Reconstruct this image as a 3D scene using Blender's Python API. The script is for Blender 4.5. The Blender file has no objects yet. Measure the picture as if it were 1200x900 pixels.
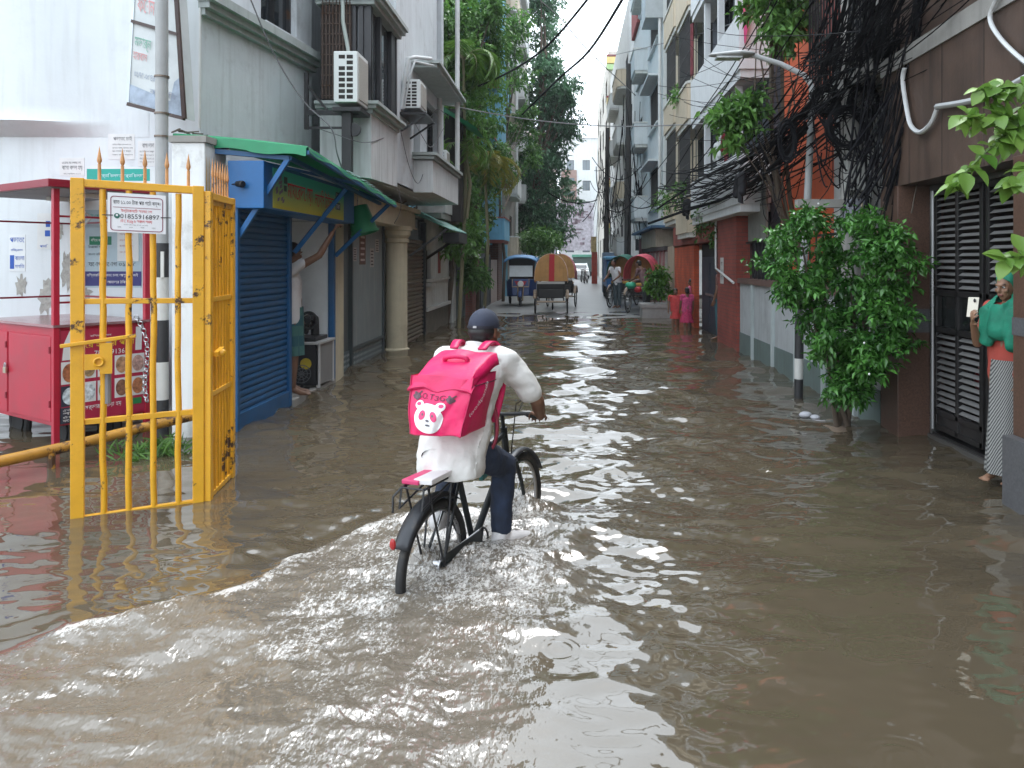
import bpy, bmesh, math, random
import numpy as np
from mathutils import Vector, Matrix, noise as mnoise
R = math.radians
random.seed(7)
scene = bpy.context.scene
COL = scene.collection
V3 = Vector

# ------------------------------------------------------------------ camera, sky, sun, exposure
F, VX, VY, CAMH = 900.0, 668.0, 306.0, 1.65        # focal length and horizon of a 1200 px wide picture
cam_d = bpy.data.cameras.new('camera'); cam = bpy.data.objects.new('camera', cam_d); COL.objects.link(cam)
cam_d.sensor_width = 36; cam_d.lens = 27.0
cam_d.shift_x = (600 - VX) / 1200; cam_d.shift_y = (VY - 450) / 1200
cam_d.clip_start = 0.05; cam_d.clip_end = 2000
cam.location = (0, 0, CAMH); cam.rotation_euler = (R(90), 0, 0)
scene.camera = cam

world = bpy.data.worlds.new('World'); scene.world = world; world.use_nodes = True
SUN_EL, SUN_AZ = 62, 20
wt = world.node_tree; wt.nodes.clear()
wo = wt.nodes.new('ShaderNodeOutputWorld'); bg = wt.nodes.new('ShaderNodeBackground')
sky = wt.nodes.new('ShaderNodeTexSky'); sky.sky_type = 'NISHITA'; sky.sun_disc = False
sky.sun_elevation = R(SUN_EL); sky.sun_rotation = R(SUN_AZ); sky.air_density = 1.0; sky.dust_density = 4.0
hs = wt.nodes.new('ShaderNodeHueSaturation'); hs.inputs['Saturation'].default_value = 0.22
mx = wt.nodes.new('ShaderNodeMix'); mx.data_type = 'RGBA'; mx.inputs[0].default_value = 0.72
mx.inputs[7].default_value = (14.0, 15.6, 17.2, 1)      # the even cloud deck of an overcast day
wt.links.new(sky.outputs[0], hs.inputs['Color']); wt.links.new(hs.outputs[0], mx.inputs[6])
wt.links.new(mx.outputs[2], bg.inputs[0]); wt.links.new(bg.outputs[0], wo.inputs[0])
bg.inputs[1].default_value = 0.15

sun_d = bpy.data.lights.new('sun', 'SUN'); sun_d.energy = 0.9; sun_d.angle = R(25); sun_d.color = (1, .985, .965)
sun = bpy.data.objects.new('sun', sun_d); COL.objects.link(sun)
sun.rotation_euler = (R(90 - SUN_EL), 0, R(180 - SUN_AZ + 0))
scene.view_settings.view_transform = 'Standard'; scene.view_settings.look = 'None'
scene.view_settings.exposure = 0.72; scene.view_settings.gamma = 1; scene.view_settings.use_curve_mapping = False
scene.cycles.use_denoising = True
scene.cycles.max_bounces = 7; scene.cycles.diffuse_bounces = 4; scene.cycles.glossy_bounces = 4
scene.cycles.transparent_max_bounces = 8; scene.cycles.caustics_reflective = False; scene.cycles.caustics_refractive = False
scene.cycles.sample_clamp_indirect = 6

def P(px, py, Y):
    return V3(((px - VX) * Y / F, Y, CAMH + (VY - py) * Y / F))
def G(px, py, z=0.0):
    Y = F * (CAMH - z) / (py - VY)
    return V3(((px - VX) * Y / F, Y, z))

# ------------------------------------------------------------------ materials
MATS = {}
def M(name, col, rough=.7, var=.12, scale=3.0, bump=0.0, bscale=40.0, metal=0.0, streak=0.0, dirt=0.0,
      dirtcol=(.06, .05, .04), spec=.5, dscale=1.3, rust=0.0):
    if name in MATS: return MATS[name]
    m = bpy.data.materials.new(name); m.use_nodes = True; nt = m.node_tree; N = nt.nodes; L = nt.links
    b = N['Principled BSDF']; b.inputs['Roughness'].default_value = rough; b.inputs['Metallic'].default_value = metal
    b.inputs['Specular IOR Level'].default_value = spec
    tc = N.new('ShaderNodeTexCoord')
    n1 = N.new('ShaderNodeTexNoise'); n1.inputs['Scale'].default_value = scale; n1.inputs['Detail'].default_value = 7
    n1.inputs['Roughness'].default_value = .62
    L.new(tc.outputs['Object'], n1.inputs['Vector'])
    def mixc(fac, a, bb):
        x = N.new('ShaderNodeMix'); x.data_type = 'RGBA'
        if hasattr(fac, 'is_linked') or hasattr(fac, 'links'): L.new(fac, x.inputs[0])
        else: x.inputs[0].default_value = fac
        for s, v in ((6, a), (7, bb)):
            if isinstance(v, (tuple, list)): x.inputs[s].default_value = (*v[:3], 1)
            else: L.new(v, x.inputs[s])
        return x.outputs[2]
    def ramp(src, lo, hi, top=1.0):
        mr = N.new('ShaderNodeMapRange'); mr.inputs[1].default_value = lo; mr.inputs[2].default_value = hi
        mr.inputs[3].default_value = 0; mr.inputs[4].default_value = top
        L.new(src, mr.inputs[0]); return mr.outputs[0]
    c = mixc(ramp(n1.outputs[0], .3, .7), tuple(x * (1 - var) for x in col), tuple(min(1, x * (1 + var)) for x in col))
    if streak:
        mp = N.new('ShaderNodeMapping'); mp.inputs['Scale'].default_value = (7, 7, .55)
        L.new(tc.outputs['Object'], mp.inputs['Vector'])
        n2 = N.new('ShaderNodeTexNoise'); n2.inputs['Scale'].default_value = 1.6; n2.inputs['Detail'].default_value = 6
        L.new(mp.outputs[0], n2.inputs['Vector'])
        c = mixc(ramp(n2.outputs[0], .5, .78, streak), c, dirtcol)
    if dirt:
        n3 = N.new('ShaderNodeTexNoise'); n3.inputs['Scale'].default_value = dscale; n3.inputs['Detail'].default_value = 9
        n3.inputs['Roughness'].default_value = .7
        L.new(tc.outputs['Object'], n3.inputs['Vector'])
        c = mixc(ramp(n3.outputs[0], .54, .72, dirt), c, dirtcol)
    if rust:
        n4 = N.new('ShaderNodeTexNoise'); n4.inputs['Scale'].default_value = 9; n4.inputs['Detail'].default_value = 8
        n4.inputs['Roughness'].default_value = .75
        L.new(tc.outputs['Object'], n4.inputs['Vector'])
        n5 = N.new('ShaderNodeTexNoise'); n5.inputs['Scale'].default_value = 1.7; n5.inputs['Detail'].default_value = 3
        L.new(tc.outputs['Object'], n5.inputs['Vector'])
        ma = N.new('ShaderNodeMath'); ma.operation = 'MULTIPLY_ADD'; ma.inputs[1].default_value = .75
        sb_ = N.new('ShaderNodeMath'); sb_.operation = 'SUBTRACT'; sb_.inputs[1].default_value = .5; L.new(n5.outputs[0], sb_.inputs[0]); L.new(sb_.outputs[0], ma.inputs[0]); L.new(n4.outputs[0], ma.inputs[2])
        c = mixc(ramp(ma.outputs[0], .64 - .1 * rust, .68 - .08 * rust), c, (.07, .032, .016))
    L.new(c, b.inputs['Base Color'])
    rr = N.new('ShaderNodeMapRange'); rr.inputs[3].default_value = max(.03, rough - .12); rr.inputs[4].default_value = min(1, rough + .12)
    L.new(n1.outputs[0], rr.inputs[0]); L.new(rr.outputs[0], b.inputs['Roughness'])
    if bump:
        nb = N.new('ShaderNodeTexNoise'); nb.inputs['Scale'].default_value = bscale; nb.inputs['Detail'].default_value = 5
        L.new(tc.outputs['Object'], nb.inputs['Vector'])
        bp = N.new('ShaderNodeBump'); bp.inputs['Strength'].default_value = bump; bp.inputs['Distance'].default_value = .01
        L.new(nb.outputs[0], bp.inputs['Height']); L.new(bp.outputs[0], b.inputs['Normal'])
    MATS[name] = m
    return m

def brickmat(name, c1, c2, mortar, axes='yz', bw=.24, bh=.075, ms=.008):
    if name in MATS: return MATS[name]
    m = bpy.data.materials.new(name); m.use_nodes = True; nt = m.node_tree; N = nt.nodes; L = nt.links
    b = N['Principled BSDF']; b.inputs['Roughness'].default_value = .75
    tc = N.new('ShaderNodeTexCoord'); sx = N.new('ShaderNodeSeparateXYZ'); cx = N.new('ShaderNodeCombineXYZ')
    L.new(tc.outputs['Object'], sx.inputs[0])
    ad = N.new('ShaderNodeMath'); ad.operation = 'ADD'; L.new(sx.outputs[0], ad.inputs[0]); L.new(sx.outputs[1], ad.inputs[1])
    L.new(ad.outputs[0], cx.inputs[0]); L.new(sx.outputs[2], cx.inputs[1])
    br = N.new('ShaderNodeTexBrick'); br.inputs['Scale'].default_value = 1; br.inputs['Brick Width'].default_value = bw
    br.inputs['Row Height'].default_value = bh; br.inputs['Mortar Size'].default_value = ms
    br.inputs['Color1'].default_value = (*c1, 1); br.inputs['Color2'].default_value = (*c2, 1); br.inputs['Mortar'].default_value = (*mortar, 1)
    L.new(cx.outputs[0], br.inputs['Vector'])
    n = N.new('ShaderNodeTexNoise'); n.inputs['Scale'].default_value = 2.2; n.inputs['Detail'].default_value = 8
    L.new(tc.outputs['Object'], n.inputs['Vector'])
    mr = N.new('ShaderNodeMapRange'); mr.inputs[1].default_value = .35; mr.inputs[2].default_value = .75; mr.inputs[3].default_value = .65; mr.inputs[4].default_value = 1.15
    L.new(n.outputs[0], mr.inputs[0])
    vm = N.new('ShaderNodeVectorMath'); vm.operation = 'SCALE'; L.new(br.outputs[0], vm.inputs[0]); L.new(mr.outputs[0], vm.inputs['Scale'])
    L.new(vm.outputs[0], b.inputs['Base Color'])
    bp = N.new('ShaderNodeBump'); bp.inputs['Strength'].default_value = .6; bp.inputs['Distance'].default_value = .01; bp.invert = True
    L.new(br.outputs['Fac'], bp.inputs['Height']); L.new(bp.outputs[0], b.inputs['Normal'])
    MATS[name] = m; return m

def leafmat(name, dark, light, rough=.38, trans=.25):
    if name in MATS: return MATS[name]
    m = bpy.data.materials.new(name); m.use_nodes = True; nt = m.node_tree; N = nt.nodes; L = nt.links
    b = N['Principled BSDF']; b.inputs['Roughness'].default_value = rough
    at = N.new('ShaderNodeAttribute'); at.attribute_name = 'tone'
    x = N.new('ShaderNodeMix'); x.data_type = 'RGBA'; x.inputs[6].default_value = (*dark, 1); x.inputs[7].default_value = (*light, 1)
    L.new(at.outputs['Fac'], x.inputs[0]); L.new(x.outputs[2], b.inputs['Base Color'])
    tr = N.new('ShaderNodeBsdfTranslucent'); L.new(x.outputs[2], tr.inputs[0])
    ms = N.new('ShaderNodeMixShader'); ms.inputs[0].default_value = trans
    L.new(b.outputs[0], ms.inputs[1]); L.new(tr.outputs[0], ms.inputs[2]); L.new(ms.outputs[0], N['Material Output'].inputs[0])
    MATS[name] = m; return m

def glassmat(name, tint=(.02, .025, .03), rough=.06):
    if name in MATS: return MATS[name]
    m = bpy.data.materials.new(name); m.use_nodes = True
    b = m.node_tree.nodes['Principled BSDF']; b.inputs['Base Color'].default_value = (*tint, 1)
    b.inputs['Roughness'].default_value = rough; b.inputs['Specular IOR Level'].default_value = .8
    MATS[name] = m; return m

# ------------------------------------------------------------------ mesh building
class MB:
    def __init__(s): s.v = []; s.f = []
    def add(s, vs, fs):
        o = len(s.v); s.v.extend([tuple(p) for p in vs]); s.f.extend([tuple(i + o for i in f) for f in fs]); return s
    def quad(s, a, b, c, d): return s.add([a, b, c, d], [(0, 1, 2, 3)])
    def poly(s, pts): return s.add(pts, [tuple(range(len(pts)))])
    def box(s, a, b):
        x0, y0, z0 = (min(a[i], b[i]) for i in range(3)); x1, y1, z1 = (max(a[i], b[i]) for i in range(3))
        return s.add([(x0, y0, z0), (x1, y0, z0), (x1, y1, z0), (x0, y1, z0), (x0, y0, z1), (x1, y0, z1), (x1, y1, z1), (x0, y1, z1)],
                     [(3, 2, 1, 0), (4, 5, 6, 7), (0, 1, 5, 4), (1, 2, 6, 5), (2, 3, 7, 6), (3, 0, 4, 7)])
    def obox(s, c, u, v, w):        # oriented box: centre and three half axes
        c, u, v, w = V3(c), V3(u), V3(v), V3(w); P_ = []
        for k in (-1, 1):
            for (i, j) in ((-1, -1), (1, -1), (1, 1), (-1, 1)): P_.append(c + u * i + v * j + w * k)
        return s.add(P_, [(3, 2, 1, 0), (4, 5, 6, 7), (0, 1, 5, 4), (1, 2, 6, 5), (2, 3, 7, 6), (3, 0, 4, 7)])
    def bar(s, p, q, w, h=None, up=(0, 0, 1)):
        p, q = V3(p), V3(q); h = h or w; d = (q - p); l = d.length
        if l < 1e-6: return s
        d.normalize(); up = V3(up)
        if abs(d.dot(up)) > .97: up = V3((0, 1, 0))
        a = d.cross(up).normalized(); b = a.cross(d).normalized()
        return s.obox((p + q) / 2, a * w / 2, b * h / 2, d * l / 2)
    def tube(s, pts, r, n=8, closed=False, caps=True):
        pts = [V3(p) for p in pts]; m = len(pts); rs = r if isinstance(r, (list, tuple)) else [r] * m
        t0 = (pts[1] - pts[0]).normalized(); ref = V3((0, 0, 1)) if abs(t0.z) < .9 else V3((1, 0, 0))
        a = t0.cross(ref).normalized(); vs = []; fs = []
        for i in range(m):
            if closed: t = (pts[(i + 1) % m] - pts[i - 1])
            else: t = pts[min(i + 1, m - 1)] - pts[max(i - 1, 0)]
            t = t.normalized() if t.length > 1e-9 else t0
            a = (a - t * a.dot(t)); a = a.normalized() if a.length > 1e-6 else t.orthogonal().normalized()
            b = t.cross(a)
            for k in range(n):
                an = 2 * math.pi * k / n; vs.append(pts[i] + (a * math.cos(an) + b * math.sin(an)) * rs[i])
        for i in range(m if closed else m - 1):
            j = (i + 1) % m
            for k in range(n):
                k2 = (k + 1) % n; fs.append((i * n + k, i * n + k2, j * n + k2, j * n + k))
        if caps and not closed:
            fs.append(tuple(reversed(range(n)))); fs.append(tuple((m - 1) * n + k for k in range(n)))
        return s.add(vs, fs)
    def cone(s, p, r0, q, r1, n=12): return s.tube([p, q], [r0, r1], n)
    def ball(s, c, r, n=12, m=8, rot=None):
        c = V3(c); r = (r, r, r) if not isinstance(r, (tuple, list)) else r; vs = []; fs = []
        for i in range(m + 1):
            th = math.pi * i / m
            for k in range(n):
                ph = 2 * math.pi * k / n
                p = V3((r[0] * math.sin(th) * math.cos(ph), r[1] * math.sin(th) * math.sin(ph), r[2] * math.cos(th)))
                if rot: p = rot @ p
                vs.append(c + p)
        for i in range(m):
            for k in range(n): fs.append((i * n + k, (i + 1) * n + k, (i + 1) * n + (k + 1) % n, i * n + (k + 1) % n))
        return s.add(vs, fs)
    def limb(s, chain, n=12):       # chain of (point, radius): tapered capsules
        for (p, r) in chain: s.ball(p, r, n, 8)
        for (p, r), (q, t) in zip(chain, chain[1:]): s.cone(p, r, q, t, n)
        return s
    def lathe(s, c, prof, n=20, axis=(0, 0, 1)):    # profile of (radius, height)
        c = V3(c); ax = V3(axis).normalized(); a = ax.orthogonal().normalized(); b = ax.cross(a); vs = []; fs = []
        for (r, h) in prof:
            for k in range(n):
                an = 2 * math.pi * k / n; vs.append(c + ax * h + (a * math.cos(an) + b * math.sin(an)) * r)
        for i in range(len(prof) - 1):
            for k in range(n): fs.append((i * n + k, i * n + (k + 1) % n, (i + 1) * n + (k + 1) % n, (i + 1) * n + k))
        return s.add(vs, fs)
    def ring(s, c, axis, rad, r, n=32, m=8):        # torus
        c = V3(c); ax = V3(axis).normalized(); a = ax.orthogonal().normalized(); b = ax.cross(a)
        return s.tube([c + (a * math.cos(2 * math.pi * i / n) + b * math.sin(2 * math.pi * i / n)) * rad for i in range(n)], r, m, closed=True)
    def grid(s, fn, nu, nv):
        vs = [fn(i / nu, j / nv) for j in range(nv + 1) for i in range(nu + 1)]
        fs = [(j * (nu + 1) + i, j * (nu + 1) + i + 1, (j + 1) * (nu + 1) + i + 1, (j + 1) * (nu + 1) + i) for j in range(nv) for i in range(nu)]
        return s.add(vs, fs)

OFF = {}
SPLIT = set('cap_strap inner_ear bottle_print shutter_frame bay_moulding moulding shutter_post grey_band cladding_joint rail louvre flaked_patch drain_pipe guard_rail awning_bracket band_clamp band mudguard step hall_wall post sun_hood leaf_panel cornice tie_wire clamp dark_panel blue_drop window_strip end_wall'.split())
def mesh_of(name, mb, mat, smooth=None):
    me = bpy.data.meshes.new(name); me.from_pydata(mb.v, [], mb.f); me.materials.append(mat)
    if smooth is not None:
        me.shade_smooth(); me.set_sharp_from_angle(angle=R(smooth))
    me.update(); return me
def thing(name, label, cat, loc=(0, 0, 0), rotz=0.0, group=None, local=False):
    o = bpy.data.objects.new(name, None); COL.objects.link(o); o.empty_display_size = .2
    o.location = loc; o.rotation_euler = (0, 0, rotz); o['label'] = label; o['category'] = cat
    if group: o['group'] = group
    OFF[o] = V3((0, 0, 0)) if (local or rotz) else V3(loc)
    return o
def islands(mb, eps=.012):
    """sorts a part's faces into pieces that stand apart from each other"""
    n = len(mb.v); par = list(range(n))
    def find(i):
        while par[i] != i: par[i] = par[par[i]]; i = par[i]
        return i
    for f in mb.f:
        a = find(f[0])
        for i in f[1:]: par[find(i)] = a
    V = np.array(mb.v); root = np.array([find(i) for i in range(n)]); ids = np.unique(root)
    if len(ids) > 400: return [mb]
    lo = [V[root == i].min(0) - eps for i in ids]; hi = [V[root == i].max(0) + eps for i in ids]
    g = list(range(len(ids)))
    def fg(i):
        while g[i] != i: i = g[i]
        return i
    for i in range(len(ids)):
        for j in range(i):
            if (lo[i] < hi[j]).all() and (lo[j] < hi[i]).all(): g[fg(i)] = fg(j)
    grp = {}
    for k, i in enumerate(ids): grp.setdefault(fg(k), set()).add(int(i))
    out = []
    for st in grp.values():
        keep = [k for k in range(n) if int(root[k]) in st]; mp = {k: q for q, k in enumerate(keep)}
        m = MB(); m.v = [mb.v[k] for k in keep]; m.f = [tuple(mp[i] for i in f) for f in mb.f if f[0] in mp]; out.append(m)
    return out
def obj(name, mb, mat, parent=None, smooth=None, bevel=0, label=None, cat=None, group=None, kind=None, mesh=None):
    if mesh is None:
        if not mb.v: return None
        if name in SPLIT and parent is not None:
            ps = islands(mb)
            if len(ps) > 1:
                first = None
                for m_ in ps:
                    o_ = _obj(name, m_, mat, parent, smooth, bevel, label, cat, group, kind); first = first or o_
                return first
    return _obj(name, mb, mat, parent, smooth, bevel, label, cat, group, kind, mesh)
def _obj(name, mb, mat, parent=None, smooth=None, bevel=0, label=None, cat=None, group=None, kind=None, mesh=None):
    if mesh is None:
        off = OFF[parent] if parent is not None else None
        if off is None:
            a = np.array(mb.v); lo = a.min(0); hi = a.max(0); off = V3(((lo[0] + hi[0]) / 2, (lo[1] + hi[1]) / 2, lo[2]))
        mb.v = [(x - off.x, y - off.y, z - off.z) for (x, y, z) in mb.v]
        me = mesh_of(name, mb, mat, smooth)
        o = bpy.data.objects.new(name, me)
        if parent is None: o.location = off
    else:
        o = bpy.data.objects.new(name, mesh)
        off = OFF[parent] if parent is not None else V3((0, 0, 0))
    COL.objects.link(o); OFF[o] = off
    if parent is not None: o.parent = parent
    if bevel:
        bm_ = o.modifiers.new('bevel', 'BEVEL'); bm_.width = bevel; bm_.segments = 2; bm_.limit_method = 'ANGLE'
    if label: o['label'] = label
    if cat: o['category'] = cat
    if group: o['group'] = group
    if kind: o['kind'] = kind
    return o
def tag(o, label, cat, group=None):
    o['label'] = label; o['category'] = cat
    if group: o['group'] = group
    return o
def copy_tree(o, parent=None):
    c = o.copy(); COL.objects.link(c)
    if parent is not None: c.parent = parent
    for ch in list(o.children): copy_tree(ch, c)
    return c

def remesh(mb, voxel=.01, smooth=4, fac=.5):
    """fuse closed shapes into one continuous smooth surface; returns MB"""
    me = bpy.data.meshes.new('tmp'); me.from_pydata(mb.v, [], mb.f)
    o = bpy.data.objects.new('tmp', me); COL.objects.link(o)
    bm = bmesh.new(); bm.from_mesh(me); bmesh.ops.recalc_face_normals(bm, faces=bm.faces); bm.to_mesh(me); bm.free()
    r = o.modifiers.new('r', 'REMESH'); r.mode = 'VOXEL'; r.voxel_size = voxel; r.adaptivity = 0
    sm = o.modifiers.new('s', 'SMOOTH'); sm.iterations = smooth; sm.factor = fac
    dg = bpy.context.evaluated_depsgraph_get(); ev = o.evaluated_get(dg); m2 = ev.to_mesh()
    out = MB(); out.v = [tuple(v.co) for v in m2.vertices]; out.f = [tuple(p.vertices) for p in m2.polygons]
    ev.to_mesh_clear(); bpy.data.objects.remove(o); bpy.data.meshes.remove(me)
    return out
def wrinkle(mb, amp=.006, sc=9.0, seed=0, stretch=(1, 1, .45)):
    out = []
    for (x, y, z) in mb.v:
        q = V3((x * sc * stretch[0] + seed, y * sc * stretch[1], z * sc * stretch[2]))
        n = mnoise.noise_vector(q) + mnoise.noise_vector(q * 2.3) * .5
        out.append((x + n.x * amp, y + n.y * amp, z + n.z * amp))
    mb.v = out; return mb
def xf(mb, Mx):
    mb.v = [tuple(Mx @ V3(p)) for p in mb.v]; return mb

_txt = {}
def text2d(s):
    if s in _txt: return _txt[s]
    cu = bpy.data.curves.new('t', 'FONT'); cu.body = s; cu.size = 1; cu.resolution_u = 2
    o = bpy.data.objects.new('t', cu); COL.objects.link(o)
    dg = bpy.context.evaluated_depsgraph_get(); ev = o.evaluated_get(dg); m = ev.to_mesh()
    v = np.array([tuple(x.co[:2]) for x in m.vertices]) if len(m.vertices) else np.zeros((1, 2)); f = [tuple(p.vertices) for p in m.polygons]
    ev.to_mesh_clear(); bpy.data.objects.remove(o); bpy.data.curves.remove(cu)
    v = v - v.min(0); _txt[s] = (v, f); return _txt[s]
def addtext(mb, s, fn, x0, y0, w, h):
    """writes s into the rectangle (x0,y0,w,h) of the 2-D surface fn(x,y)->point"""
    v, f = text2d(s); mxx = v.max(0)
    mb.add([fn(x0 + p[0] / max(mxx[0], 1e-6) * w, y0 + p[1] / max(mxx[1], 1e-6) * h) for p in v], f)
def plane_fn(O, U, Vv, N, d=.004):
    O, U, Vv, N = V3(O), V3(U).normalized(), V3(Vv).normalized(), V3(N).normalized()
    return lambda x, y: O + U * x + Vv * y + N * d

def leaves(name, pos, dirs, ups, L, W, mat, parent=None, seed=0, tone=None, fold=.18, **kw):
    """many small folded leaves in one mesh (vectorised)"""
    pos = np.asarray(pos, float); d = np.asarray(dirs, float); d /= np.linalg.norm(d, axis=1)[:, None] + 1e-9
    u = np.asarray(ups, float); s = np.cross(d, u); s /= np.linalg.norm(s, axis=1)[:, None] + 1e-9; u = np.cross(s, d)
    rg = np.random.default_rng(seed); n = len(pos)
    L = (np.ones(n) * L) * rg.uniform(.45, 1.35, n); W = (np.ones(n) * W) * rg.uniform(.75, 1.2, n)
    off = OFF[parent] if parent is not None else None
    if off is None:
        lo = pos.min(0); hi = pos.max(0); off = V3(((lo[0] + hi[0]) / 2, (lo[1] + hi[1]) / 2, lo[2]))
    pos = pos - np.array(off)
    b = pos; m_ = pos + d * (L * .42)[:, None]; t = pos + d * L[:, None] - u * (L * .18)[:, None]
    l = m_ + s * (W / 2)[:, None] + u * (W * fold)[:, None]; r = m_ - s * (W / 2)[:, None] + u * (W * fold)[:, None]
    vs = np.stack([b, r, t, l], 1).reshape(-1, 3)
    fa = np.arange(n)[:, None] * 4
    tri = np.concatenate([fa + np.array([0, 1, 2]), fa + np.array([0, 2, 3])], 1).reshape(-1)
    me = bpy.data.meshes.new(name); me.vertices.add(n * 4); me.vertices.foreach_set('co', vs.reshape(-1))
    nf = n * 2; me.loops.add(nf * 3); me.loops.foreach_set('vertex_index', tri.astype(np.int32))
    me.polygons.add(nf); me.polygons.foreach_set('loop_start', (np.arange(nf) * 3).astype(np.int32))
    tn = rg.random(n) if tone is None else np.clip(np.asarray(tone) + rg.normal(0, .18, n), 0, 1)
    a = me.attributes.new('tone', 'FLOAT', 'POINT'); a.data.foreach_set('value', np.repeat(tn, 4).astype(np.float32))
    me.materials.append(mat); me.update(calc_edges=True); me.validate()
    o = bpy.data.objects.new(name, me); COL.objects.link(o); OFF[o] = off
    if parent is not None: o.parent = parent
    else: o.location = off
    for k, v in kw.items():
        if v: o[{'cat': 'category'}.get(k, k)] = v
    return o

def crown(name, clumps, nper, L, W, mat, parent, seed=0, droop=.35, twigs=7, **kw):
    """leaf sprays: each clump (centre, radii) holds twigs, each twig a handful of leaves"""
    rg = np.random.default_rng(seed); pos = []; dirs = []; ups = []; tones = []
    for (c, r) in clumps:
        c = np.array(c, float); r = np.array(r if isinstance(r, (tuple, list)) else (r, r, r), float)
        nt = max(1, int(nper / twigs)); ct = rg.normal(0, .16)
        for _ in range(nt):
            q = rg.normal(size=3); q /= np.linalg.norm(q); q *= rg.random() ** .38
            tp = c + q * r; out = q + rg.normal(0, .35, 3); out[2] -= droop * .5; out /= np.linalg.norm(out) + 1e-9
            tl = L * rg.uniform(1.2, 2.6)
            tone = .45 + ct + rg.normal(0, .12)
            for k in range(twigs):
                f = (k + .5) / twigs; sd = rg.normal(0, .75, 3)
                pos.append(tp + out * tl * (f - .5)); dd = out * .7 + sd; dd[2] -= droop; dirs.append(dd)
                up = rg.normal(0, .35, 3); up[2] += 1; ups.append(up); tones.append(tone)
    return leaves(name, pos, dirs, ups, L, W, mat, parent, seed, tones, **kw)

# ------------------------------------------------------------------ facades with real openings
def facade(root, O, U, N, W, z0, z1, holes, wall, name='wall', depth=.14, frame=None, pane=None, core=True, grillmat=None, sillmat=None):
    """a wall sheet in the plane (O, U, up) with outward normal N; holes = (u0,u1,za,zb,style)"""
    O, U, N = V3(O), V3(U).normalized(), V3(N).normalized()
    pt = lambda u, z, d=0: O + U * u + V3((0, 0, z)) - N * d
    us = sorted({0, W, *[h[0] for h in holes], *[h[1] for h in holes]}); zs = sorted({z0, z1, *[h[2] for h in holes], *[h[3] for h in holes]})
    mb = MB()
    for a, b in zip(us, us[1:]):
        for c, d in zip(zs, zs[1:]):
            um, zm = (a + b) / 2, (c + d) / 2
            if any(h[0] < um < h[1] and h[2] < zm < h[3] for h in holes): continue
            mb.quad(pt(a, c), pt(b, c), pt(b, d), pt(a, d))
    for h in holes:
        a, b, c, d = h[:4]
        for (p, q) in (((a, c), (b, c)), ((b, c), (b, d)), ((b, d), (a, d)), ((a, d), (a, c))):
            mb.quad(pt(*p), pt(*p, depth), pt(*q, depth), pt(*q))
    w = obj(name, mb, wall, root)
    for h in holes:
        a, b, c, d = h[:4]; st = h[4] if len(h) > 4 else 'win'
        if st == 'open': continue
        fr = MB(); t = .045; e = depth - .035
        def rail(p, q, ww=t): fr.bar(pt(*p, e), pt(*q, e), ww, .05, up=N)
        rail((a + t / 2, c), (a + t / 2, d)); rail((b - t / 2, c), (b - t / 2, d)); rail((a + t, c + t / 2), (b - t, c + t / 2)); rail((a + t, d - t / 2), (b - t, d - t / 2))
        if b - a > .7: rail(((a + b) / 2, c + t), ((a + b) / 2, d - t), .035)
        wn = obj('window', fr, frame or MATS['dark_metal'], root)
        pn = MB(); pn.obox(pt((a + b) / 2, (c + d) / 2, depth - .008), U * (b - a) / 2, V3((0, 0, (d - c) / 2)), N * .004)
        obj('pane', pn, pane or MATS['dark_glass'], wn)
        if 'grill' in st:
            g = MB(); nb = max(3, int((b - a) / .13))
            for i in range(1, nb): g.bar(pt(a + (b - a) * i / nb, c, .03), pt(a + (b - a) * i / nb, d, .03), .016)
            nh = max(3, int((d - c) / .16))
            for i in range(1, nh): g.bar(pt(a, c + (d - c) * i / nh, .045), pt(b, c + (d - c) * i / nh, .045), .014)
            obj('window_grille', g, grillmat or MATS['dark_metal'], wn)
        if 'sill' in st:
            s_ = MB(); s_.obox(pt((a + b) / 2, c - .04, -.05), U * ((b - a) / 2 + .06), V3((0, 0, .035)), N * .055)
            obj('sill', s_, sillmat or wall, wn)
        if 'hood' in st:
            s_ = MB(); s_.obox(pt((a + b) / 2, d + .1, -.2), U * ((b - a) / 2 + .12), V3((0, 0, .035)), N * .21)
            obj('sun_hood', s_, sillmat or wall, wn)
    return w
# ------------------------------------------------------------------ shared materials
M('dark_metal', (.025, .025, .028), .45, metal=.3, rust=.3)
M('dark_glass_frame', (.03, .03, .035), .4)
glassmat('dark_glass'); glassmat('pale_glass', (.12, .15, .17), .12)
white_plaster = M('white_plaster', (.68, .72, .74), .85, var=.05, scale=1.2, bump=.25, bscale=14, streak=.22, dirt=.28, dirtcol=(.36, .36, .34), dscale=1.1)
white_peel = M('white_peel', (.74, .76, .76), .85, var=.06, scale=1.5, bump=.3, bscale=16, streak=.25, dirt=.75, dirtcol=(.25, .24, .22), dscale=1.8)
grey_plaster = M('grey_plaster', (.62, .655, .68), .85, var=.08, scale=1.4, bump=.25, bscale=14, streak=.32, dirt=.42, dirtcol=(.24, .24, .23), dscale=1.7)
bay_plaster = M('bay_plaster', (.60, .615, .62), .85, var=.08, scale=1.4, bump=.25, bscale=14, streak=.5, dirt=.3, dirtcol=(.19, .18, .17))
cornice_m = M('cornice_paint', (.40, .44, .43), .8, var=.1, streak=.3, dirt=.3, dirtcol=(.16, .17, .16))
cream_m = M('cream_paint', (.56, .50, .36), .8, var=.08, streak=.3, dirt=.35, dirtcol=(.22, .19, .14))
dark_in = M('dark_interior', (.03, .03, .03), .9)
concrete_m = M('concrete', (.30, .29, .27), .9, var=.15, bump=.4, bscale=25, streak=.35, dirt=.3, dirtcol=(.1, .1, .09))
black_metal = M('black_metal', (.012, .012, .014), .45)
blue_paint = M('blue_paint', (.012, .095, .24), .45, var=.2, streak=.3, dirt=.45, dirtcol=(.01, .05, .12))
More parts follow.
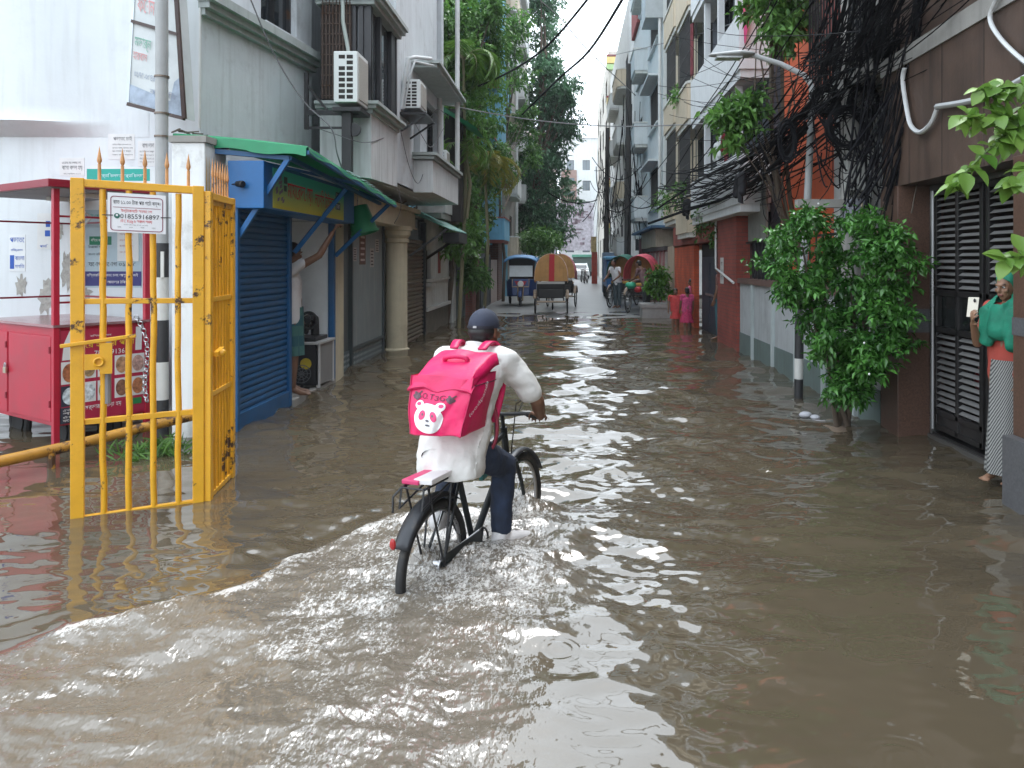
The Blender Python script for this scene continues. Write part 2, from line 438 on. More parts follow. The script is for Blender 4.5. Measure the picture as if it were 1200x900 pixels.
blue_bright = M('blue_bright_paint', (.008, .12, .34), .42, var=.1, dirt=.2, dirtcol=(.01, .07, .2))
rubber = M('rubber', (.012, .012, .012), .75)
chrome = M('steel', (.45, .45, .46), .3, metal=1, rust=.1)
cable_m = M('cable_black', (.009, .009, .011), .85, spec=.15)
leaf_bush = leafmat('bush_leaves', (.022, .085, .016), (.11, .30, .055), .27, .2)
leaf_tree = leafmat('tree_leaves', (.045, .125, .028), (.18, .37, .08), .42, .35)
leaf_dark = leafmat('far_tree_leaves', (.04, .11, .06), (.12, .28, .13), .5, .3)
leaf_lime = leafmat('lime_leaves', (.06, .17, .02), (.26, .42, .09), .33, .35)
leaf_dry = leafmat('dry_leaves', (.14, .10, .02), (.32, .22, .06), .6, .2)
bark = M('bark', (.10, .075, .055), .9, var=.3, bump=.8, bscale=30)
skin_m = M('skin', (.17, .085, .05), .5, var=.06)
skin_l = M('skin_light', (.26, .14, .085), .5, var=.06)
rubber_mud = M('muddy_rubber', (.014, .014, .014), .6, dirt=.75, dirtcol=(.10, .085, .065), dscale=7)
hair_m = M('hair', (.01, .009, .009), .5)

# ------------------------------------------------------------------ ground, road, water
mb = MB(); mb.quad((-700, -100, -.30), (700, -100, -.30), (700, 1200, -.30), (-700, 1200, -.30))
obj('ground', mb, M('mud_ground', (.12, .10, .075), .9), kind='structure')
road_m = M('wet_asphalt', (.16, .165, .165), .36, var=.25, scale=.8, bump=.35, bscale=30, dirt=.4, dirtcol=(.08, .08, .08), dscale=.5)
mb = MB()
def road_z(y): return -.03 + .055 * min(1, max(0, (y - 21.5) / 4)) + .0004 * max(0, y - 24)
def roadf(u, v):
    y = 21.0 * (220 / 21.0) ** v; x = -3.6 + 7.2 * u
    return (x, y, road_z(y) + .018 * mnoise.noise(V3((x * .55, y * .33, 0))) + .006 * mnoise.noise(V3((x * 2.5, y * 1.2, 4))))
mb.grid(roadf, 60, 160)
obj('road', mb, road_m, kind='structure', smooth=60)

def perlin(x, y, seed):
    rg = np.random.default_rng(seed); perm = rg.permutation(512); ang = rg.random(512) * 2 * np.pi
    gx, gy = np.cos(ang), np.sin(ang)
    xi = np.floor(x).astype(int); yi = np.floor(y).astype(int); xf_ = x - xi; yf = y - yi
    def gr(ix, iy, dx, dy):
        h = perm[(perm[ix % 512] + iy) % 512]; return gx[h] * dx + gy[h] * dy
    u = xf_ ** 3 * (xf_ * (xf_ * 6 - 15) + 10); v = yf ** 3 * (yf * (yf * 6 - 15) + 10)
    a = gr(xi, yi, xf_, yf); b = gr(xi + 1, yi, xf_ - 1, yf); c = gr(xi, yi + 1, xf_, yf - 1); d = gr(xi + 1, yi + 1, xf_ - 1, yf - 1)
    return (a * (1 - u) + b * u) * (1 - v) + (c * (1 - u) + d * u) * v
def sst(a, b, x):
    t = np.clip((x - a) / (b - a), 0, 1); return t * t * (3 - 2 * t)
# wake outline on the water surface (metres)
WAKE = [(630, 572), (600, 588), (540, 600), (470, 606), (395, 628), (330, 660), (300, 684), (200, 710), (100, 737), (0, 766), (-250, 830), (-700, 1100), (640, 1100),
        (645, 980), (652, 900), (640, 840), (618, 770), (640, 735), (690, 700), (684, 655), (668, 620), (655, 590)]
WK = np.array([[*(G(*p)[:2])] for p in WAKE])
def wake_sd(x, y):
    d = np.full(x.shape, 1e9); inside = np.zeros(x.shape, bool); n = len(WK)
    for i in range(n):
        a = WK[i]; b = WK[(i + 1) % n]; e = b - a; wx = x - a[0]; wy = y - a[1]
        t = np.clip((wx * e[0] + wy * e[1]) / (e @ e), 0, 1)
        d = np.minimum(d, np.hypot(wx - e[0] * t, wy - e[1] * t))
        c1 = (a[1] <= y) & (b[1] > y); c2 = (a[1] > y) & (b[1] <= y)
        with np.errstate(divide='ignore', invalid='ignore'):
            xi = a[0] + (y - a[1]) / (b[1] - a[1] + 1e-12) * e[0]
        inside ^= (c1 | c2) & (x < xi)
    return np.where(inside, -d, d)
LEFTEDGE = WK[2:11]
def build_water():
    ys = np.concatenate([1485 / np.linspace(1900, 700, 60, endpoint=False), 1485 / np.linspace(700, 56, 660)])
    t = np.linspace(-1, 1, 640); t = .5 * t + .5 * t ** 3
    Y, T = np.meshgrid(ys, t, indexing='ij'); X = T * (Y * .95 + 1.6) - .10 * Y
    wx = X + .06 * perlin(X * 3, Y * 3, 50); wy = Y + .06 * perlin(X * 3, Y * 3, 51)
    sd = wake_sd(wx, wy); sd += .05 * perlin(X * 6, Y * 6, 52)
    fw = .05 + .16 * sst(-.75, .1, X)
    foam = sst(fw, -fw * 1.4, sd)
    # calm patches: near the gate, at lower right
    calm = np.clip(sst(-1.6, -2.6, X) * sst(8.5, 6.5, Y) + sst(.8, 1.9, X) * sst(7.5, 2.8, Y) * .5 + sst(4.6, 3.0, Y) * .80 * sst(-.5, .0, X), 0, 1)
    amp = 1.55 - 1.25 * calm
    amp *= .8 + .5 * perlin(X * .5, Y * .35, 9)
    Z = np.zeros_like(X); rg = np.random.default_rng(3)
    fade = lambda lam: sst(.5, 1.2, lam / (Y * Y / 1485 * 3.0 + 1e-3))
    for k in range(64):
        lam = .075 * (20 ** (k / 64.0)) ; an = rg.normal(math.pi / 2, .48); ph = rg.random() * 6.28
        kx, ky = math.cos(an) * 2 * np.pi / lam, math.sin(an) * 2 * np.pi / lam
        loc = .55 + .75 * perlin(X / (lam * 3.1) + k, Y / (lam * 3.1), 100 + k)
        a = .0070 * lam ** 1.02
        Z += a * np.sin(kx * X + ky * Y + ph + 1.6 * perlin(X / (lam * 2.2), Y / (lam * 2.2), 200 + k)) * loc * fade(lam) * amp
    # rings from rain drops
    for k in range(26):
        cx = rg.uniform(-.3, 2.6); cy = rg.uniform(2.4, 7.5)
        if rg.random() < .3: cx = rg.uniform(-3, -.8); cy = rg.uniform(4, 7)
        r = np.hypot(X - cx, Y - cy); R0 = rg.uniform(.03, .10)
        Z += .0008 * np.sin(r * 2 * np.pi / .035) * np.exp(-((r - R0) / .05) ** 2)
    # the rider's bow wave: ridges along the wake's left edge and by the front wheel
    de = np.full(X.shape, 1e9)
    for a, b in zip(LEFTEDGE, LEFTEDGE[1:]):
        e = b - a; tt = np.clip(((wx - a[0]) * e[0] + (wy - a[1]) * e[1]) / (e @ e), 0, 1)
        de = np.minimum(de, np.hypot(wx - a[0] - e[0] * tt, wy - a[1] - e[1] * tt))
    side = np.where(sd < 0, de, -de)
    Z += .024 * np.exp(-((side - .06) / .10) ** 2) * (.55 + .9 * perlin(X * 2.2, Y * 2.2, 61)) + .018 * np.exp(-((side + .28) / .1) ** 2) * sst(-.4, -1.0, X) * sst(2.6, 4.2, Y) + .016 * np.exp(-((side - .42) / .12) ** 2)
    for (px, py, h, s) in ((612, 602, .085, .09), (640, 600, .05, .09), (590, 640, .045, .12), (492, 668, .085, .085), (478, 660, .05, .06), (515, 660, .05, .09), (540, 655, .03, .13), (655, 640, .03, .14)):
        g = G(px, py); Z += h * np.exp(-(((X - g.x) ** 2 + (Y - g.y) ** 2) / s ** 2))
    # churned water in the wake
    dx, dy = .94, .34
    al = X * .55 + Y * .83; ac = X * .83 - Y * .55
    ch = np.zeros_like(X)
    for (s, a, sd_) in ((2.2, .030, 11), (5.0, .017, 12), (12, .0085, 13), (27, .0046, 14)):
        n = perlin(ac * s * .8 + .5 * perlin(X * s * .5, Y * s * .5, sd_ + 40), al * s * 1.1, sd_)
        ch += a * (1 - 2.2 * np.abs(n))
    mod = .45 + .75 * sst(-.35, .4, perlin(ac * 1.6, al * .9, 31)) 
    near = np.exp(-(((X + .62) / .8) ** 2 + ((Y - 4.3) / 1.1) ** 2))
    Z += ch * foam * (mod * .40 + .42 * near)
    # specks and streaks of foam
    fo = foam * (.34 * mod + .62 * near)
    e2 = np.exp(-(np.minimum(np.abs(side - .03), 9) / .07) ** 2)
    fo = np.clip(fo + .65 * e2 * foam * (.4 + 1.2 * sst(-.2, .3, perlin(X * 3, Y * 3, 66))), 0, 1)
    nv, nu = X.shape
    co = np.stack([X, Y, Z], -1).reshape(-1, 3)
    i = np.arange(nv - 1)[:, None] * nu + np.arange(nu - 1)[None, :]; i = i.reshape(-1)
    fs = np.stack([i, i + 1, i + nu + 1, i + nu], 1)[:, ::-1]
    fs = fs[:, ::-1]  # rows run towards the far end: keep normals up
    n0 = np.cross(co[fs[0, 1]] - co[fs[0, 0]], co[fs[0, 2]] - co[fs[0, 0]])
    if n0[2] < 0: fs = fs[:, ::-1]
    me = bpy.data.meshes.new('water'); me.vertices.add(len(co)); me.vertices.foreach_set('co', co.reshape(-1).astype(np.float32))
    me.loops.add(fs.size); me.loops.foreach_set('vertex_index', fs.reshape(-1).astype(np.int32))
    me.polygons.add(len(fs)); me.polygons.foreach_set('loop_start', (np.arange(len(fs)) * 4).astype(np.int32))
    for nm, arr in (('foam', fo), ('churn', foam), ('calm', calm)):
        a = me.attributes.new(nm, 'FLOAT', 'POINT'); a.data.foreach_set('value', arr.reshape(-1).astype(np.float32))
    me.update(calc_edges=True); me.shade_smooth()
    m = bpy.data.materials.new('flood_water'); m.use_nodes = True; nt = m.node_tree; N = nt.nodes; L = nt.links
    b = N['Principled BSDF']; b.inputs['Roughness'].default_value = .035; b.inputs['IOR'].default_value = 1.80
    tc = N.new('ShaderNodeTexCoord')
    def at(n):
        q = N.new('ShaderNodeAttribute'); q.attribute_name = n; return q.outputs['Fac']
    def noise(sc, det=4, mp=None, rough=.6):
        q = N.new('ShaderNodeTexNoise'); q.inputs['Scale'].default_value = sc; q.inputs['Detail'].default_value = det; q.inputs['Roughness'].default_value = rough
        L.new(mp or tc.outputs['Object'], q.inputs['Vector']); return q.outputs[0]
    def math_(op, a, bb, cl=False):
        q = N.new('ShaderNodeMath'); q.operation = op; q.use_clamp = cl
        for i_, v in enumerate((a, bb)):
            if isinstance(v, (int, float)): q.inputs[i_].default_value = v
            else: L.new(v, q.inputs[i_])
        return q.outputs[0]
    def mixc(f, a, bb):
        x = N.new('ShaderNodeMix'); x.data_type = 'RGBA'; L.new(f, x.inputs[0])
        for s, v in ((6, a), (7, bb)):
            if isinstance(v, tuple): x.inputs[s].default_value = (*v, 1)
            else: L.new(v, x.inputs[s])
        return x.outputs[2]
    mud = mixc(noise(.7, 5), (.074, .058, .037), (.102, .081, .054))
    mud = mixc(at('churn'), mud, (.150, .126, .097))
    mp = N.new('ShaderNodeMapping'); mp.inputs['Rotation'].default_value = (0, 0, R(-34)); mp.inputs['Scale'].default_value = (1.5, .8, 1)
    L.new(tc.outputs['Object'], mp.inputs['Vector'])
    fn = math_('ADD', math_('MULTIPLY', noise(42, 8, mp.outputs[0], .78), .7), math_('MULTIPLY', noise(5, 4, mp.outputs[0]), .3))
    th = math_('SUBTRACT', .64, math_('MULTIPLY', at('foam'), .215))
    fm = math_('MULTIPLY', math_('SUBTRACT', fn, th), 11, True)
    fm = math_('MULTIPLY', fm, math_('MULTIPLY', at('churn'), .85), True)
    col = mixc(fm, mud, (.62, .60, .57)); L.new(col, b.inputs['Base Color'])
    L.new(math_('ADD', .03, math_('ADD', math_('MULTIPLY', fm, .4), math_('MULTIPLY', at('churn'), .06))), b.inputs['Roughness'])
    bp = N.new('ShaderNodeBump'); bp.inputs['Distance'].default_value = .01
    L.new(math_('ADD', math_('MULTIPLY', noise(9, 3), .4), math_('MULTIPLY', math_('MULTIPLY', math_('ADD', math_('MULTIPLY', noise(24, 2.2, mp.outputs[0], .55), .7), math_('MULTIPLY', noise(9, 2, mp.outputs[0], .5), .9)), at('churn')), 2.2)), bp.inputs['Height'])
    L.new(math_('ADD', math_('SUBTRACT', .22, math_('MULTIPLY', at('calm'), .14)), math_('MULTIPLY', at('churn'), .26)), bp.inputs['Strength'])
    L.new(bp.outputs[0], b.inputs['Normal'])
    me.materials.append(m)
    obj('water', None, None, mesh=me, kind='structure')
build_water()

# ================================================================== LEFT SIDE
# ---- white corner building
YW = 8.3
A0 = V3((-3.994, YW, 0)); A1 = V3((-3.645, 10.83, 0)); AU = (A1 - A0).normalized(); AN = V3((AU.y, -AU.x, 0)); AL = (A1 - A0).length
t = thing('corner_building', 'white plastered corner building behind the food cart, with a grey cornice and stained side wall', 'building', (-6, YW, 0))
mb = MB(); mb.box((-16, YW, -.3), (-3.994, YW + .15, 9.5)); obj('front_wall', mb, white_peel if False else white_plaster, t)
wz = [(1.22, 2.12, 4.62, 6.1, 'win sill')]
facade(t, A0, AU, AN, AL, 2.3, 9.5, wz, grey_plaster, 'side_wall')
mb = MB(); mb.box((-16, YW + .16, 0), (-4.2, 14, 9.4)); mb.quad(A1 + V3((0, 0, 2.3)), A1 + V3((-.6, .0, 2.3)), A1 + V3((-.6, 0, 9.5)), A1 + V3((0, 0, 9.5))); obj('inner_wall', mb, grey_plaster, t)
mb = MB()
for (zz, dd, hh) in ((4.36, .07, .05), (4.43, .13, .05), (4.50, .19, .05)):
    c = (A0 + A1) / 2 + AN * (dd / 2 - .005) + V3((0, 0, zz)); mb.obox(c, AU * (AL / 2 + dd * .25), AN * dd / 2, V3((0, 0, hh)))
obj('cornice', mb, cornice_m, t)
mb = MB()
def ledge(u, v):
    x = -16 + u * (16 - 4.55); k = min(1, max(0, (-4.85 - x) / 1.1)); k = k * k * (3 - 2 * k)
    zz = (2.99, 3.05, 3.10, 3.135, 3.16, 3.3, 4.2, 9.4)[min(7, int(round(v * 7)))]; dd = (0, .10, .18, .22, .20, .19, .18, .17)[min(7, int(round(v * 7)))]
    return (x, YW - .003 - dd * k * 1.1, zz + (1 - k) * 0)
mb.grid(ledge, 60, 7); obj('ledge', mb, white_plaster, t, smooth=50)
mb = MB(); mb.tube([P(234, 150, YW - .02), P(235, -60, YW - .02)], .014, 8); obj('conduit', mb, M('conduit_white', (.7, .7, .68), .5), t)
blue_edge = MB(); blue_edge.box((-6.62, YW - .03, 0), (-6.50, YW - .002, 2.9)); obj('blue_post', blue_edge, blue_bright, t)
# peeling lower wall patches: real flaked skin of plaster, 4 mm thick
rg = random.Random(5); mb = MB()
for (px, py, rx, ry) in ((78, 315, 7, 26), (55, 350, 10, 22), (25, 335, 8, 14), (100, 345, 9, 10), (20, 300, 4, 8), (70, 270, 5, 10)):
    pts = []
    for k in range(22):
        an = k / 22 * 6.283; f = rg.uniform(.55, 1.15); pts.append(P(px + rx * f * math.cos(an), py + ry * f * math.sin(an), YW - .003))
    mb.poly(pts)
obj('flaked_patch', mb, M('flaked_plaster', (.38, .37, .34), .95, var=.35, scale=18, bump=.9, bscale=50, dirt=.8, dirtcol=(.1, .1, .09), dscale=9), t)

# ---- gate pier (white), the stub the yellow gate and the awning meet
t = thing('gate_pier', 'white masonry gate pier with yellow overspray beside the blue shuttered shop', 'pier', (-3.57, 7.35, 0))
mb = MB(); mb.box((-3.72, 7.17, -.3), (-3.41, 7.62, 2.76)); obj('pier_body', mb, white_peel, t, bevel=.01)
mb = MB(); mb.box((-3.74, 7.15, 2.76), (-3.39, 7.64, 2.82)); obj('cap', mb, concrete_m, t)
mb = MB(); rg = random.Random(2)
for k in range(9):
    y = 7.2 + k * .045; z = 2.25 + rg.uniform(.1, .42); mb.poly([(-3.407, y - .015, 2.1), (-3.407, y + .02, 2.1), (-3.407, y + .012, z - .08), (-3.407, y + .003, z)])
yellow_m = M('yellow_paint', (.74, .38, .02), .42, var=.1, scale=6, bump=.15, bscale=60, rust=.35, dirt=.25, dirtcol=(.42, .2, .02), dscale=4)
obj('overspray', mb, M('yellow_overspray', (.66, .38, .06), .7, var=.25, scale=20), t)

# ---- tailor shop
t = thing('tailor_shop', 'blue tailor shop with roller shutter, painted sign box and green corrugated awning', 'shop', (-3.4, 9.0, 0))
SX = -3.26
mb = MB(); n = 34
sl = []
z0s, z1s = -.02, 2.2
prof = []
for i in range(n):
    za = z0s + (z1s - z0s) * i / n; h = (z1s - z0s) / n
    prof += [(0.0, za), (.016, za + h * .18), (.020, za + h * .5), (.014, za + h * .85), (0, za + h * .97)]
vs = []; fs = []
for (d, z) in prof: vs += [(SX + d, 7.47, z), (SX + d, 8.80, z)]
for i in range(len(prof) - 1): fs.append((2 * i, 2 * i + 1, 2 * i + 3, 2 * i + 2))
mb.add(vs, fs); obj('roller_shutter', mb, blue_paint, t)
mb = MB(); mb.box((SX - .03, 7.42, -.3), (SX + .05, 7.48, 2.2)); mb.box((SX - .03, 8.80, -.02), (SX + .05, 8.87, 2.2)); mb.box((SX - .01, 7.48, -.06), (SX + .045, 8.8, .16)); mb.box((SX - .03, 10.44, 0), (SX + .05, 10.52, 2.2)); obj('shutter_frame', mb, blue_paint, t, bevel=.006)
mb = MB(); mb.box((-3.90, 7.64, -.3), (-3.30, 7.70, 2.6)); obj('near_wall', mb, white_peel, t)
mb = MB(); mb.box((-4.6, 8.87, -.3), (-3.18, 10.44, .055)); obj('step', mb, concrete_m, t, bevel=.01)
inw = M('shop_white', (.78, .81, .82), .8, var=.08, dirt=.3, dirtcol=(.3, .3, .3))
mb = MB(); mb.box((-4.6, 10.46, 0), (-3.30, 10.56, 2.19)); obj('inner_wall', mb, inw, t)
mb = MB(); mb.box((-4.7, 8.5, 0), (-4.6, 10.5, 2.19)); obj('rear_wall', mb, inw, t)
mb = MB(); mb.box((-4.6, 8.5, 2.2), (-3.31, 10.5, 2.26)); obj('shop_ceiling', mb, inw, t)
mb = MB(); mb.box((-3.30, 7.40, 2.16), (-2.95, 10.50, 2.62)); obj('sign_box', mb, blue_bright, t, bevel=.008)
# painted sign on the box
SB = -2.946; sy0, sy1, sz0, sz1 = 7.62, 10.0, 2.18, 2.58
sgm = bpy.data.materials.new('painted_sign'); sgm.use_nodes = True; nt = sgm.node_tree; N_ = nt.nodes
tc = N_.new('ShaderNodeTexCoord'); sp = N_.new('ShaderNodeSeparateXYZ'); nt.links.new(tc.outputs['Generated'], sp.inputs[0])
nz = N_.new('ShaderNodeTexNoise'); nz.inputs['Scale'].default_value = 3; nt.links.new(tc.outputs['Generated'], nz.inputs[0])
ad = N_.new('ShaderNodeMath'); ad.operation = 'MULTIPLY_ADD'; ad.inputs[1].default_value = .35; nt.links.new(nz.outputs[0], ad.inputs[0]); nt.links.new(sp.outputs[2], ad.inputs[2])
cr = N_.new('ShaderNodeValToRGB'); nt.links.new(ad.outputs[0], cr.inputs[0]); cr.color_ramp.elements[0].position = .18; cr.color_ramp.elements[0].color = (.62, .56, .03, 1)
cr.color_ramp.elements[1].position = .95; cr.color_ramp.elements[1].color = (.04, .50, .36, 1); e = cr.color_ramp.elements.new(.5); e.color = (.40, .52, .12, 1)
nt.links.new(cr.outputs[0], N_['Principled BSDF'].inputs['Base Color']); N_['Principled BSDF'].inputs['Roughness'].default_value = .5
mb = MB(); mb.box((SB - .01, sy0, sz0), (SB, sy1, sz1)); sb = obj('signboard', mb, sgm, t)
fnS = plane_fn((SB, sy0, sz0), (0, 1, 0), (0, 0, 1), (1, 0, 0), .003); fnS2 = plane_fn((SB, sy0, sz0), (0, 1, 0), (0, 0, 1), (1, 0, 0), .005)
red_ink = M('red_ink', (.60, .012, .02), .5); black_ink = M('black_ink', (.02, .02, .025), .6); white_ink = M('white_ink', (.75, .75, .75), .6)
mb = MB(); addtext(mb, 'মাযেরদোয়া', fnS2, .38, .09, .78, .21); addtext(mb, 'লেডিস টেইলর', fnS2, 1.24, .09, .70, .22); obj('lettering', mb, red_ink, sb)
mb = MB()
for (x, y, w, h) in ((.28, .27, .10, .07), (.28, .19, .08, .06), (2.02, .25, .2, .09), (2.02, .12, .2, .09)):
    mb.poly([fnS(x, y), fnS(x + w, y), fnS(x + w, y + h), fnS(x, y + h)])
obj('dark_panel', mb, M('sign_dark', (.03, .07, .06), .5), sb)
mb = MB(); rg = random.Random(9)
for k in range(12):
    x = .05 + rg.random() * .2; y = .04 + rg.random() * .27; mb.poly([fnS2(x, y), fnS2(x + .05, y + .01), fnS2(x + .07, y + .05), fnS2(x + .01, y + .035)])
obj('dress_drawing', mb, M('sign_mauve', (.22, .18, .24), .6), sb)
mb = MB(); addtext(mb, 'নং ১২', fnS2, 2.04, .26, .15, .06); addtext(mb, 'ঢাকা', fnS2, 2.04, .13, .15, .06); obj('small_lettering', mb, white_ink, sb)
# lamp on the box side
mb = MB(); c = P(283, 216, 7.38); mb.tube([c + V3((-.09, .0, 0)), c + V3((0, -.05, .0))], .007); mb.lathe(c + V3((.0, -.03, 0)), [(.0, -.045), (.028, -.04), (.034, .03), (.03, .04), (0, .04)], 14, (1, -.5, -.1)); obj('lamp', mb, black_metal, t)
# awning
A_, B_, C_, D_ = V3((-3.80, 7.36, 2.86)), V3((-3.55, 10.9, 2.92)), V3((-2.53, 11.1, 2.49)), V3((-2.55, 7.45, 2.75))
mb = MB()
def aw(u, v):
    p = A_.lerp(B_, u).lerp(D_.lerp(C_, u), v); return p + V3((0, 0, .018 * math.sin(u * 40 * 2 * math.pi) + .015 * math.sin(u * 9 + v * 3)))
mb.grid(aw, 200, 6)
mb.grid(lambda u, v: A_.lerp(D_, u) + V3((.012 * math.sin(u * 50), -.01 - .02 * v, -.115 * v * (.75 + .25 * math.sin(u * 7) ** 2) + .012)), 60, 3)
mb.grid(lambda u, v: D_.lerp(C_, u) + V3((.01 + .015 * v, 0, -.065 * v * (.8 + .3 * math.sin(u * 23)) + .01)), 90, 2)
obj('awning_sheet', mb, M('green_sheet', (.004, .21, .085), .45, var=.2, scale=2, dirt=.35, dirtcol=(.01, .06, .03)), t, smooth=40)
mb = MB()
dz = V3((0, 0, -.045))
mb.bar(D_ + dz, C_ + dz, .04); mb.bar(A_ + V3((.35, 0.03, -.15)), V3((-2.74, 7.5, 2.655)), .045); mb.bar(V3((-2.74, 7.5, 2.655)), V3((-2.72, 11.0, 2.47)), .04); mb.bar(A_.lerp(B_, .5) + dz * 1.4, D_.lerp(C_, .5) + dz, .035); mb.bar(B_ + dz, C_ + dz, .035)
obj('awning_frame', mb, blue_paint, t)
for (a, b) in (((SX + .02, 7.5, 1.88), (-2.75, 7.5, 2.65)), ((SX + .05, 8.94, 1.75), (-2.72, 9.3, 2.52)), ((SX + .05, 10.5, 1.72), (-2.6, 11.0, 2.46))):
    mb = MB(); mb.bar(a, b, .045, .05); obj('strut', mb, blue_bright, t, bevel=.004)
# debris along the awning's top: dead leaves and broken bits, then glints painted on its front edge
mb = MB(); rg = random.Random(12)
for k in range(70):
    u = rg.random(); p = aw(u, rg.uniform(0, .12)) + V3((0, 0, .03)); d_ = V3((rg.uniform(-1, 1), rg.uniform(-1, 1), rg.uniform(-.2, .5))) * .05
    mb.bar(p - d_, p + d_, .02, .012)
obj('awning_debris', mb, M('debris', (.12, .10, .08), .95, var=.5, scale=14), t)
mb = MB()
for k in range(46):
    p = aw(.35 + .65 * k / 45, .99) + V3((.01, 0, .012 + .01 * rg.random())); mb.obox(p, (.02, 0, -.006), (0, .03 * rg.uniform(.5, 1), 0), (.001, 0, .002))
obj('edge_glint', mb, M('pale_glint', (.45, .62, .60), .4), t)  # glints along the awning's front edge, put in as pale coloured flakes

# ---- grey building with the bay window
t = thing('bay_window_building', 'grey weathered building with a bay window, shuttered ground floor and cream column', 'building', (-3.3, 13.5, 0))
UX = -2.75
mb = MB()
mb.box((-8, 12.1, 2.85), (UX - .2, 16.7, 11)); mb.box((-8, 10.7, -.3), (-3.9, 17.4, 2.84)); mb.box((-8, 10.95, 2.85), (-3.8, 12.1, 11)); obj('core', mb, grey_plaster, t)
facade(t, (UX, 12.15, 0), (0, 1, 0), (1, 0, 0), 4.55, 2.9, 11, [(1.35, 1.95, 3.35, 4.6, 'win'), (2.6, 3.9, 3.1, 4.75, 'win'), (3.7, 4.3, 5.6, 7.4, 'win')], grey_plaster, 'street_wall', depth=.18)
mb = MB(); mb.quad((UX, 16.7, 2.85), (-8, 16.7, 2.85), (-8, 16.7, 11), (UX, 16.7, 11)); mb.quad((UX - .2, 12.1, 2.87), (UX - .2, 16.7, 2.87), (UX, 16.7, 2.87), (UX, 12.1, 2.87)); mb.quad((-3.9, 12.14, 2.9), (UX, 12.14, 2.9), (UX, 12.14, 11), (-3.9, 12.14, 11)); obj('end_wall', mb, grey_plaster, t)
# bay: lower panel, glazed upper part, mouldings
BX, by0, by1 = -2.72, 10.5, 12.1
mb = MB()
mb.add([(-3.42, by0, 2.88), (BX, by0, 2.78), (BX, by1, 2.82), (-3.42, by1, 2.92), (-3.42, by0, 3.68), (BX, by0, 3.68), (BX, by1, 3.68), (-3.42, by1, 3.68)],
       [(3, 2, 1, 0), (4, 5, 6, 7), (0, 1, 5, 4), (1, 2, 6, 5), (2, 3, 7, 6), (3, 0, 4, 7)])
obj('bay_panel', mb, bay_plaster, t)
mb = MB()
for (z, d, h) in ((3.70, .03, .03), (3.755, .09, .025), (3.80, .13, .022), (5.18, .06, .03), (5.24, .12, .03), (5.30, .16, .03)):
    mb.box((-3.46, by0 - d, z - h), (BX + d, by1 + d * .5, z + h))
obj('bay_moulding', mb, cornice_m, t)
mb = MB(); mb.box((-3.40, by0 + .06, 3.82), (BX - .06, by1 - .02, 5.16)); obj('bay_glass', mb, glassmat('bay_glass', (.035, .04, .045), .05), t)
mb = MB()
for x in (-2.96, -2.86, BX - .03): mb.box((x - .03, by0, 3.82), (x + .03, by0 + .055, 5.15))
mb.box((-2.97, by0 + .02, 3.82), (BX - .03, by0 + .05, 3.90)); mb.box((-2.84, by0 + .03, 3.82), (BX - .06, by0 + .056, 5.15))
for y in (by0 + .06, by0 + .55, by1 - .35, by1 - .06): mb.box((BX - .055, y - .045, 3.82), (BX, y + .045, 5.15))
mb.box((BX - .05, by1 - .35, 3.82), (BX - .01, by1 - .02, 5.15)); obj('bay_frame', mb, M('dark_frame', (.022, .022, .026), .45), t)
mb = MB(); gy = by0 - .06
for i in range(9): mb.bar((-3.36 + i * .046, gy, 3.86), (-3.36 + i * .046, gy, 6.6), .012)
for i in range(20): mb.bar((-3.38, gy, 3.9 + i * .14), (-2.98, gy, 3.9 + i * .14), .012)
obj('bay_lattice', mb, M('rusty_lattice', (.09, .06, .045), .7, rust=.3), t)
mb = MB(); mb.box((-3.40, by0 - .02, 3.86), (-2.98, by0 + .05, 6.8)); obj('bay_screen', mb, M('brown_screen', (.035, .022, .018), .7), t)
mb = MB(); mb.box((-3.42, by0 + .1, 5.33), (BX - .35, by1, 11)); obj('upper_wall', mb, bay_plaster, t)
# ledge boxes further along
mb = MB(); mb.box((UX, 13.5, 2.86), (UX + .34, 16.55, 3.42)); obj('planter_ledge', mb, bay_plaster, t)
mb = MB()
for (z, d) in ((3.44, .04), (3.50, .09), (5.02, .1), (5.08, .16)): mb.box((UX - .02, 13.45 - d, z), (UX + .34 + d, 16.6 + d * .3, z + .05))
obj('moulding', mb, cornice_m, t)
mb = MB(); mb.tube([(UX + .05, 15.9, 2.9), (UX + .05, 15.9, 5.3)], .05, 10); mb.tube([(UX + .36, 16.3, 3.5), (UX + .36, 16.3, 10)], .05, 10); obj('drain_pipe', mb, M('pipe_white', (.62, .63, .62), .5, streak=.3), t)
# ground floor
mb = MB(); mb.box((-3.45, 10.58, -.3), (-3.24, 11.0, 2.3)); obj('pilaster', mb, cream_m, t, bevel=.01)
gate_grey = M('grey_door_paint', (.22, .255, .26), .6, var=.15, scale=2, streak=.5, dirt=.25, dirtcol=(.36, .36, .34))
mb = MB(); mb.box((-3.5, 11.0, -.3), (-3.42, 11.85, 2.3)); obj('side_panel', mb, M('dark_grey_door', (.10, .12, .125), .6, streak=.3), t)
mb = MB(); mb.box((-3.52, 11.9, .28), (-3.40, 13.9, 2.3)); obj('metal_door', mb, gate_grey, t)
mb = MB(); mb.box((-3.46, 11.86, -.3), (-3.36, 11.91, 2.3)); mb.box((-3.44, 11.91, .26), (-3.37, 13.9, .31)); mb.box((-3.46, 13.88, -.3), (-3.36, 13.93, 2.3)); obj('door_frame', mb, M('dark_grey_frame', (.06, .075, .08), .5), t)
mb = MB(); mb.box((-3.52, 11.0, -.3), (-3.405, 13.9, .27)); obj('plinth', mb, M('mosaic_dark', (.10, .13, .14), .5), t)
mb = MB()
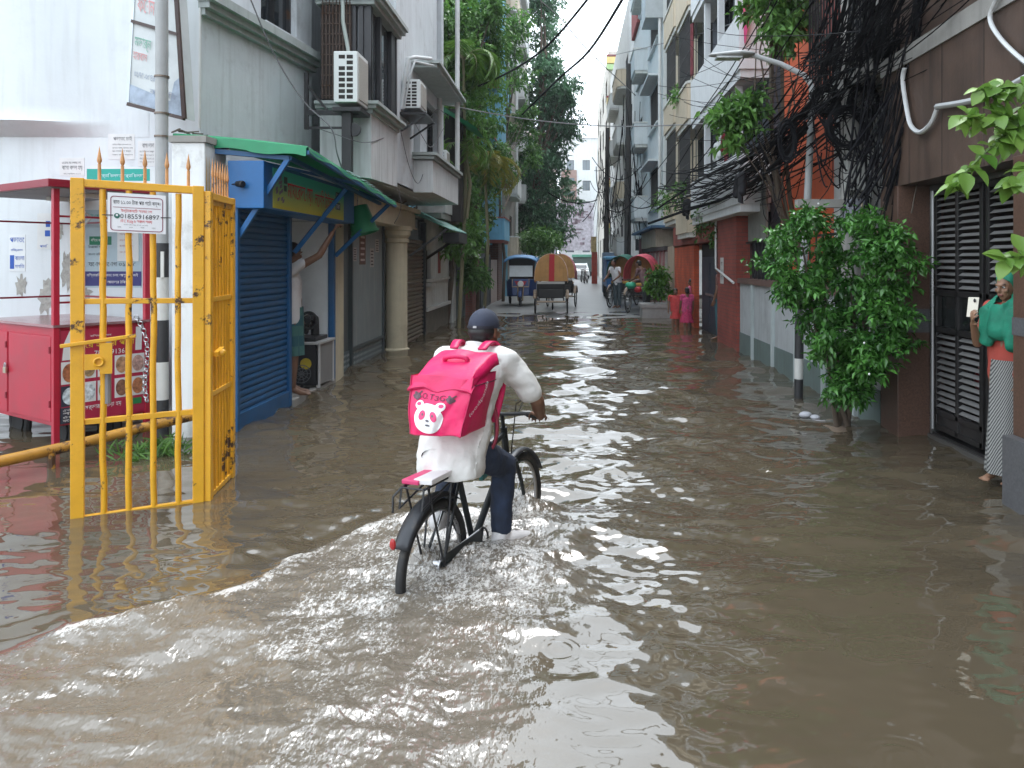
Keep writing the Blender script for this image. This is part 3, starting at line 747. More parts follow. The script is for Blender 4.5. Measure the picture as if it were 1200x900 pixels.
for i in range(36):
    for j in range(3):
        y = 11.06 + i * .08; z = .02 + j * .08; mb.poly([(-3.402, y, z + .03), (-3.402, y + .03, z), (-3.402, y + .06, z + .03), (-3.402, y + .03, z + .06)])
obj('mosaic_tile', mb, M('mosaic_pale', (.36, .42, .44), .4), t)
mb = MB(); mb.box((-3.5, 10.7, 2.3), (-3.12, 15.5, 2.6)); mb.box((-3.5, 10.66, 2.6), (-3.02, 15.55, 2.68)); mb.box((-3.5, 10.68, 2.28), (-3.08, 15.52, 2.31)); obj('beam', mb, cream_m, t, bevel=.008)
mb = MB(); mb.lathe((-3.22, 14.25, 0), [(.24, -.3), (.24, .02), (.20, .05), (.20, 1.98), (.235, 2.0), (.235, 2.05), (.205, 2.07), (.26, 2.13), (.26, 2.2), (.29, 2.22), (.29, 2.29)], 28); obj('column', mb, cream_m, t, smooth=35)
brown_sh = M('brown_shutter', (.20, .165, .125), .6, var=.15, streak=.3, dirt=.3)
mb = MB(); prof = []
for i in range(26):
    z = -.1 + i * .085; prof += [(0, z), (.03, z + .03), (.03, z + .06), (0, z + .083)]
vs = []; fs = []
for (d, z) in prof: vs += [(-3.28 + d, 14.75, z), (-3.28 + d, 17.0, z)]
for i in range(len(prof) - 1): fs.append((2 * i, 2 * i + 1, 2 * i + 3, 2 * i + 2))
mb.add(vs, fs); obj('brown_roller_shutter', mb, brown_sh, t)
mb = MB(); mb.box((-3.32, 17.0, -.3), (-3.2, 17.1, 2.5)); mb.tube([(-3.2, 14.7, 0), (-3.2, 14.7, 2.3)], .02); obj('shutter_post', mb, black_metal, t)
mb = MB(); rg = random.Random(4)
for k in range(120):
    p = V3((rg.uniform(-3.4, -3.03), rg.uniform(10.8, 15.4), 2.70)); d_ = V3((rg.uniform(-1, 1), rg.uniform(-1, 1), rg.uniform(-.1, .4))) * rg.uniform(.04, .12)
    mb.bar(p - d_ * .5, p + d_, .03, .015)
obj('roof_debris', mb, MATS['debris'], t)
# small awning over the brown shutter
mb = MB()
def aw2(u, v):
    p = V3((-3.26, 15.3, 2.66)).lerp(V3((-3.26, 17.9, 2.74)), u).lerp(V3((-2.42, 15.5, 2.30)).lerp(V3((-2.42, 18.0, 2.30)), u), v); return p + V3((0, 0, .02 * math.sin(u * 26 * 6.283)))
mb.grid(aw2, 120, 4); obj('small_awning', mb, M('teal_sheet', (.10, .30, .25), .45, var=.2, streak=.4, dirtcol=(.45, .55, .5)), t, smooth=40)
mb = MB(); mb.bar((-3.22, 15.4, 1.75), (-2.5, 15.6, 2.30), .04); mb.bar((-3.2, 17.05, 1.7), (-2.45, 17.8, 2.3), .05); mb.box((-2.75, 16.6, 2.05), (-2.4, 17.9, 2.27)); obj('awning_bracket', mb, black_metal, t)

# AC units, brackets
def ac_unit(label, x0, x1, y0, y1, z0, z1, bracket=True):
    a = thing('air_conditioner', label, 'air conditioner', ((x0 + x1) / 2, (y0 + y1) / 2, z0))
    mb = MB(); mb.box((x0, y0, z0), (x1, y1, z1)); obj('casing', mb, M('ac_white', (.74, .76, .75), .45, var=.04, streak=.12, dirtcol=(.4, .4, .38)), a, bevel=.012)
    mb = MB(); w = (x1 - x0); h = z1 - z0; n = 8
    for i in range(n):
        for j in range(2):
            if i == 1 and j == 0: continue
            xa = x0 + w * (.22 + .33 * j); za = z1 - h * (.075 + i * .112); mb.box((xa, y0 - .002, za - h * .075), (xa + w * .26, y0 + .01, za))
    obj('side_vent', mb, M('vent_dark', (.03, .025, .022), .8), a)
    mb = MB(); mb.box((x1, y0 + .05, z0 + .05), (x1 + .012, y1 - .04, z1 - .06)); obj('front_grille', mb, M('grille_beige', (.42, .40, .36), .6, var=.2, scale=60, bump=.8, bscale=90), a)
    return a
a = ac_unit('white air conditioner on a black bracket in front of the bay window', -3.05, -2.74, 9.9, 10.42, 3.70, 4.36)
mb = MB(); mb.box((-3.08, 9.95, 3.60), (-2.72, 10.45, 3.65)); mb.bar((-3.50, 10.2, 3.62), (-2.8, 10.2, 3.62), .06); mb.bar((-3.5, 10.2, 3.4), (-3.5, 10.2, 4.15), .05); mb.bar((-3.5, 10.2, 4.0), (-3.2, 10.2, 3.62), .03); mb.bar((-3.5, 10.2, 3.42), (-3.0, 10.2, 3.42), .03)
mb.box((-2.99, 10.05, 2.82), (-2.87, 10.17, 3.62)); mb.lathe((-2.84, 10.1, 3.38), [(0, -.02), (.09, -.02), (.09, .02), (0, .02)], 16, (0, 1, 0)); obj('bracket', mb, black_metal, a)
mb = MB(); mb.tube([(-2.99, 10.45, 4.3), (-3.02, 10.44, 4.55), (-3.08, 10.42, 4.9), (-3.1, 10.42, 6.8)], .028, 8); obj('drain_hose', mb, M('hose', (.42, .47, .44), .6), a, smooth=60)
ac_unit('white air conditioner above the far end of the grey building ledge', -3.0, -2.72, 16.9, 17.35, 3.52, 4.1)
a = ac_unit('old cream air conditioner wrapped in pipes on the grey street wall', UX, UX + .3, 12.55, 13.1, 4.15, 4.62)
mb = MB(); mb.tube([P(470, 128, 12.5), P(474, 95, 12.5), P(478, 69, 12.5), P(486, 67, 12.8), P(505, 69, 13.2)], .035, 8)
mb.tube([P(473, 128, 12.55), P(480, 90, 12.55), P(486, 72, 12.6), P(508, 77, 13.2)], .02, 8); obj('pipe', mb, M('lagging', (.55, .57, .57), .6), a, smooth=60)
mb = MB(); mb.box((UX, 12.4, 4.02), (UX + .42, 13.3, 4.06)); mb.bar((UX, 12.45, 3.75), (UX + .4, 12.45, 4.02), .03); mb.bar((UX, 13.2, 3.75), (UX + .4, 13.2, 4.02), .03); obj('bracket', mb, black_metal, a)

# posters on the grey door
for (px, py, w, h, c, lab) in ((425, 291, 8, 38, (.16, .085, .07), 'tall brown notice sheet pasted on the grey metal door'), (436, 302, 5, 22, (.42, .38, .36), 'narrow pale notice sheet right of the brown notice on the grey door'),
                               (442, 288, 5, 15, (.45, .42, .4), 'small pale notice stuck highest on the grey door'), (416, 298, 4, 16, (.40, .36, .36), 'small pale notice left of the brown notice on the grey door')):
    Y = 3.395 * F / (VX - px); c0 = P(px - w / 2, py, Y); t2 = thing('notice', lab, 'poster', (-3.395, Y, c0.z - .2))
    hh = h / 2 * Y / F; ww = w / 2 * Y / F * 3.2
    mb = MB(); mb.box((-3.399, Y - ww, c0.z - hh), (-3.394, Y + ww, c0.z + hh)); o = obj('sheet', mb, M('notice_%d' % px, c, .85, var=.25, scale=20), t2)
    mb = MB()
    for k in range(5): mb.box((-3.3938, Y - ww * .7, c0.z + hh * (.75 - k * .35)), (-3.3925, Y + ww * (.7 - .2 * (k % 2)), c0.z + hh * (.62 - k * .35)))
    obj('printed_line', mb, M('print_dark', (.06, .04, .04), .8) if px != 425 else M('print_pale', (.5, .4, .36), .8), t2)
# ------------------------------------------------------------------ things by the corner building
# ---- striped pole
PX_ = -3.88; PYY = 7.30
pole_grey = M('pole_grey', (.36, .37, .37), .6, var=.1, streak=.4, dirt=.3, dirtcol=(.16, .15, .14))
t = thing('striped_pole', 'grey steel pole with black and white painted bands behind the yellow gate', 'pole', (PX_, PYY, -.3))
mb = MB(); mb.tube([(PX_, PYY, -.3), (PX_, PYY, 1.82)], .058, 20); mb.tube([(PX_, PYY, 1.82), (PX_, PYY, 6.6)], [.057, .056], 20); obj('shaft', mb, pole_grey, t, smooth=60)
bw_ = M('band_white', (.58, .58, .55), .7, dirt=.5, dirtcol=(.25, .24, .22)); bb_ = M('band_black', (.03, .03, .032), .6, dirt=.3, dirtcol=(.1, .1, .1))
def pz(py, Y=PYY): return CAMH + (VY - py) * Y / F
for (ya, yb, m) in ((285, 325, bb_), (325, 375, bw_), (375, 424, bb_), (424, 468, bw_), (468, 512, bb_)):
    mb = MB(); mb.tube([(PX_, PYY, pz(ya)), (PX_, PYY, pz(yb))], .0605, 20); obj('painted_band', mb, m, t, smooth=60)
mb = MB()
for (py) in (90, 133, 160): mb.lathe((PX_, PYY, pz(py)), [(.058, -.008), (.066, -.008), (.066, .008), (.058, .008)], 20)
obj('band_clamp', mb, M('clamp', (.2, .16, .13), .5, metal=.6, rust=.5), t)
mb = MB(); mb.box((PX_ + .02, PYY - .062, pz(325)), (PX_ + .05, PYY - .05, pz(285) - .08)); obj('sticker_rag', mb, bw_, t)

# ---- hanging sign box on the pole
t = thing('light_box_sign', 'faded hanging sign box with Bengali lettering fixed to the striped pole', 'sign', tuple(P(180, 138, 7.55)))
Ys = 7.5
TL, TR, BL, BR = P(161, -75, Ys + .30), P(203, -60, Ys + .12), P(150, 122, Ys + .22), P(216, 139, Ys + .02)
Nn = (TR - TL).cross(BL - TL).normalized()
if Nn.y > 0: Nn = -Nn
D_s = -Nn * .13
mb = MB(); mb.add([TL, TR, BR, BL, TL + D_s, TR + D_s, BR + D_s, BL + D_s], [(0, 1, 2, 3), (7, 6, 5, 4), (0, 4, 5, 1), (1, 5, 6, 2), (2, 6, 7, 3), (3, 7, 4, 0)])
obj('face', mb, M('sign_faded', (.50, .53, .53), .5, var=.12, scale=2.5, dirt=.35, dirtcol=(.34, .36, .40), dscale=2), t)
def sg(u, v, d=.006): return TL.lerp(TR, u).lerp(BL.lerp(BR, u), v) + Nn * d
frm = M('rust_frame', (.045, .022, .018), .5, rust=.6)
mb = MB(); mb.bar(TL, BL, .03); obj('pale_edge', mb, M('pale_edge', (.66, .72, .75), .5), t)
mb = MB(); mb.bar(TR, BR, .035); mb.bar(BL, BR, .035); mb.bar(sg(0, .51), sg(1, .51), .03); obj('frame', mb, frm, t)
ink_g = M('faded_green', (.16, .36, .27), .6); ink_r = M('faded_red', (.55, .24, .24), .6); ink_k = M('faded_blue', (.26, .30, .38), .6)
fn2 = lambda x, y: sg(x, 1 - y, .008)
mb = MB(); addtext(mb, 'মডার্ন', fn2, .08, .33, .34, .08); obj('green_lettering', mb, ink_g, t); mb = MB(); addtext(mb, 'ঢাকা', fn2, .12, .80, .3, .1); obj('green_lettering', mb, ink_g, t)
mb = MB(); addtext(mb, 'হারবাল', fn2, .06, .27, .28, .05); obj('red_lettering', mb, ink_r, t); mb = MB(); addtext(mb, 'ফোন', fn2, .1, .56, .4, .09); obj('red_lettering', mb, ink_r, t)
mb = MB(); addtext(mb, 'BB', fn2, .55, .34, .2, .09); addtext(mb, '০১৭৫-০৫৪৬', fn2, .1, .17, .4, .035); addtext(mb, 'ক্লিনিক', fn2, .4, .085, .5, .05); obj('dark_lettering', mb, ink_k, t)
mb = MB(); mb.poly([sg(.02, .88), sg(.98, .93), sg(.98, .99), sg(.02, .985)]); mb.poly([sg(.72, .99), sg(.98, .99), sg(.98, .76), sg(.86, .8)]); obj('blue_print', mb, M('faded_print', (.30, .36, .44), .6, var=.25, scale=10), t)
mb = MB(); mb.bar(sg(.5, .3, -.02), V3((PX_, PYY, sg(.5, .3).z)), .02); mb.bar(sg(.5, .9, -.02), V3((PX_, PYY, sg(.5, .9).z)), .02); obj('clamp', mb, frm, t)

# ---- posters on the white wall
YP = YW - .006
def wallbox(px0, px1, py0, py1, d0=.0, d1=.004):
    a = P(px0, py1, YW); b = P(px1, py0, YW); m_ = MB(); m_.box((a.x, YW - d1, a.z), (b.x, YW - d0, b.z)); return m_
def wfn(px0, py1, d): 
    o = P(px0, py1, YW); return lambda x, y: V3((o.x + x * YW / F, YW - d, o.z + y * YW / F))
paper = M('paper', (.70, .71, .70), .85, var=.06, scale=8, dirt=.2, dirtcol=(.45, .44, .4))
def poster(label, px0, px1, py0, py1, mat, lines, extra=None, dd=0.0):
    c = P((px0 + px1) / 2, py1, YW); t = thing('poster', label, 'poster', (c.x, YW, c.z))
    obj('sheet', wallbox(px0, px1, py0, py1, 0, .004 + dd), mat, t)
    f = wfn(px0, py1, .0065 + dd); f1 = wfn(px0, py1, .0052 + dd)
    groups = {}
    for (s, x, y, w, h, m) in lines:
        groups.setdefault(m, MB()); addtext(groups[m], s, f, x - px0, py1 - y, w, h)
    for m, b in groups.items(): obj('lettering', b, m, t)
    if extra:
        for (x0, x1, y0, y1, m, nm) in extra:
            b = MB(); b.poly([f1(x0 - px0, py1 - y1), f1(x1 - px0, py1 - y1), f1(x1 - px0, py1 - y0), f1(x0 - px0, py1 - y0)]); obj(nm, b, m, t)
    return t
grey_ink = M('grey_ink', (.18, .18, .19), .8); blue_ink = M('blue_ink', (.03, .10, .42), .7); pale_ink = M('pale_ink', (.62, .80, .84), .7)
txtl = ['অভিজ্ঞ শিক্ষক দ্বারা পডানো হয়', 'বাসায় গিয়ে পডাতে চাই', 'যোগাযোগ করুন', 'সকল বিষয় যত্নসহ', 'ফোন ০১৭১১']
poster('white tuition notice with grey Bengali lines high on the white wall', 127, 158, 157, 187, paper,
       [('পডাতে চাই', 133, 165, 22, 6, grey_ink)] + [(txtl[k % 5], 132, 170.5 + k * 4, 22 + (k % 2) * 2, 2.2, grey_ink) for k in range(4)])
poster('torn white notice beside the pole, right of the tuition notice', 162, 182, 165, 195, paper,
       [('বাসা ভাডা', 167, 173, 14, 5, grey_ink)] + [(txtl[(k + 2) % 5], 164, 179 + k * 4, 17, 2.2, grey_ink) for k in range(4)])
poster('small white notice reading moving house in Bengali above the cart', 70, 99, 185, 206, paper,
       [('এখানে যোগাযোগ', 73, 192, 22, 2.6, grey_ink), ('বাসা বদল হয়', 73, 200, 24, 6, grey_ink), ('মোবাইল ০১৭', 75, 204.5, 20, 2, grey_ink)])
teal = M('teal_print', (.02, .36, .29), .6)
poster('teal and white banner behind the gate spikes, wider than the notices', 101, 182, 196, 226, M('banner_white', (.70, .74, .74), .6), 
       [('ভর্তি চলছে ভর্তি চলছে', 116, 209, 54, 6, pale_ink)], [(102, 176, 198, 212, teal, 'teal_band'), (102, 150, 215, 221, teal, 'teal_stripe')])
poster('blue and white school banner with a navy foot strip behind the gate', 98, 166, 246, 337, M('banner_blue', (.40, .50, .55), .6, var=.1, scale=3),
       [('শিক্ষা একাডেমি', 101, 256, 24, 6, teal), ('বিশেষ কোর্স', 107, 284, 18, 5, white_ink), ('ইংরেজি গণিত', 104, 291, 20, 4, black_ink), ('বাংলা বিজ্ঞান', 104, 300, 22, 4, black_ink), ('যোগাযোগ ০১৮৫৫', 104, 312, 56, 5, black_ink), ('বিস্তারিত জানতে চলে আসুন আজই', 102, 325, 60, 5, white_ink), ('আমাদের ঠিকানা', 126, 332, 26, 4, white_ink)],
       [(105, 131, 277, 287, M('banner_green', (.01, .16, .08), .6), 'green_badge'), (98, 166, 318, 335, M('banner_navy', (.03, .03, .16), .6), 'navy_strip')])
poster('torn white flyer pasted over the blue school banner', 138, 163, 264, 306, paper, [(txtl[k % 5], 141, 276 + k * 7, 15, 3, M('flyer_red', (.45, .2, .2), .8)) for k in range(4)], dd=.006)
poster('blue stencilled Bengali advert painted low on the white wall', 11, 30, 275, 318, M('white_wash', (.72, .75, .76), .85),
       [('পডাতে', 12, 284, 17, 6, blue_ink), ('বিজ্ঞান', 13, 295, 14, 4, blue_ink), ('বাংলা', 18, 305, 11, 5, blue_ink), ('গণিত', 18, 314, 11, 5, blue_ink)], [(12, 17, 299, 315, blue_ink, 'blue_block')])
poster('small white flyer with two blue drops beside the cart post', 44, 60, 250, 292, paper, [('পানি', 47, 290, 10, 4, blue_ink)],
       [(54, 59, 259, 266, blue_ink, 'blue_drop'), (53, 59, 270, 277, blue_ink, 'blue_drop')])

# ---- yellow swing gate: front leaf and side leaf
def gleaf(label, p0, p1, z1, nb, posts, rails, spikes, zb=-.12, w=.04, cap=True):
    p0, p1 = V3(p0), V3(p1); d = (p1 - p0); L = d.length; d.normalize()
    t = thing('gate_leaf', label, 'gate', tuple(p0 + V3((0, 0, zb))))
    at = lambda s, z: p0 + d * s + V3((0, 0, z))
    up = d
    fr = MB()
    for (s, ww) in posts: fr.bar(at(s, zb), at(s, z1(s)), ww, ww, up=up)
    fr.bar(at(0, z1(0) - .03), at(L, z1(L) - .03), .06, .05)
    obj('gate_frame', fr, yellow_m, t, bevel=.004)
    rg = random.Random(int(L * 100)); 
    for i in range(nb):
        s = L * (i + 1) / (nb + 1) + rg.uniform(-.008, .008); mb = MB(); pts = []
        for k in range(15): pts.append(at(s, zb + (z1(s) - .06 - zb) * k / 14) + d * rg.uniform(-.005, .005) + V3((-d.y, d.x, 0)) * rg.uniform(-.004, .004))
        mb.tube(pts, w / 2, 8); obj('bar', mb, yellow_m, t, smooth=50)
    mb = MB()
    for z in rails: mb.bar(at(.02, z[0]), at(L - .02, z[1]), .035, .035)
    obj('rail', mb, yellow_m, t, bevel=.003)
    for i in range(spikes):
        s = .12 + (L - .2) * i / max(1, spikes - 1); b = at(s, z1(s)); mb = MB()
        mb.tube([b + V3((0, 0, -.02)), b + V3((0, 0, .10))], .010 if w > .035 else .006, 6)
        mb.lathe(b + V3((0, 0, .10)), [(.006, 0), (.014, .018), (.015, .03), (0, .12)] if w > .035 else [(.004, 0), (.010, .03), (.009, .05), (0, .15)], 8); obj('spike', mb, M('spike_paint', (.55, .27, .10), .5, rust=.5, var=.2, scale=20), t)
    return t, at, d, L
g0, g1 = V3((-3.135, 4.95, 0)), V3((-2.515, 5.28, 0))
g0n = P(91, 300, 4.95).xy; g1n = P(236, 300, 5.28).xy
g0 = V3((*g0n, 0)); g1 = V3((*g1n, 0))
t, at, d, L = gleaf('yellow gate leaf facing the viewer, with a printed notice wired to it', g0, g1, lambda s: 2.185 - .03 * s, 4, [(0, .075), (.70, .07)], [(1.39, 1.38), (.61, .62), (-.012, .0)], 5)
n_g = V3((d.y, -d.x, 0))
mb = MB(); mb.bar(at(.0, 1.11) + n_g * .05 + d * (-.09), at(.33, 1.16) + n_g * .05, .024); obj('bolt', mb, yellow_m, t, bevel=.004)
mb = MB(); mb.obox(at(.16, 1.02) + n_g * .05, d * .035, n_g * .006, V3((0, 0, .10))); mb.obox(at(.10, 1.0) + n_g * .045, d * .06, n_g * .008, V3((0, 0, .05))); mb.ring(at(.12, 1.0) + n_g * .065, n_g, .025, .008, 16, 6); obj('lock_plate', mb, yellow_m, t)
mb = MB(); mb.tube([at(.165, .72) + n_g * .0, at(.165, 1.12)], .0225, 10); obj('bare_patch', mb, M('grey_primer', (.22, .21, .21), .6), t)
mb = MB(); mb.box((0, 0, 0), (0, 0, 0)) if False else None
t2, at2, d2, L2 = gleaf('yellow gate leaf turned end-on beside the blue shutter, close-set bars', (*P(243, 300, 5.30).xy, 0), (*P(270, 300, 5.88).xy, 0), lambda s: 2.13 + .0 * s, 7, [(0, .06), (.585, .06)], [(1.38, 1.38), (.72, .72), (.02, .02), (2.06, 2.06)], 7, zb=-.1, w=.034)
n2 = V3((d2.y, -d2.x, 0))
mb = MB(); mb.bar(at2(.05, 1.0) + n2 * .04, at2(.22, 1.02) + n2 * .04, .03); mb.ball(at2(.13, 1.0) + n2 * .06, .03, 8, 6); obj('latch', mb, yellow_m, t2)
# notice on the gate
fO = at(.115, 1.855 + .03) ; 
t = thing('gate_notice', 'white printed notice with a phone number wired to the yellow gate bars', 'sign', tuple(at(.26, 1.86)))
U_ = d; up_ = V3((0, 0, 1)); o0 = at(.168, 1.835) + n_g * .045
sw, sh = .335, .258
pf = plane_fn(o0, d - V3((0, 0, .03)), up_, n_g, .0)
mb = MB(); c = o0 + d * sw / 2 + up_ * sh / 2; mb.obox(c - n_g * .004, (d - V3((0, 0, .03))) * sw / 2, n_g * .003, up_ * sh / 2); obj('board', mb, M('sign_white', (.78, .78, .80), .4, var=.03), t)
pf = plane_fn(o0, d - V3((0, 0, .03)), up_, n_g, .002)
maroon = M('maroon_ink', (.22, .03, .07), .5)
mb = MB(); r = []
def rr(x0, y0, x1, y1, rad, n=5):
    out = []
    for (cx, cy, a0) in ((x1 - rad, y1 - rad, 0), (x0 + rad, y1 - rad, 90), (x0 + rad, y0 + rad, 180), (x1 - rad, y0 + rad, 270)):
        for k in range(n + 1): an = R(a0 + 90 * k / n); out.append((cx + rad * math.cos(an), cy + rad * math.sin(an)))
    return out
oa = rr(.016, .016, sw - .016, sh - .016, .02); ob = rr(.021, .021, sw - .021, sh - .021, .016); k_ = len(oa)
mb.add([pf(*p) for p in oa] + [pf(*p) for p in ob], [(i, (i + 1) % k_, k_ + (i + 1) % k_, k_ + i) for i in range(k_)])
mb.poly([pf(.03, .168), pf(sw - .03, .168), pf(sw - .03, .171), pf(.03, .171)]); obj('border', mb, maroon, t)
mb = MB(); addtext(mb, 'রাত ১১.৩০ টার পর গেট বন্ধ।', pf, .032, .182, .27, .042); addtext(mb, '01855916897', pf, .072, .098, .225, .03); obj('black_lettering', mb, black_ink, t)
mb = MB(); addtext(mb, 'ইন্টারনেট সংযোগ', pf, .075, .134, .18, .028); addtext(mb, 'ITC Kalg It সকল সময়', pf, .075, .066, .18, .024); obj('red_lettering', mb, red_ink, t)
mb = MB(); addtext(mb, 'সেবা নিন ঘরে বসেই এখনই', pf, .09, .053, .14, .009)
for k, s in enumerate(('নাম', 'ফ্ল্যাট', 'সময়', 'ভাডা')): addtext(mb, s, pf, .055 + k * .066, .035, .022, .010)
obj('small_lettering', mb, grey_ink, t)
mb = MB(); cc = (.053, .113); mb.poly([pf(cc[0] + .017 * math.cos(a_ / 10 * math.pi), cc[1] + .017 * math.sin(a_ / 10 * math.pi)) for a_ in range(20)]); q = obj('phone_badge', mb, M('badge_green', (.01, .12, .09), .5), t)
pf3 = plane_fn(o0, d - V3((0, 0, .03)), up_, n_g, .004)
mb = MB(); mb.poly([pf3(cc[0] + .007 * math.cos(a_ / 8 * math.pi), cc[1] + .004 + .007 * math.sin(a_ / 8 * math.pi)) for a_ in range(16)]); obj('badge_mark', mb, white_ink, t)
mb = MB(); mb.bar(o0 + V3((0, 0, .115)) - d * .03, o0 + V3((0, 0, .115)) + d * .03, .006); mb.bar(o0 + d * (sw - .03) + V3((0, 0, .105)), o0 + d * (sw + .03) + V3((0, 0, .105)), .006); obj('tie_wire', mb, black_metal, t)

# ---- rusty yellow barrier pipe
t = thing('barrier_pipe', 'long rusty yellow barrier pipe lying behind the gate just above the water', 'barrier', tuple(P(110, 520, 6.4)))
pts = [P(-160, 580, 5.05), P(0, 541, 5.75), P(85, 522, 6.3), P(160, 503, 6.75), P(232, 486, 7.12)]
mb = MB(); mb.tube(pts, .045, 12); obj('pipe', mb, M('rusty_yellow', (.45, .22, .03), .55, var=.25, scale=5, rust=.9), t, smooth=60)
mb = MB(); mb.tube([P(60, 531, 6.1), P(60, 560, 6.1)], .03, 8); obj('stub_leg', mb, M('rusty_yellow', (.4, .2, .03)), t)

# ---- red food cart
CR = math.atan2(.77, .64)        # direction of the panel side, running away to the right
cu = V3((math.cos(R(57)), math.sin(R(57)), 0)); cv = V3((-cu.y, cu.x, 0))   # cu: along the picture panel, cv: along the doors (to the left)
c0 = P(65, 400, 6.8); c0 = V3((c0.x, c0.y, 0))
cw, cl = .80, 1.45
t = thing('food_cart', 'red steel food cart with canopy, padlocked doors and a picture panel of dishes', 'food cart', tuple(c0))
red_m = M('cart_red', (.40, .012, .035), .38, var=.15, scale=3, dirt=.25, dirtcol=(.22, .02, .03)); redd = M('cart_maroon', (.24, .01, .025), .4, var=.15)
cp = lambda a, b, z: c0 + cu * a + cv * b + V3((0, 0, z))
zb, zt, zr = .18, 1.06, 2.30
mb = MB(); mb.obox(cp(cw / 2, cl / 2, (zb + zt) / 2), cu * cw / 2, cv * cl / 2, V3((0, 0, (zt - zb) / 2))); obj('cabinet', mb, red_m, t, bevel=.008)
mb = MB(); mb.obox(cp(cw / 2, cl / 2, zt + .012), cu * (cw / 2 + .03), cv * (cl / 2 + .03), V3((0, 0, .012))); obj('counter', mb, M('counter_steel', (.42, .22, .23), .2, metal=.6), t)
for i, (b0, b1) in enumerate(((.05, .90), (.93, 1.41))):
    mb = MB(); mb.obox(cp(-.008, (b0 + b1) / 2, (zb + zt) / 2 - .02), cu * .01, cv * (b1 - b0) / 2, V3((0, 0, (zt - zb) / 2 - .06))); dr = obj('cart_door', mb, red_m, t, bevel=.006)
    mb = MB(); 
    for z in (zb + .2, zt - .2): mb.tube([cp(-.022, b0 + .01, z - .03), cp(-.022, b0 + .01, z + .03)], .01, 8)
    obj('hinge', mb, redd, dr)
mb = MB(); pc = cp(-.04, .915, .62); mb.obox(pc, cv * .028, cu * .01, V3((0, 0, .028))); lock = obj('padlock', mb, M('brass', (.5, .45, .34), .35, metal=.9), t, bevel=.004)
mb = MB(); mb.tube([pc + cv * .018 + V3((0, 0, .02)), pc + cv * .018 + V3((0, 0, .055)), pc + V3((0, 0, .07)), pc - cv * .018 + V3((0, 0, .055)), pc - cv * .018 + V3((0, 0, .02))], .006, 6); obj('shackle', mb, chrome, lock)
for (a, b) in ((0, 0), (cw, 0), (0, cl), (cw, cl)):
    mb = MB(); mb.bar(cp(a, b, -.12), cp(a, b, zr), .05, .05, up=cu); obj('post', mb, red_m, t, bevel=.004)
mb = MB(); rz = lambda a, b: zr + .03
mb.obox(cp(cw / 2, cl / 2, zr + .035), cu * (cw / 2 + .10), cv * (cl / 2 + .1), V3((0, 0, .035))); obj('canopy', mb, redd, t, bevel=.006)
mb = MB(); mb.obox(cp(cw / 2, cl / 2, zr - .004), cu * (cw / 2 + .06), cv * (cl / 2 + .06), V3((0, 0, .004))); obj('canopy_lining', mb, M('lining_grey', (.28, .29, .30), .7), t)
for b in (.3, .95):
    mb = MB(); mb.obox(cp(cw * .55, b, zr - .03), cu * .10, cv * .035, V3((0, 0, .02))); obj('lamp_holder', mb, paper, t)
mb = MB()
for z in (1.28, 2.05): mb.bar(cp(cw, 0, z), cp(cw, cl, z), .018); mb.bar(cp(0, 0, z), cp(cw, 0, z), .018); mb.bar(cp(0, cl, z), cp(cw, cl, z), .018)
obj('guard_rail', mb, redd, t)
mb = MB(); mb.tube([cp(cw * .55, .75, zr - .05), cp(cw * .9, .9, 2.1), cp(cw - .03, cl - .03, 1.9), cp(cw - .03, cl - .05, 1.3)], .012, 6); obj('lamp_cable', mb, bw_, t)
for (a, b) in ((.2, .3), (.2, cl - .25), (cw - .2, .3)):
    mb = MB(); mb.ring(cp(a, b, .08), cu, .17, .035, 24, 8); mb.lathe(cp(a, b, .08), [(0, -.03), (.12, -.03), (.12, .03), (0, .03)], 16, cu); obj('wheel', mb, rubber, t)
# picture panel
pn = -cv
pO = cp(.03, 0, zb + .02) + pn * .012; pu = cu; pw_, ph_ = cw - .05, zt - zb - .05
pfn = plane_fn(pO, pu, up_, pn, .004); pfn1 = plane_fn(pO, pu, up_, pn, .007); pfn2 = plane_fn(pO, pu, up_, pn, .010)
mb = MB(); mb.obox(pO + pu * pw_ / 2 + up_ * ph_ / 2, pu * pw_ / 2, pn * .003, up_ * ph_ / 2); pan = obj('picture_panel', mb, M('panel_red', (.36, .015, .05), .5), t)
def prect(fn, x0, y0, x1, y1):
    b = MB(); b.poly([fn(x0 * pw_, y0 * ph_), fn(x1 * pw_, y0 * ph_), fn(x1 * pw_, y1 * ph_), fn(x0 * pw_, y1 * ph_)]); return b
pwhite = M('print_white', (.66, .66, .66), .6)
foods = [(.36, .12, .05), (.30, .20, .10), (.25, .03, .03), (.40, .22, .12), (.45, .28, .24), (.36, .14, .06), (.55, .6, .64), (.34, .3, .1), (.22, .1, .06), (.42, .16, .07), (.5, .5, .52)]
cells = [(0.01, .42, .2, .66), (.24, .46, .4, .66), (.42, .46, .58, .66), (.62, .46, .79, .68), (.82, .46, .99, .68), (0.01, .18, .2, .40), (.24, .2, .4, .42), (.42, .2, .58, .42), (.62, .2, .79, .42), (.82, .2, .99, .42)]
for k, (x0, y0, x1, y1) in enumerate(cells):
    p_ = obj('dish_print', prect(pfn, x0, y0, x1, y1), pwhite if k != 5 else M('print_navy', (.03, .03, .05), .6), pan)
    b = MB(); cx, cy = (x0 + x1) / 2, (y0 + y1) / 2; b.poly([pfn1(cx * pw_ + (x1 - x0) * .43 * pw_ * math.cos(q_ / 12 * math.pi), cy * ph_ + (y1 - y0) * .42 * ph_ * math.sin(q_ / 12 * math.pi)) for q_ in range(24)])
    fm_ = M('dish_%d' % k, foods[k] if k != 5 else (.5, .56, .6), .6, var=.6, scale=26); obj('dish', b, fm_, p_)
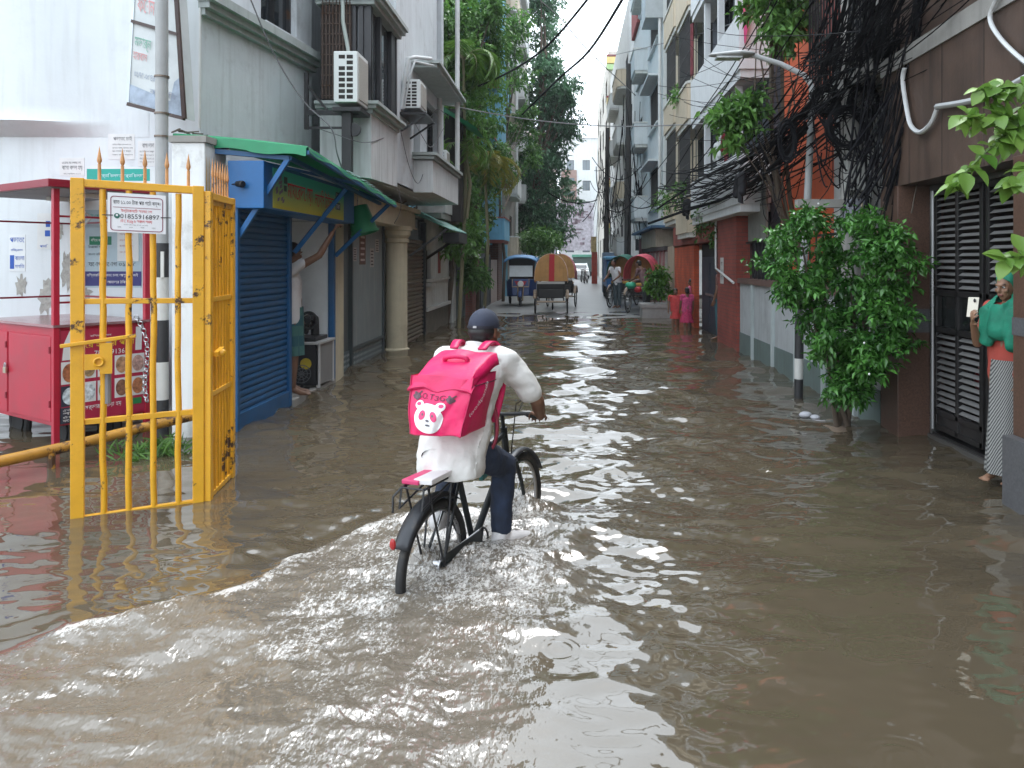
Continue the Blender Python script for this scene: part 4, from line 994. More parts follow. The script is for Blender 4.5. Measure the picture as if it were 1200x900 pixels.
mb = MB(); addtext(mb, 'বিসমিল্লাহ', pfn1, .33 * pw_, .905 * ph_, .25 * pw_, .03 * ph_); addtext(mb, '৭৪:439136', pfn1, .40 * pw_, .70 * ph_, .34 * pw_, .055 * ph_) if False else addtext(mb, '78 439136', pfn1, .38 * pw_, .70 * ph_, .36 * pw_, .055 * ph_)
addtext(mb, 'অর্ডার নেওয়া হয়', pfn1, .26 * pw_, .10 * ph_, .44 * pw_, .06 * ph_); obj('white_lettering', mb, white_ink, pan)
mb = MB(); addtext(mb, 'মাযের হাতের পিঠা', pfn1, .12 * pw_, .79 * ph_, .74 * pw_, .085 * ph_); obj('yellow_lettering', mb, M('yellow_ink', (.75, .5, .04), .5), pan)
b = prect(pfn, .0, .0, .2, .17); nb_ = obj('order_box', b, M('print_navy', (.03, .03, .05), .6), pan)
mb = MB()
for k, s in enumerate(('এখানে', 'সব', 'পিঠা পাবেন', 'ফোন')): addtext(mb, s, pfn1, .03 * pw_, (.13 - k * .037) * ph_, .13 * pw_, .024 * ph_)
obj('order_lettering', mb, white_ink, nb_)
mb = MB(); mb.poly([pfn1(.02 * pw_, .68 * ph_), pfn1(.11 * pw_, .68 * ph_), pfn1(.15 * pw_, .99 * ph_), pfn1(.10 * pw_, .99 * ph_), pfn1(.04 * pw_, .86 * ph_)]); mb.poly([pfn1(.87 * pw_, .72 * ph_), pfn1(.95 * pw_, .72 * ph_), pfn1(.96 * pw_, .99 * ph_), pfn1(.88 * pw_, .99 * ph_)]); obj('bottle_print', mb, pwhite, pan)
b = prect(pfn1, .84, .1, .95, .17); obj('green_label', b, M('print_green', (.02, .2, .06), .6), pan)

# bundle hung on a chain at the cart's end
t = thing('chain', 'steel chain looped between the red cart and the striped pole', 'chain', tuple(P(172, 440, 7.15)))
mb = MB(); pa = P(160, 372, 7.3); pb = P(178, 470, 7.1)
for k in range(22):
    f = k / 21; c = pa.lerp(pb, f) + V3((.05 * math.sin(f * 5), 0, .02 * math.sin(f * 9))); mb.ring(c, (1, 0, .3) if k % 2 else (0, 1, .2), .022, .006, 12, 5)
obj('links', mb, chrome, t)

# ---- weeds behind the gate
rg = np.random.default_rng(3); n = 260; b0 = G(182, 532)
pos = np.stack([b0.x + rg.normal(0, .15, n), b0.y + rg.normal(0, .14, n), rg.uniform(-.02, .05, n)], 1)
dirs = np.stack([rg.normal(0, .8, n), rg.normal(0, .6, n), rg.uniform(.15, 1.0, n)], 1)
leaves('weeds', pos, dirs, np.tile([0, -.6, .7], (n, 1)), .13, .018, leafmat('weed', (.03, .09, .01), (.12, .26, .04), .5, .3), seed=4, kind='stuff')

# ---- green bucket hanging under the awning
t = thing('green_bucket', 'green plastic bucket hanging upside down under the shop awning', 'bucket', tuple(P(428, 274, 10.9)))
cb = P(428, 274, 10.9)
mb = MB(); mb.lathe(cb, [(.0, .40), (.14, .40), (.155, .30), (.185, .03), (.20, .03), (.20, 0), (.18, 0), (.14, .37)], 28, (-.28, 0, 1)); obj('bucket_body', mb, M('bucket_green', (.012, .24, .10), .4), t, smooth=40)
mb = MB(); mb.tube([cb + V3((-.11, 0, .38)), cb + V3((-.11, 0, .55))], .008); obj('hook', mb, chrome, t)

# ---- sewing machine on its table
bx = V3((-3.36, 9.95, .055))
t = thing('sewing_table', 'black sewing table with a white edge just inside the blue shop doorway', 'table', tuple(bx))
mb = MB(); mb.box((-3.62, 9.62, .60), (-3.14, 10.28, .63)); obj('tabletop', mb, M('laminate', (.5, .5, .5), .4), t, bevel=.004)
mb = MB(); mb.box((-3.60, 9.66, .09), (-3.17, 9.69, .6)); obj('front_panel', mb, M('table_black', (.02, .02, .025), .5), t)
for y in (9.66, 10.22):
    mb = MB(); mb.box((-3.19, y, .055), (-3.15, y + .04, .6)); obj('leg', mb, M('laminate', (.5, .5, .5)), t)
mb = MB(); mb.box((-3.18, 9.7, .09), (-3.16, 10.22, .6)); obj('side_panel', mb, M('table_grey', (.22, .22, .22), .5), t)
mb = MB(); mb.lathe((-3.32, 9.65, .36), [(0, -.006), (.07, -.006), (.07, .004), (0, .004)], 20, (0, -1, 0)); obj('yellow_disc', mb, M('disc_yellow', (.55, .42, .03), .5), t)
bz = .63
t = thing('sewing_machine', 'black sewing machine with hand wheel on the shop table', 'sewing machine', (-3.45, 9.95, bz))
mb = MB(); mb.box((-3.50, 9.72, bz), (-3.22, 10.2, bz + .05)); obj('bed', mb, black_metal, t, bevel=.008)
mb = MB(); mb.limb([((-3.36, 10.12, bz + .05), .055), ((-3.36, 10.12, bz + .26), .05), ((-3.36, 9.95, bz + .30), .045), ((-3.36, 9.80, bz + .28), .05), ((-3.36, 9.78, bz + .12), .035)]); obj('arm', remesh(mb, .012, 3), black_metal, t, smooth=60)
mb = MB(); cwh = V3((-3.30, 9.70, bz + .27)); mb.ring(cwh, (0, 1, .0), .10, .018, 28, 8)
for k in range(5): mb.bar(cwh, cwh + V3((math.cos(k * 1.2566), 0, math.sin(k * 1.2566))) * .1, .016)
mb.lathe(cwh, [(0, -.02), (.03, -.02), (.03, .02), (0, .02)], 12, (0, 1, 0)); obj('hand_wheel', mb, black_metal, t, smooth=50)
t = thing('pedal_fan', 'small dark fan standing on the step in front of the sewing table', 'fan', (-3.32, 9.5, .055))
cf = V3((-3.33, 9.52, .25)); mb = MB(); mb.lathe((-3.33, 9.54, .055), [(0, 0), (.09, 0), (.09, .02), (.02, .03), (.02, .15), (0, .15)], 16); obj('stand', mb, black_metal, t)
mb = MB()
for r_ in (.03, .07, .11): mb.ring(cf, (0.4, -1, 0), r_, .005, 24, 5)
for k in range(10): a_ = k * .628; mb.bar(cf, cf + V3((math.cos(a_), math.cos(a_) * .4, math.sin(a_))) * .1, .006)
obj('cage', mb, M('cage_grey', (.1, .11, .12), .4), t)
# ================================================================== LEFT SIDE, further along
bluewall = M('blue_wall', (.20, .46, .62), .8, var=.1, streak=.3, dirt=.25, dirtcol=(.1, .2, .26))
brownwall = M('brown_wall', (.36, .33, .30), .85, var=.12, streak=.5, dirt=.4, dirtcol=(.14, .12, .11))
tanwall = M('tan_wall', (.50, .43, .33), .85, var=.1, streak=.4, dirt=.3, dirtcol=(.2, .16, .12))
brick_red = brickmat('brick_red', (.22, .065, .045), (.17, .05, .035), (.16, .11, .09))
brick_old = brickmat('brick_old', (.19, .08, .06), (.13, .06, .05), (.2, .17, .15))
off_white = M('off_white', (.62, .63, .62), .85, var=.08, streak=.45, dirt=.35, dirtcol=(.25, .24, .22))
def boxbldg(t, side, X, y0, y1, z0, z1, mat, holes=(), near=(), depth=5.0, name='wall', **k):
    """a building block standing on the street line X; side 'L' faces +X, 'R' faces -X. holes on the street face, near on the end that faces the viewer"""
    s = 1 if side == 'L' else -1
    facade(t, (X, y0, 0), (0, 1, 0), (s, 0, 0), y1 - y0, z0, z1, list(holes), mat, name, **k)
    if side == 'L': facade(t, (X - depth, y0, 0), (1, 0, 0), (0, -1, 0), depth, z0, z1, [(depth - h[1], depth - h[0], *h[2:]) for h in near], mat, name, **k)
    else: facade(t, (X, y0, 0), (1, 0, 0), (0, -1, 0), depth, z0, z1, list(near), mat, name, **k)
    mb = MB(); xa, xb = X - s * .2, X - s * depth; mb.box((xa, y0 + .2, z0 + .01), (xb, y1, z1 - .01)); mb.box((X - s * .001, y0 + .001, z1), (xb, y1, z1 + .04)); obj('core', mb, mat, t)
def balcony(t, side, X, y0, y1, z, dep=.7, h=.8, mat=None, rail='solid', slab=None, cut=0.0):
    s = 1 if side == 'L' else -1; xo = X + s * dep
    mb = MB(); P_ = [(X - s * .05, y0), (X + s * (dep - cut), y0), (xo, y0 + cut), (xo, y1 - cut), (X + s * (dep - cut), y1), (X - s * .05, y1)]
    def prism(m_, pts, za, zb):
        n = len(pts); m_.add([(p[0], p[1], za) for p in pts] + [(p[0], p[1], zb) for p in pts], [tuple(range(n)), tuple(range(n, 2 * n))] + [(i, (i + 1) % n, n + (i + 1) % n, n + i) for i in range(n)])
    prism(mb, P_, z - .12, z); b = obj('balcony', mb, slab or mat, t)
    if rail == 'solid':
        mb = MB()
        edge = P_[0:6]
        for (p, q) in zip(edge[:-1], edge[1:]): mb.bar((*p, z + h / 2 + .001), (*q, z + h / 2 + .001), .09, h)
        obj('parapet', mb, mat, b)
        mb = MB()
        for (p, q) in zip(edge[:-1], edge[1:]): mb.bar((*p, z + h + .03), (*q, z + h + .03), .15, .06)
        obj('coping', mb, slab or mat, b)
    if rail in ('bars', 'solid+bars') or rail == 'cage':
        mb = MB(); H_ = h if rail == 'bars' else 2.2; zz = z
        for (p, q) in zip(P_[:-1], P_[1:]):
            p, q = V3((*p, 0)), V3((*q, 0)); L_ = (q - p).length; k = max(1, int(L_ / .14))
            for i in range(k + 1): c = p.lerp(q, i / k); mb.bar((c.x, c.y, zz), (c.x, c.y, zz + H_), .018)
            for f in ((.0, .5, 1) if rail == 'bars' else (0, .25, .5, .75, 1)): mb.bar((p.x, p.y, zz + H_ * f), (q.x, q.y, zz + H_ * f), .022)
        obj('railing', mb, M('rail_iron', (.05, .045, .04), .6, rust=.6), b)
    return b
# low wall beyond the brown shutter
t = thing('pale_ground_house', 'pale weathered ground-floor house between the brown shutter and the brick pier', 'house', (-3.6, 19.3, 0))
facade(t, (-3.25, 17.12, 0), (0, 1, 0), (1, 0, 0), 4.3, -.3, 2.6, [(.25, .8, 1.15, 1.9, 'win sill'), (3.5, 4.0, .2, 2.1, 'win')], off_white, 'wall')
mb = MB(); mb.box((-3.24, 17.14, .52), (-3.17, 20.5, .60)); mb.box((-3.24, 17.14, 1.18), (-3.19, 20.5, 1.24)); obj('band', mb, off_white, t)
mb = MB(); mb.box((-3.248, 17.13, -.3), (-3.235, 20.4, .5)); obj('damp_plinth', mb, M('damp_plinth', (.16, .145, .12), .8, var=.3, dirt=.6, dirtcol=(.05, .05, .045)), t)
mb = MB(); mb.tube([(-3.2, 20.9, -.2), (-3.2, 20.9, 4.2)], .045, 8); mb.tube([(-3.2, 21.3, -.2), (-3.2, 21.3, 3.0)], .035, 8); obj('drain_pipe', mb, MATS['pipe_white'], t)
mb = MB(); mb.box((-3.243, 18.85, 1.35), (-3.235, 19.2, 1.95)); obj('red_notice', mb, M('red_notice', (.35, .09, .08), .8, var=.4, scale=18), t)
mb = MB(); mb.box((-6, 17.13, -.3), (-3.4, 21.4, 2.58)); obj('core', mb, off_white, t)
mb = MB(); mb.box((-6, 17.0, 2.6), (-2.85, 20.0, 2.72)); obj('roof_slab', mb, concrete_m, t)
mb = MB(); mb.box((-3.5, 17.4, 2.75), (-2.82, 19.7, 3.55)); obj('balcony_box', mb, off_white, t)
mb = MB(); rg = random.Random(21)
for k in range(60):
    p = V3((rg.uniform(-3.3, -2.8), rg.uniform(17.2, 19.6), 3.58)); d_ = V3((rg.uniform(-1, 1), rg.uniform(-1, 1), rg.uniform(-.2, .8))) * rg.uniform(.08, .25); mb.bar(p - d_ * .3, p + d_, .025)
obj('stored_sticks', mb, M('dark_sticks', (.04, .035, .03), .9), t)
t = thing('timber_post', 'dark square timber post rising from the balcony into the palms', 'post', (-2.85, 18.9, 2.7))
mb = MB(); mb.box((-3.0, 18.4, 2.6), (-2.62, 18.9, 5.3)); obj('shaft', mb, M('dark_wood', (.035, .03, .03), .8), t)
mb = MB(); mb.add([(-3.2, 17.2, 5.35), (-3.2, 19.6, 5.35), (-2.15, 19.4, 4.72), (-2.15, 17.6, 4.72)], [(0, 1, 2, 3)]); mb.add([(-3.2, 17.2, 5.33), (-3.2, 19.6, 5.33), (-2.15, 19.4, 4.70), (-2.15, 17.6, 4.70)], [(0, 1, 2, 3)]); obj('tarp_awning', mb, MATS['green_sheet'], t)
# gates and piers
t = thing('steel_side_gate', 'grey-green steel gate leaf left of the old brick pier', 'gate', (-3.2, 22.2, 0))
mb = MB(); mb.box((-3.24, 21.45, -.2), (-3.2, 23.4, 2.2)); obj('panel', mb, M('gate_slate', (.12, .155, .165), .6, streak=.3), t)
mb = MB()
for i in range(7): mb.box((-3.2, 21.5 + i * .3, -.1), (-3.18, 21.54 + i * .3, 2.15))
obj('rib', mb, M('gate_slate', (.1, .1, .1)), t)
t = thing('brick_pier', 'red brick gate pier with a pale cap among the left-hand gates', 'pier', (-3.2, 24.4, 0))
mb = MB(); mb.box((-3.5, 23.45, -.2), (-3.0, 25.4, 1.75)); obj('pier_body', mb, brick_red, t)
mb = MB(); mb.box((-3.55, 23.4, 1.75), (-2.95, 25.45, 2.15)); obj('cap', mb, off_white, t)
t = thing('black_gate', 'pair of black steel gate leaves between the brick piers on the left', 'gate', (-3.1, 27.2, 0))
for y in (25.5, 27.3):
    mb = MB(); mb.box((-3.06, y, 0), (-3.0, y + 1.6, 1.9)); mb.box((-3.0, y + .1, .1), (-2.97, y + .2, 1.8)); mb.box((-3.0, y + 1.4, .1), (-2.97, y + 1.5, 1.8)); obj('leaf_panel', mb, M('gate_black', (.02, .025, .03), .5), t)
t = thing('old_brick_wall', 'stained brick and plaster wall behind the blue auto rickshaw', 'wall', (-3.1, 32, 0))
mb = MB(); mb.box((-3.4, 29.2, -.1), (-3.0, 31.6, 1.7)); obj('plaster_wall', mb, M('pinkish_wall', (.42, .33, .30), .85, streak=.5), t)
mb = MB(); mb.box((-3.4, 31.6, -.1), (-2.95, 34.5, 3.0)); obj('brick_wall', mb, brick_old, t)
# blue apartment house
t = thing('blue_house', 'sky blue apartment house half hidden by palms and creepers', 'building', (-5, 31, 0))
hl = [(1.5, 2.5, 2.3, 3.6, 'win'), (3.0, 4.2, 5.3, 6.8, 'win'), (6, 7.2, 5.3, 6.8, 'win'), (2, 3.2, 8.4, 9.9, 'win'), (6, 7.2, 8.4, 9.9, 'win'), (3, 4.2, 11.4, 12.9, 'win'), (8, 9, 11.4, 12.9, 'win')]
boxbldg(t, 'L', -3.2, 24.6, 36, 2.4, 15.5, bluewall, hl, [(.6, 1.6, 5.2, 6.6, 'win'), (.6, 1.6, 8.3, 9.7, 'win'), (.6, 1.6, 11.4, 12.8, 'win')])
mb = MB(); mb.box((-8, 24.7, -.2), (-3.6, 36, 2.38)); obj('ground_floor', mb, concrete_m, t)
for (y, z) in ((26.2, 5.0), (30.5, 2.5), (26.2, 8.2), (31.5, 8.2), (26.5, 11.3), (31.5, 5.0)): balcony(t, 'L', -3.2, y, y + 2.6, z, .55, .85, bluewall, slab=M('red_slab', (.30, .10, .08), .8))
mb = MB(); mb.box((-3.25, 28.6, 5.2), (-2.55, 30.6, 15)); obj('stair_tower', mb, bluewall, t)
mb = MB(); mb.box((-3.2, 33.4, 0.0), (-2.9, 33.6, 2.4)); mb.box((-3.2, 35.4, 0), (-2.9, 35.6, 2.4)); obj('blue_post', mb, bluewall, t)
# brown apartment house
t = thing('brown_house', 'tall brown and tan apartment house with stacked balconies behind the blue house', 'building', (-5, 48, 0))
hl = []
for f in range(6):
    for y in (3, 8, 13): hl.append((y, y + 1.6, 2.5 + f * 3, 4.0 + f * 3, 'win'))
boxbldg(t, 'L', -3.1, 36.4, 56, -.1, 20.5, brownwall, hl, [(.4, 1.4, 5.6, 7, 'win'), (.4, 1.4, 8.6, 10, 'win'), (.4, 1.4, 11.6, 13, 'win'), (.4, 1.4, 14.6, 16, 'win')])
for f in range(6): 
    balcony(t, 'L', -3.1, 37.0, 40.6, 1.9 + f * 3, .5, .9, tanwall if f % 2 == 0 else off_white, slab=off_white, cut=.3)
    balcony(t, 'L', -3.1, 44.2, 48, 2.1 + f * 3, .5, .9, off_white, rail='solid', slab=off_white)
mb = MB(); mb.tube([(-2.9, 41.2, 0), (-2.9, 41.2, 20)], .07, 8); mb.tube([(-2.9, 42.1, 0), (-2.9, 42.1, 20)], .06, 8); obj('drain_pipe', mb, MATS['pipe_white'], t)

# ---- trees and palms on the left
def tree(name, label, base, trunk, clumps, nper, L, W, mat, seed, cat='tree', group=None, droop=.35, limbs=True, tr=.12, bend=.25, path=None):
    base = V3(base); t = thing(name, label, cat, tuple(base), group=group)
    top = V3(trunk); mb = MB(); rg = random.Random(seed)
    pts = [base.lerp(top, k / 6) + V3((rg.uniform(-1, 1), rg.uniform(-1, 1), 0)) * bend * math.sin(k / 6 * 3.14) for k in range(7)]
    if path: pts = [V3(p) for p in path]; pts = [pts[min(len(pts) - 2, int(k / 6 * (len(pts) - 1)))].lerp(pts[min(len(pts) - 1, int(k / 6 * (len(pts) - 1)) + 1)], k / 6 * (len(pts) - 1) - min(len(pts) - 2, int(k / 6 * (len(pts) - 1)))) for k in range(7)]
    mb.tube(pts, [tr * (1.15 - .75 * k / 6) for k in range(7)], 9); obj('trunk', mb, bark, t, smooth=60)
    if limbs:
        mb = MB()
        for (c, r) in clumps:
            c = V3(c); k = min(5, max(1, int((c.z - base.z) / max(.1, top.z - base.z) * 5 - rg.random()))); a = pts[k]
            m = a.lerp(c, .5) + V3((rg.uniform(-.2, .2), rg.uniform(-.2, .2), .1)); mb.tube([a, m, c], [tr * .4, tr * .28, tr * .1], 6)
        obj('limbs', mb, bark, t, smooth=60)
    crown('crown', clumps, nper, L, W, mat, t, seed, droop); return t
def clump_col(cx0, cy0, cx1, cy1, Y, n, r, seed, spread=1.0, dY=1.5):
    rg = random.Random(seed); out = []
    for k in range(n):
        f = (k + .5) / n; px = cx0 + (cx1 - cx0) * f + rg.uniform(-1, 1) * 18 * spread; py = cy0 + (cy1 - cy0) * f + rg.uniform(-1, 1) * 8; y = Y + rg.uniform(-dY, dY)
        rr_ = r * rg.uniform(.6, 1.3); out.append((tuple(P(px, py, y)), (rr_, rr_, rr_ * rg.uniform(.6, 1.0))))
    return out
tree('creeper_tree', 'tall leafy tree pressed against the end of the grey bay window building', (-3.3, 20.5, 0), tuple(P(535, 20, 20.5)), clump_col(537, -40, 530, 150, 20.5, 16, .75, 1) + clump_col(560, 0, 562, 110, 22, 9, .6, 2), 620, .17, .075, leaf_tree, 11, tr=.07)
tree('garden_tree', 'dark green broad-leaved tree in front of the blue house below the palms', (-2.9, 24, 0), tuple(P(560, 130, 24)), clump_col(556, 110, 548, 285, 23.5, 15, .62, 3) + clump_col(585, 150, 575, 215, 26, 5, .5, 4) + clump_col(535, 190, 528, 300, 20.5, 9, .42, 44, .7) + clump_col(560, 270, 545, 335, 22.5, 6, .40, 45, .6), 480, .17, .07, leaf_tree, 12, tr=.055)
tree('balcony_creeper', 'leafy creeper trailing down the balconies of the blue house', (-2.7, 31, 0), tuple(P(592, 60, 31)), clump_col(590, 20, 588, 95, 31, 8, .7, 5) + clump_col(607, 120, 612, 190, 36, 6, .6, 6), 330, .2, .09, leaf_tree, 13, 'creeper', tr=.06)
tree('tall_street_tree', 'tall dark green tree leaning over the street beyond the brown house', tuple(P(622, 322, 46)), tuple(P(640, 60, 48)),
     clump_col(646, 75, 636, 285, 48, 30, 1.5, 7, 1.0, 3) + clump_col(640, -40, 636, 60, 50, 6, 1.2, 8, .6) + [(tuple(P(658, 108, 47)), (.7, .7, .5)), (tuple(P(665, 120, 47)), (.5, .5, .35)), (tuple(P(662, 150, 48)), (.6, .6, .4)), (tuple(P(650, 185, 48)), (.9, .9, .6))],
     760, .28, .12, leaf_dark, 14, droop=.55, tr=.2)
tree('roadside_bush', 'bright green bushy tree behind the blue auto rickshaw', tuple(P(632, 335, 40)), tuple(P(634, 285, 40)), clump_col(622, 285, 650, 283, 40, 7, .75, 9, .7), 420, .2, .09, leaf_tree, 15, 'bush', tr=.06)
def palm(label, crown_pt, base, nf, L, seed, mat, dry=0):
    t = thing('palm', label, 'palm', tuple(base), group=None)
    c = V3(crown_pt); b = V3(base); mb = MB(); mb.tube([b, b.lerp(c, .5) + V3((.1, .05, 0)), c], [.05, .045, .035], 9); obj('trunk', mb, M('palm_stem', (.22, .20, .12), .8), t, smooth=60)
    rg = np.random.default_rng(seed); pos = []; dirs = []; ups = []; tones = []; rb = MB()
    for f in range(nf):
        az = f * 2.39996 + rg.uniform(-.2, .2); el = rg.uniform(.25, 1.3); l = L * rg.uniform(.75, 1.1); p = np.array(c); pts = [tuple(p)]
        hd = np.array([math.cos(az), math.sin(az), 0]); e = el
        for k in range(16):
            stp = l / 16; d = hd * math.cos(e) + np.array([0, 0, math.sin(e)]); p = p + d * stp; e -= .10 + .012 * k; pts.append(tuple(p))
            if k < 2: continue
            sd = np.array([-hd[1], hd[0], 0])
            for s_ in (-1, 1):
                for q in range(2):
                    pos.append(p + d * stp * q * .5); dirs.append(sd * s_ + d * .65 + np.array([0, 0, -.25 + .2 * rg.random()])); ups.append([0, 0, 1]); tones.append(.55 + .2 * rg.random())
        rb.tube(pts, [.018 * (1 - k / 20) for k in range(len(pts))], 5)
    obj('frond_stem', rb, MATS['palm_stem'], t)
    leaves('fronds', pos, dirs, ups, L * .28, L * .03, mat, t, seed, tones, fold=.1)
leaf_palm = leafmat('palm_leaves', (.03, .09, .02), (.16, .30, .05), .4, .3)
palm('green palm with upright fronds against the grey building end', P(543, 70, 18.8), (-2.75, 19.0, 0), 15, 1.3, 3, leaf_palm)
palm('lower palm with drooping yellowing fronds under the timber post', P(568, 195, 22), (-2.5, 22.3, 0), 13, 1.3, 4, leafmat('palm_yellow', (.06, .09, .015), (.30, .28, .05), .5, .3))
palm('small palm sprouting beside the tarp awning below the other palms', P(545, 175, 18.6), (-2.55, 18.9, 2.7), 11, .9, 6, leaf_palm)
# ================================================================== RIGHT SIDE
granite = M('brown_granite', (.100, .056, .040), .35, var=.35, scale=70, bump=.1, bscale=60, dirt=.25, dirtcol=(.05, .03, .025))
granite_up = M('brown_cladding', (.088, .056, .042), .5, var=.35, scale=2.2, streak=.85, dirtcol=(.035, .024, .02), dirt=.55, bump=.15, bscale=30)
GX = 3.10
t = thing('granite_house', 'brown granite clad apartment house with a recessed steel gate', 'building', (4.5, 6, 0))
mb = MB(); mb.box((GX, -6, 2.36), (9, 7.62, 3.46)); obj('fascia', mb, granite_up, t)
mb = MB()
for y in (5.1, 5.75, 6.4, 7.02): mb.box((GX - .003, y - .004, 2.36), (GX + .01, y + .004, 3.46))
obj('cladding_joint', mb, M('joint_dark', (.04, .03, .025), .8), t)
mb = MB(); mb.box((GX - .02, -6, 3.46), (9, 7.62, 3.62)); obj('string_course', mb, concrete_m, t)
facade(t, (GX + .1, -6, 0), (0, 1, 0), (-1, 0, 0), 13.6, 3.62, 12.5, [(2, 4, 4.5, 6, 'win'), (6, 8, 4.5, 6, 'win'), (2, 4, 7.5, 9, 'win'), (6, 8, 7.5, 9, 'win'), (10.4, 12.4, 4.4, 6, 'win'), (10.4, 12.4, 7.4, 9, 'win')], granite_up, 'upper_wall')
mb = MB(); mb.box((GX + .3, -6, 3.63), (9, 7.6, 12.4)); obj('core', mb, granite_up, t)
mb = MB(); mb.box((GX - .02, 7.22, -.3), (3.52, 7.62, 2.36)); obj('far_pillar', mb, granite, t, bevel=.005)
mb = MB(); mb.box((3.01, 4.55, .47), (3.55, 5.22, 2.36)); obj('near_pillar', mb, granite, t, bevel=.005)
mb = MB(); mb.box((2.94, 4.545, -.3), (3.56, 5.225, .47)); mb.box((3.005, 4.546, 1.15), (3.55, 5.224, 1.27)); mb.box((GX - .024, 7.216, .98), (3.53, 7.5, 1.2)); obj('grey_band', mb, M('grey_granite', (.10, .10, .105), .4, var=.3, scale=60), t)
mb = MB(); mb.box((3.02, -6, -.3), (9, 4.54, 2.355)); obj('near_wall', mb, granite, t)
mb = MB(); mb.box((3.36, 5.22, -.3), (9, 7.3, .035)); obj('doorstep', mb, M('step_dark', (.08, .075, .07), .5), t)
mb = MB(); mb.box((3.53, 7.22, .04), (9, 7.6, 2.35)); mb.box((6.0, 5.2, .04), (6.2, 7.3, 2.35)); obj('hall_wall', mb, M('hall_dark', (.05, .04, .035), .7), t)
# steel gate
t = thing('steel_gate', 'black steel louvred gate with a glazed middle band in the granite entrance', 'gate', (3.42, 6.3, 0))
steel_b = M('gate_steel', (.055, .052, .052), .32, metal=.6, var=.2)
gx = 3.42; ya, yb = 5.42, 7.18; zt_ = 2.30
for (y0, y1) in ((ya, 6.28), (6.32, yb)):
    mb = MB()
    for y in (y0 + .03, y1 - .03, (y0 * .5 + y1 * .5)): mb.bar((gx, y, .10), (gx, y, zt_), .05)
    for z in (.12, .26, 1.02, 1.36, zt_ - .02): mb.bar((gx, y0, z), (gx, y1, z), .05)
    lf = obj('leaf_frame', mb, steel_b, t, bevel=.004)
    mb = MB()
    for (za, zb_) in ((.30, 1.0), (1.40, 2.26)):
        n = int((zb_ - za) / .055)
        for i in range(n):
            z = za + (zb_ - za) * i / n; mb.obox((gx, (y0 + y1) / 2, z + .02), (.018, 0, .012), (0, (y1 - y0) / 2 - .04, 0), (-.001, 0, .0022))
    obj('louvre', mb, M('louvre_steel', (.28, .275, .27), .35, metal=.3, var=.15), lf)
    mb = MB(); mb.box((gx - .006, y0 + .05, 1.05), (gx + .006, y1 - .05, 1.33)); obj('glass_band', mb, glassmat('gate_glass', (.012, .014, .014), .08), lf)
    mb = MB(); mb.box((gx - .012, y0 + .03, .13), (gx + .012, y1 - .03, .25)); obj('kick_plate', mb, steel_b, lf)
mb = MB(); mb.box((gx - .04, 7.18, .04), (gx + .04, 7.215, 2.36)); mb.box((gx - .04, ya - .08, 2.31), (gx + .04, 7.18, 2.36)); mb.tube([(gx - .06, 7.12, .1), (gx - .06, 7.12, 2.3)], .02, 8); obj('jamb', mb, chrome if False else M('jamb_steel', (.25, .25, .25), .3, metal=.8), t)
mb = MB(); mb.box((gx - .03, ya - .1, .035), (gx + .05, 7.2, .06)); obj('threshold_rail', mb, steel_b, t)
t = thing('parked_motorbike', 'dark red motorbike just visible behind the louvres of the steel gate', 'motorbike', (3.9, 6.7, .04))
mb = MB(); mb.limb([((3.85, 6.5, .75), .13), ((3.85, 6.8, .8), .15), ((3.85, 7.0, .55), .16), ((3.85, 6.5, .45), .16)]); obj('body', remesh(mb, .02, 4), M('moto_red', (.25, .02, .03), .4), t, smooth=60)
mb = MB(); mb.ring((3.85, 6.3, .32), (1, 0, 0), .24, .05); mb.ring((3.85, 7.05, .32), (1, 0, 0), .24, .05); obj('wheel', mb, rubber, t)

# boundary wall
t = thing('boundary_wall', 'white boundary wall with grey-green base and ribs behind the leafy bush', 'wall', (3.3, 11, 0))
wallw = M('boundary_white', (.40, .42, .43), .85, var=.08, streak=.45, dirt=.4, dirtcol=(.20, .20, .2))
mb = MB(); mb.box((3.12, 7.7, .35), (3.35, 14.1, 1.25)); obj('upper_wall', mb, wallw, t)
mb = MB(); mb.box((3.11, 7.7, -.3), (3.36, 14.1, .35)); obj('green_base', mb, M('base_green', (.125, .165, .155), .8, var=.15, streak=.3), t)
mb = MB(); mb.box((3.07, 7.7, 1.25), (3.4, 14.1, 1.34)); obj('coping', mb, M('coping_brown', (.13, .075, .06), .8, streak=.3), t)
for k, y in enumerate((8.3, 9.35, 10.5, 11.7, 13.0)):
    mb = MB(); mb.box((3.07, y, -.3), (3.125, y + .07, 1.25)); obj('rib', mb, M('rib_paint', (.42, .47, .47), .8, streak=.4), t)
mb = MB()
for i in range(22): mb.bar((3.22, 7.8 + i * .28, 1.34), (3.22, 7.8 + i * .28, 2.0), .02)
mb.bar((3.22, 7.8, 1.98), (3.22, 14, 1.98), .03); obj('wall_railing', mb, black_metal, t)
mb = MB(); mb.box((3.3, 12.4, 1.34), (3.33, 13.95, 2.0)); obj('dark_gap_sheet', mb, M('dark_gap_sheet', (.02, .02, .025), .8), t)  # flat dark sheet filling the gap above the wall
mb = MB(); mb.obox((3.2, 13.1, 2.55), (.02, 0, 0), (0, .62, 0), (0, 0, .55)); obj('tin_sheet', mb, M('tin_sheet', (.20, .20, .18), .7, var=.2, streak=.6), t)

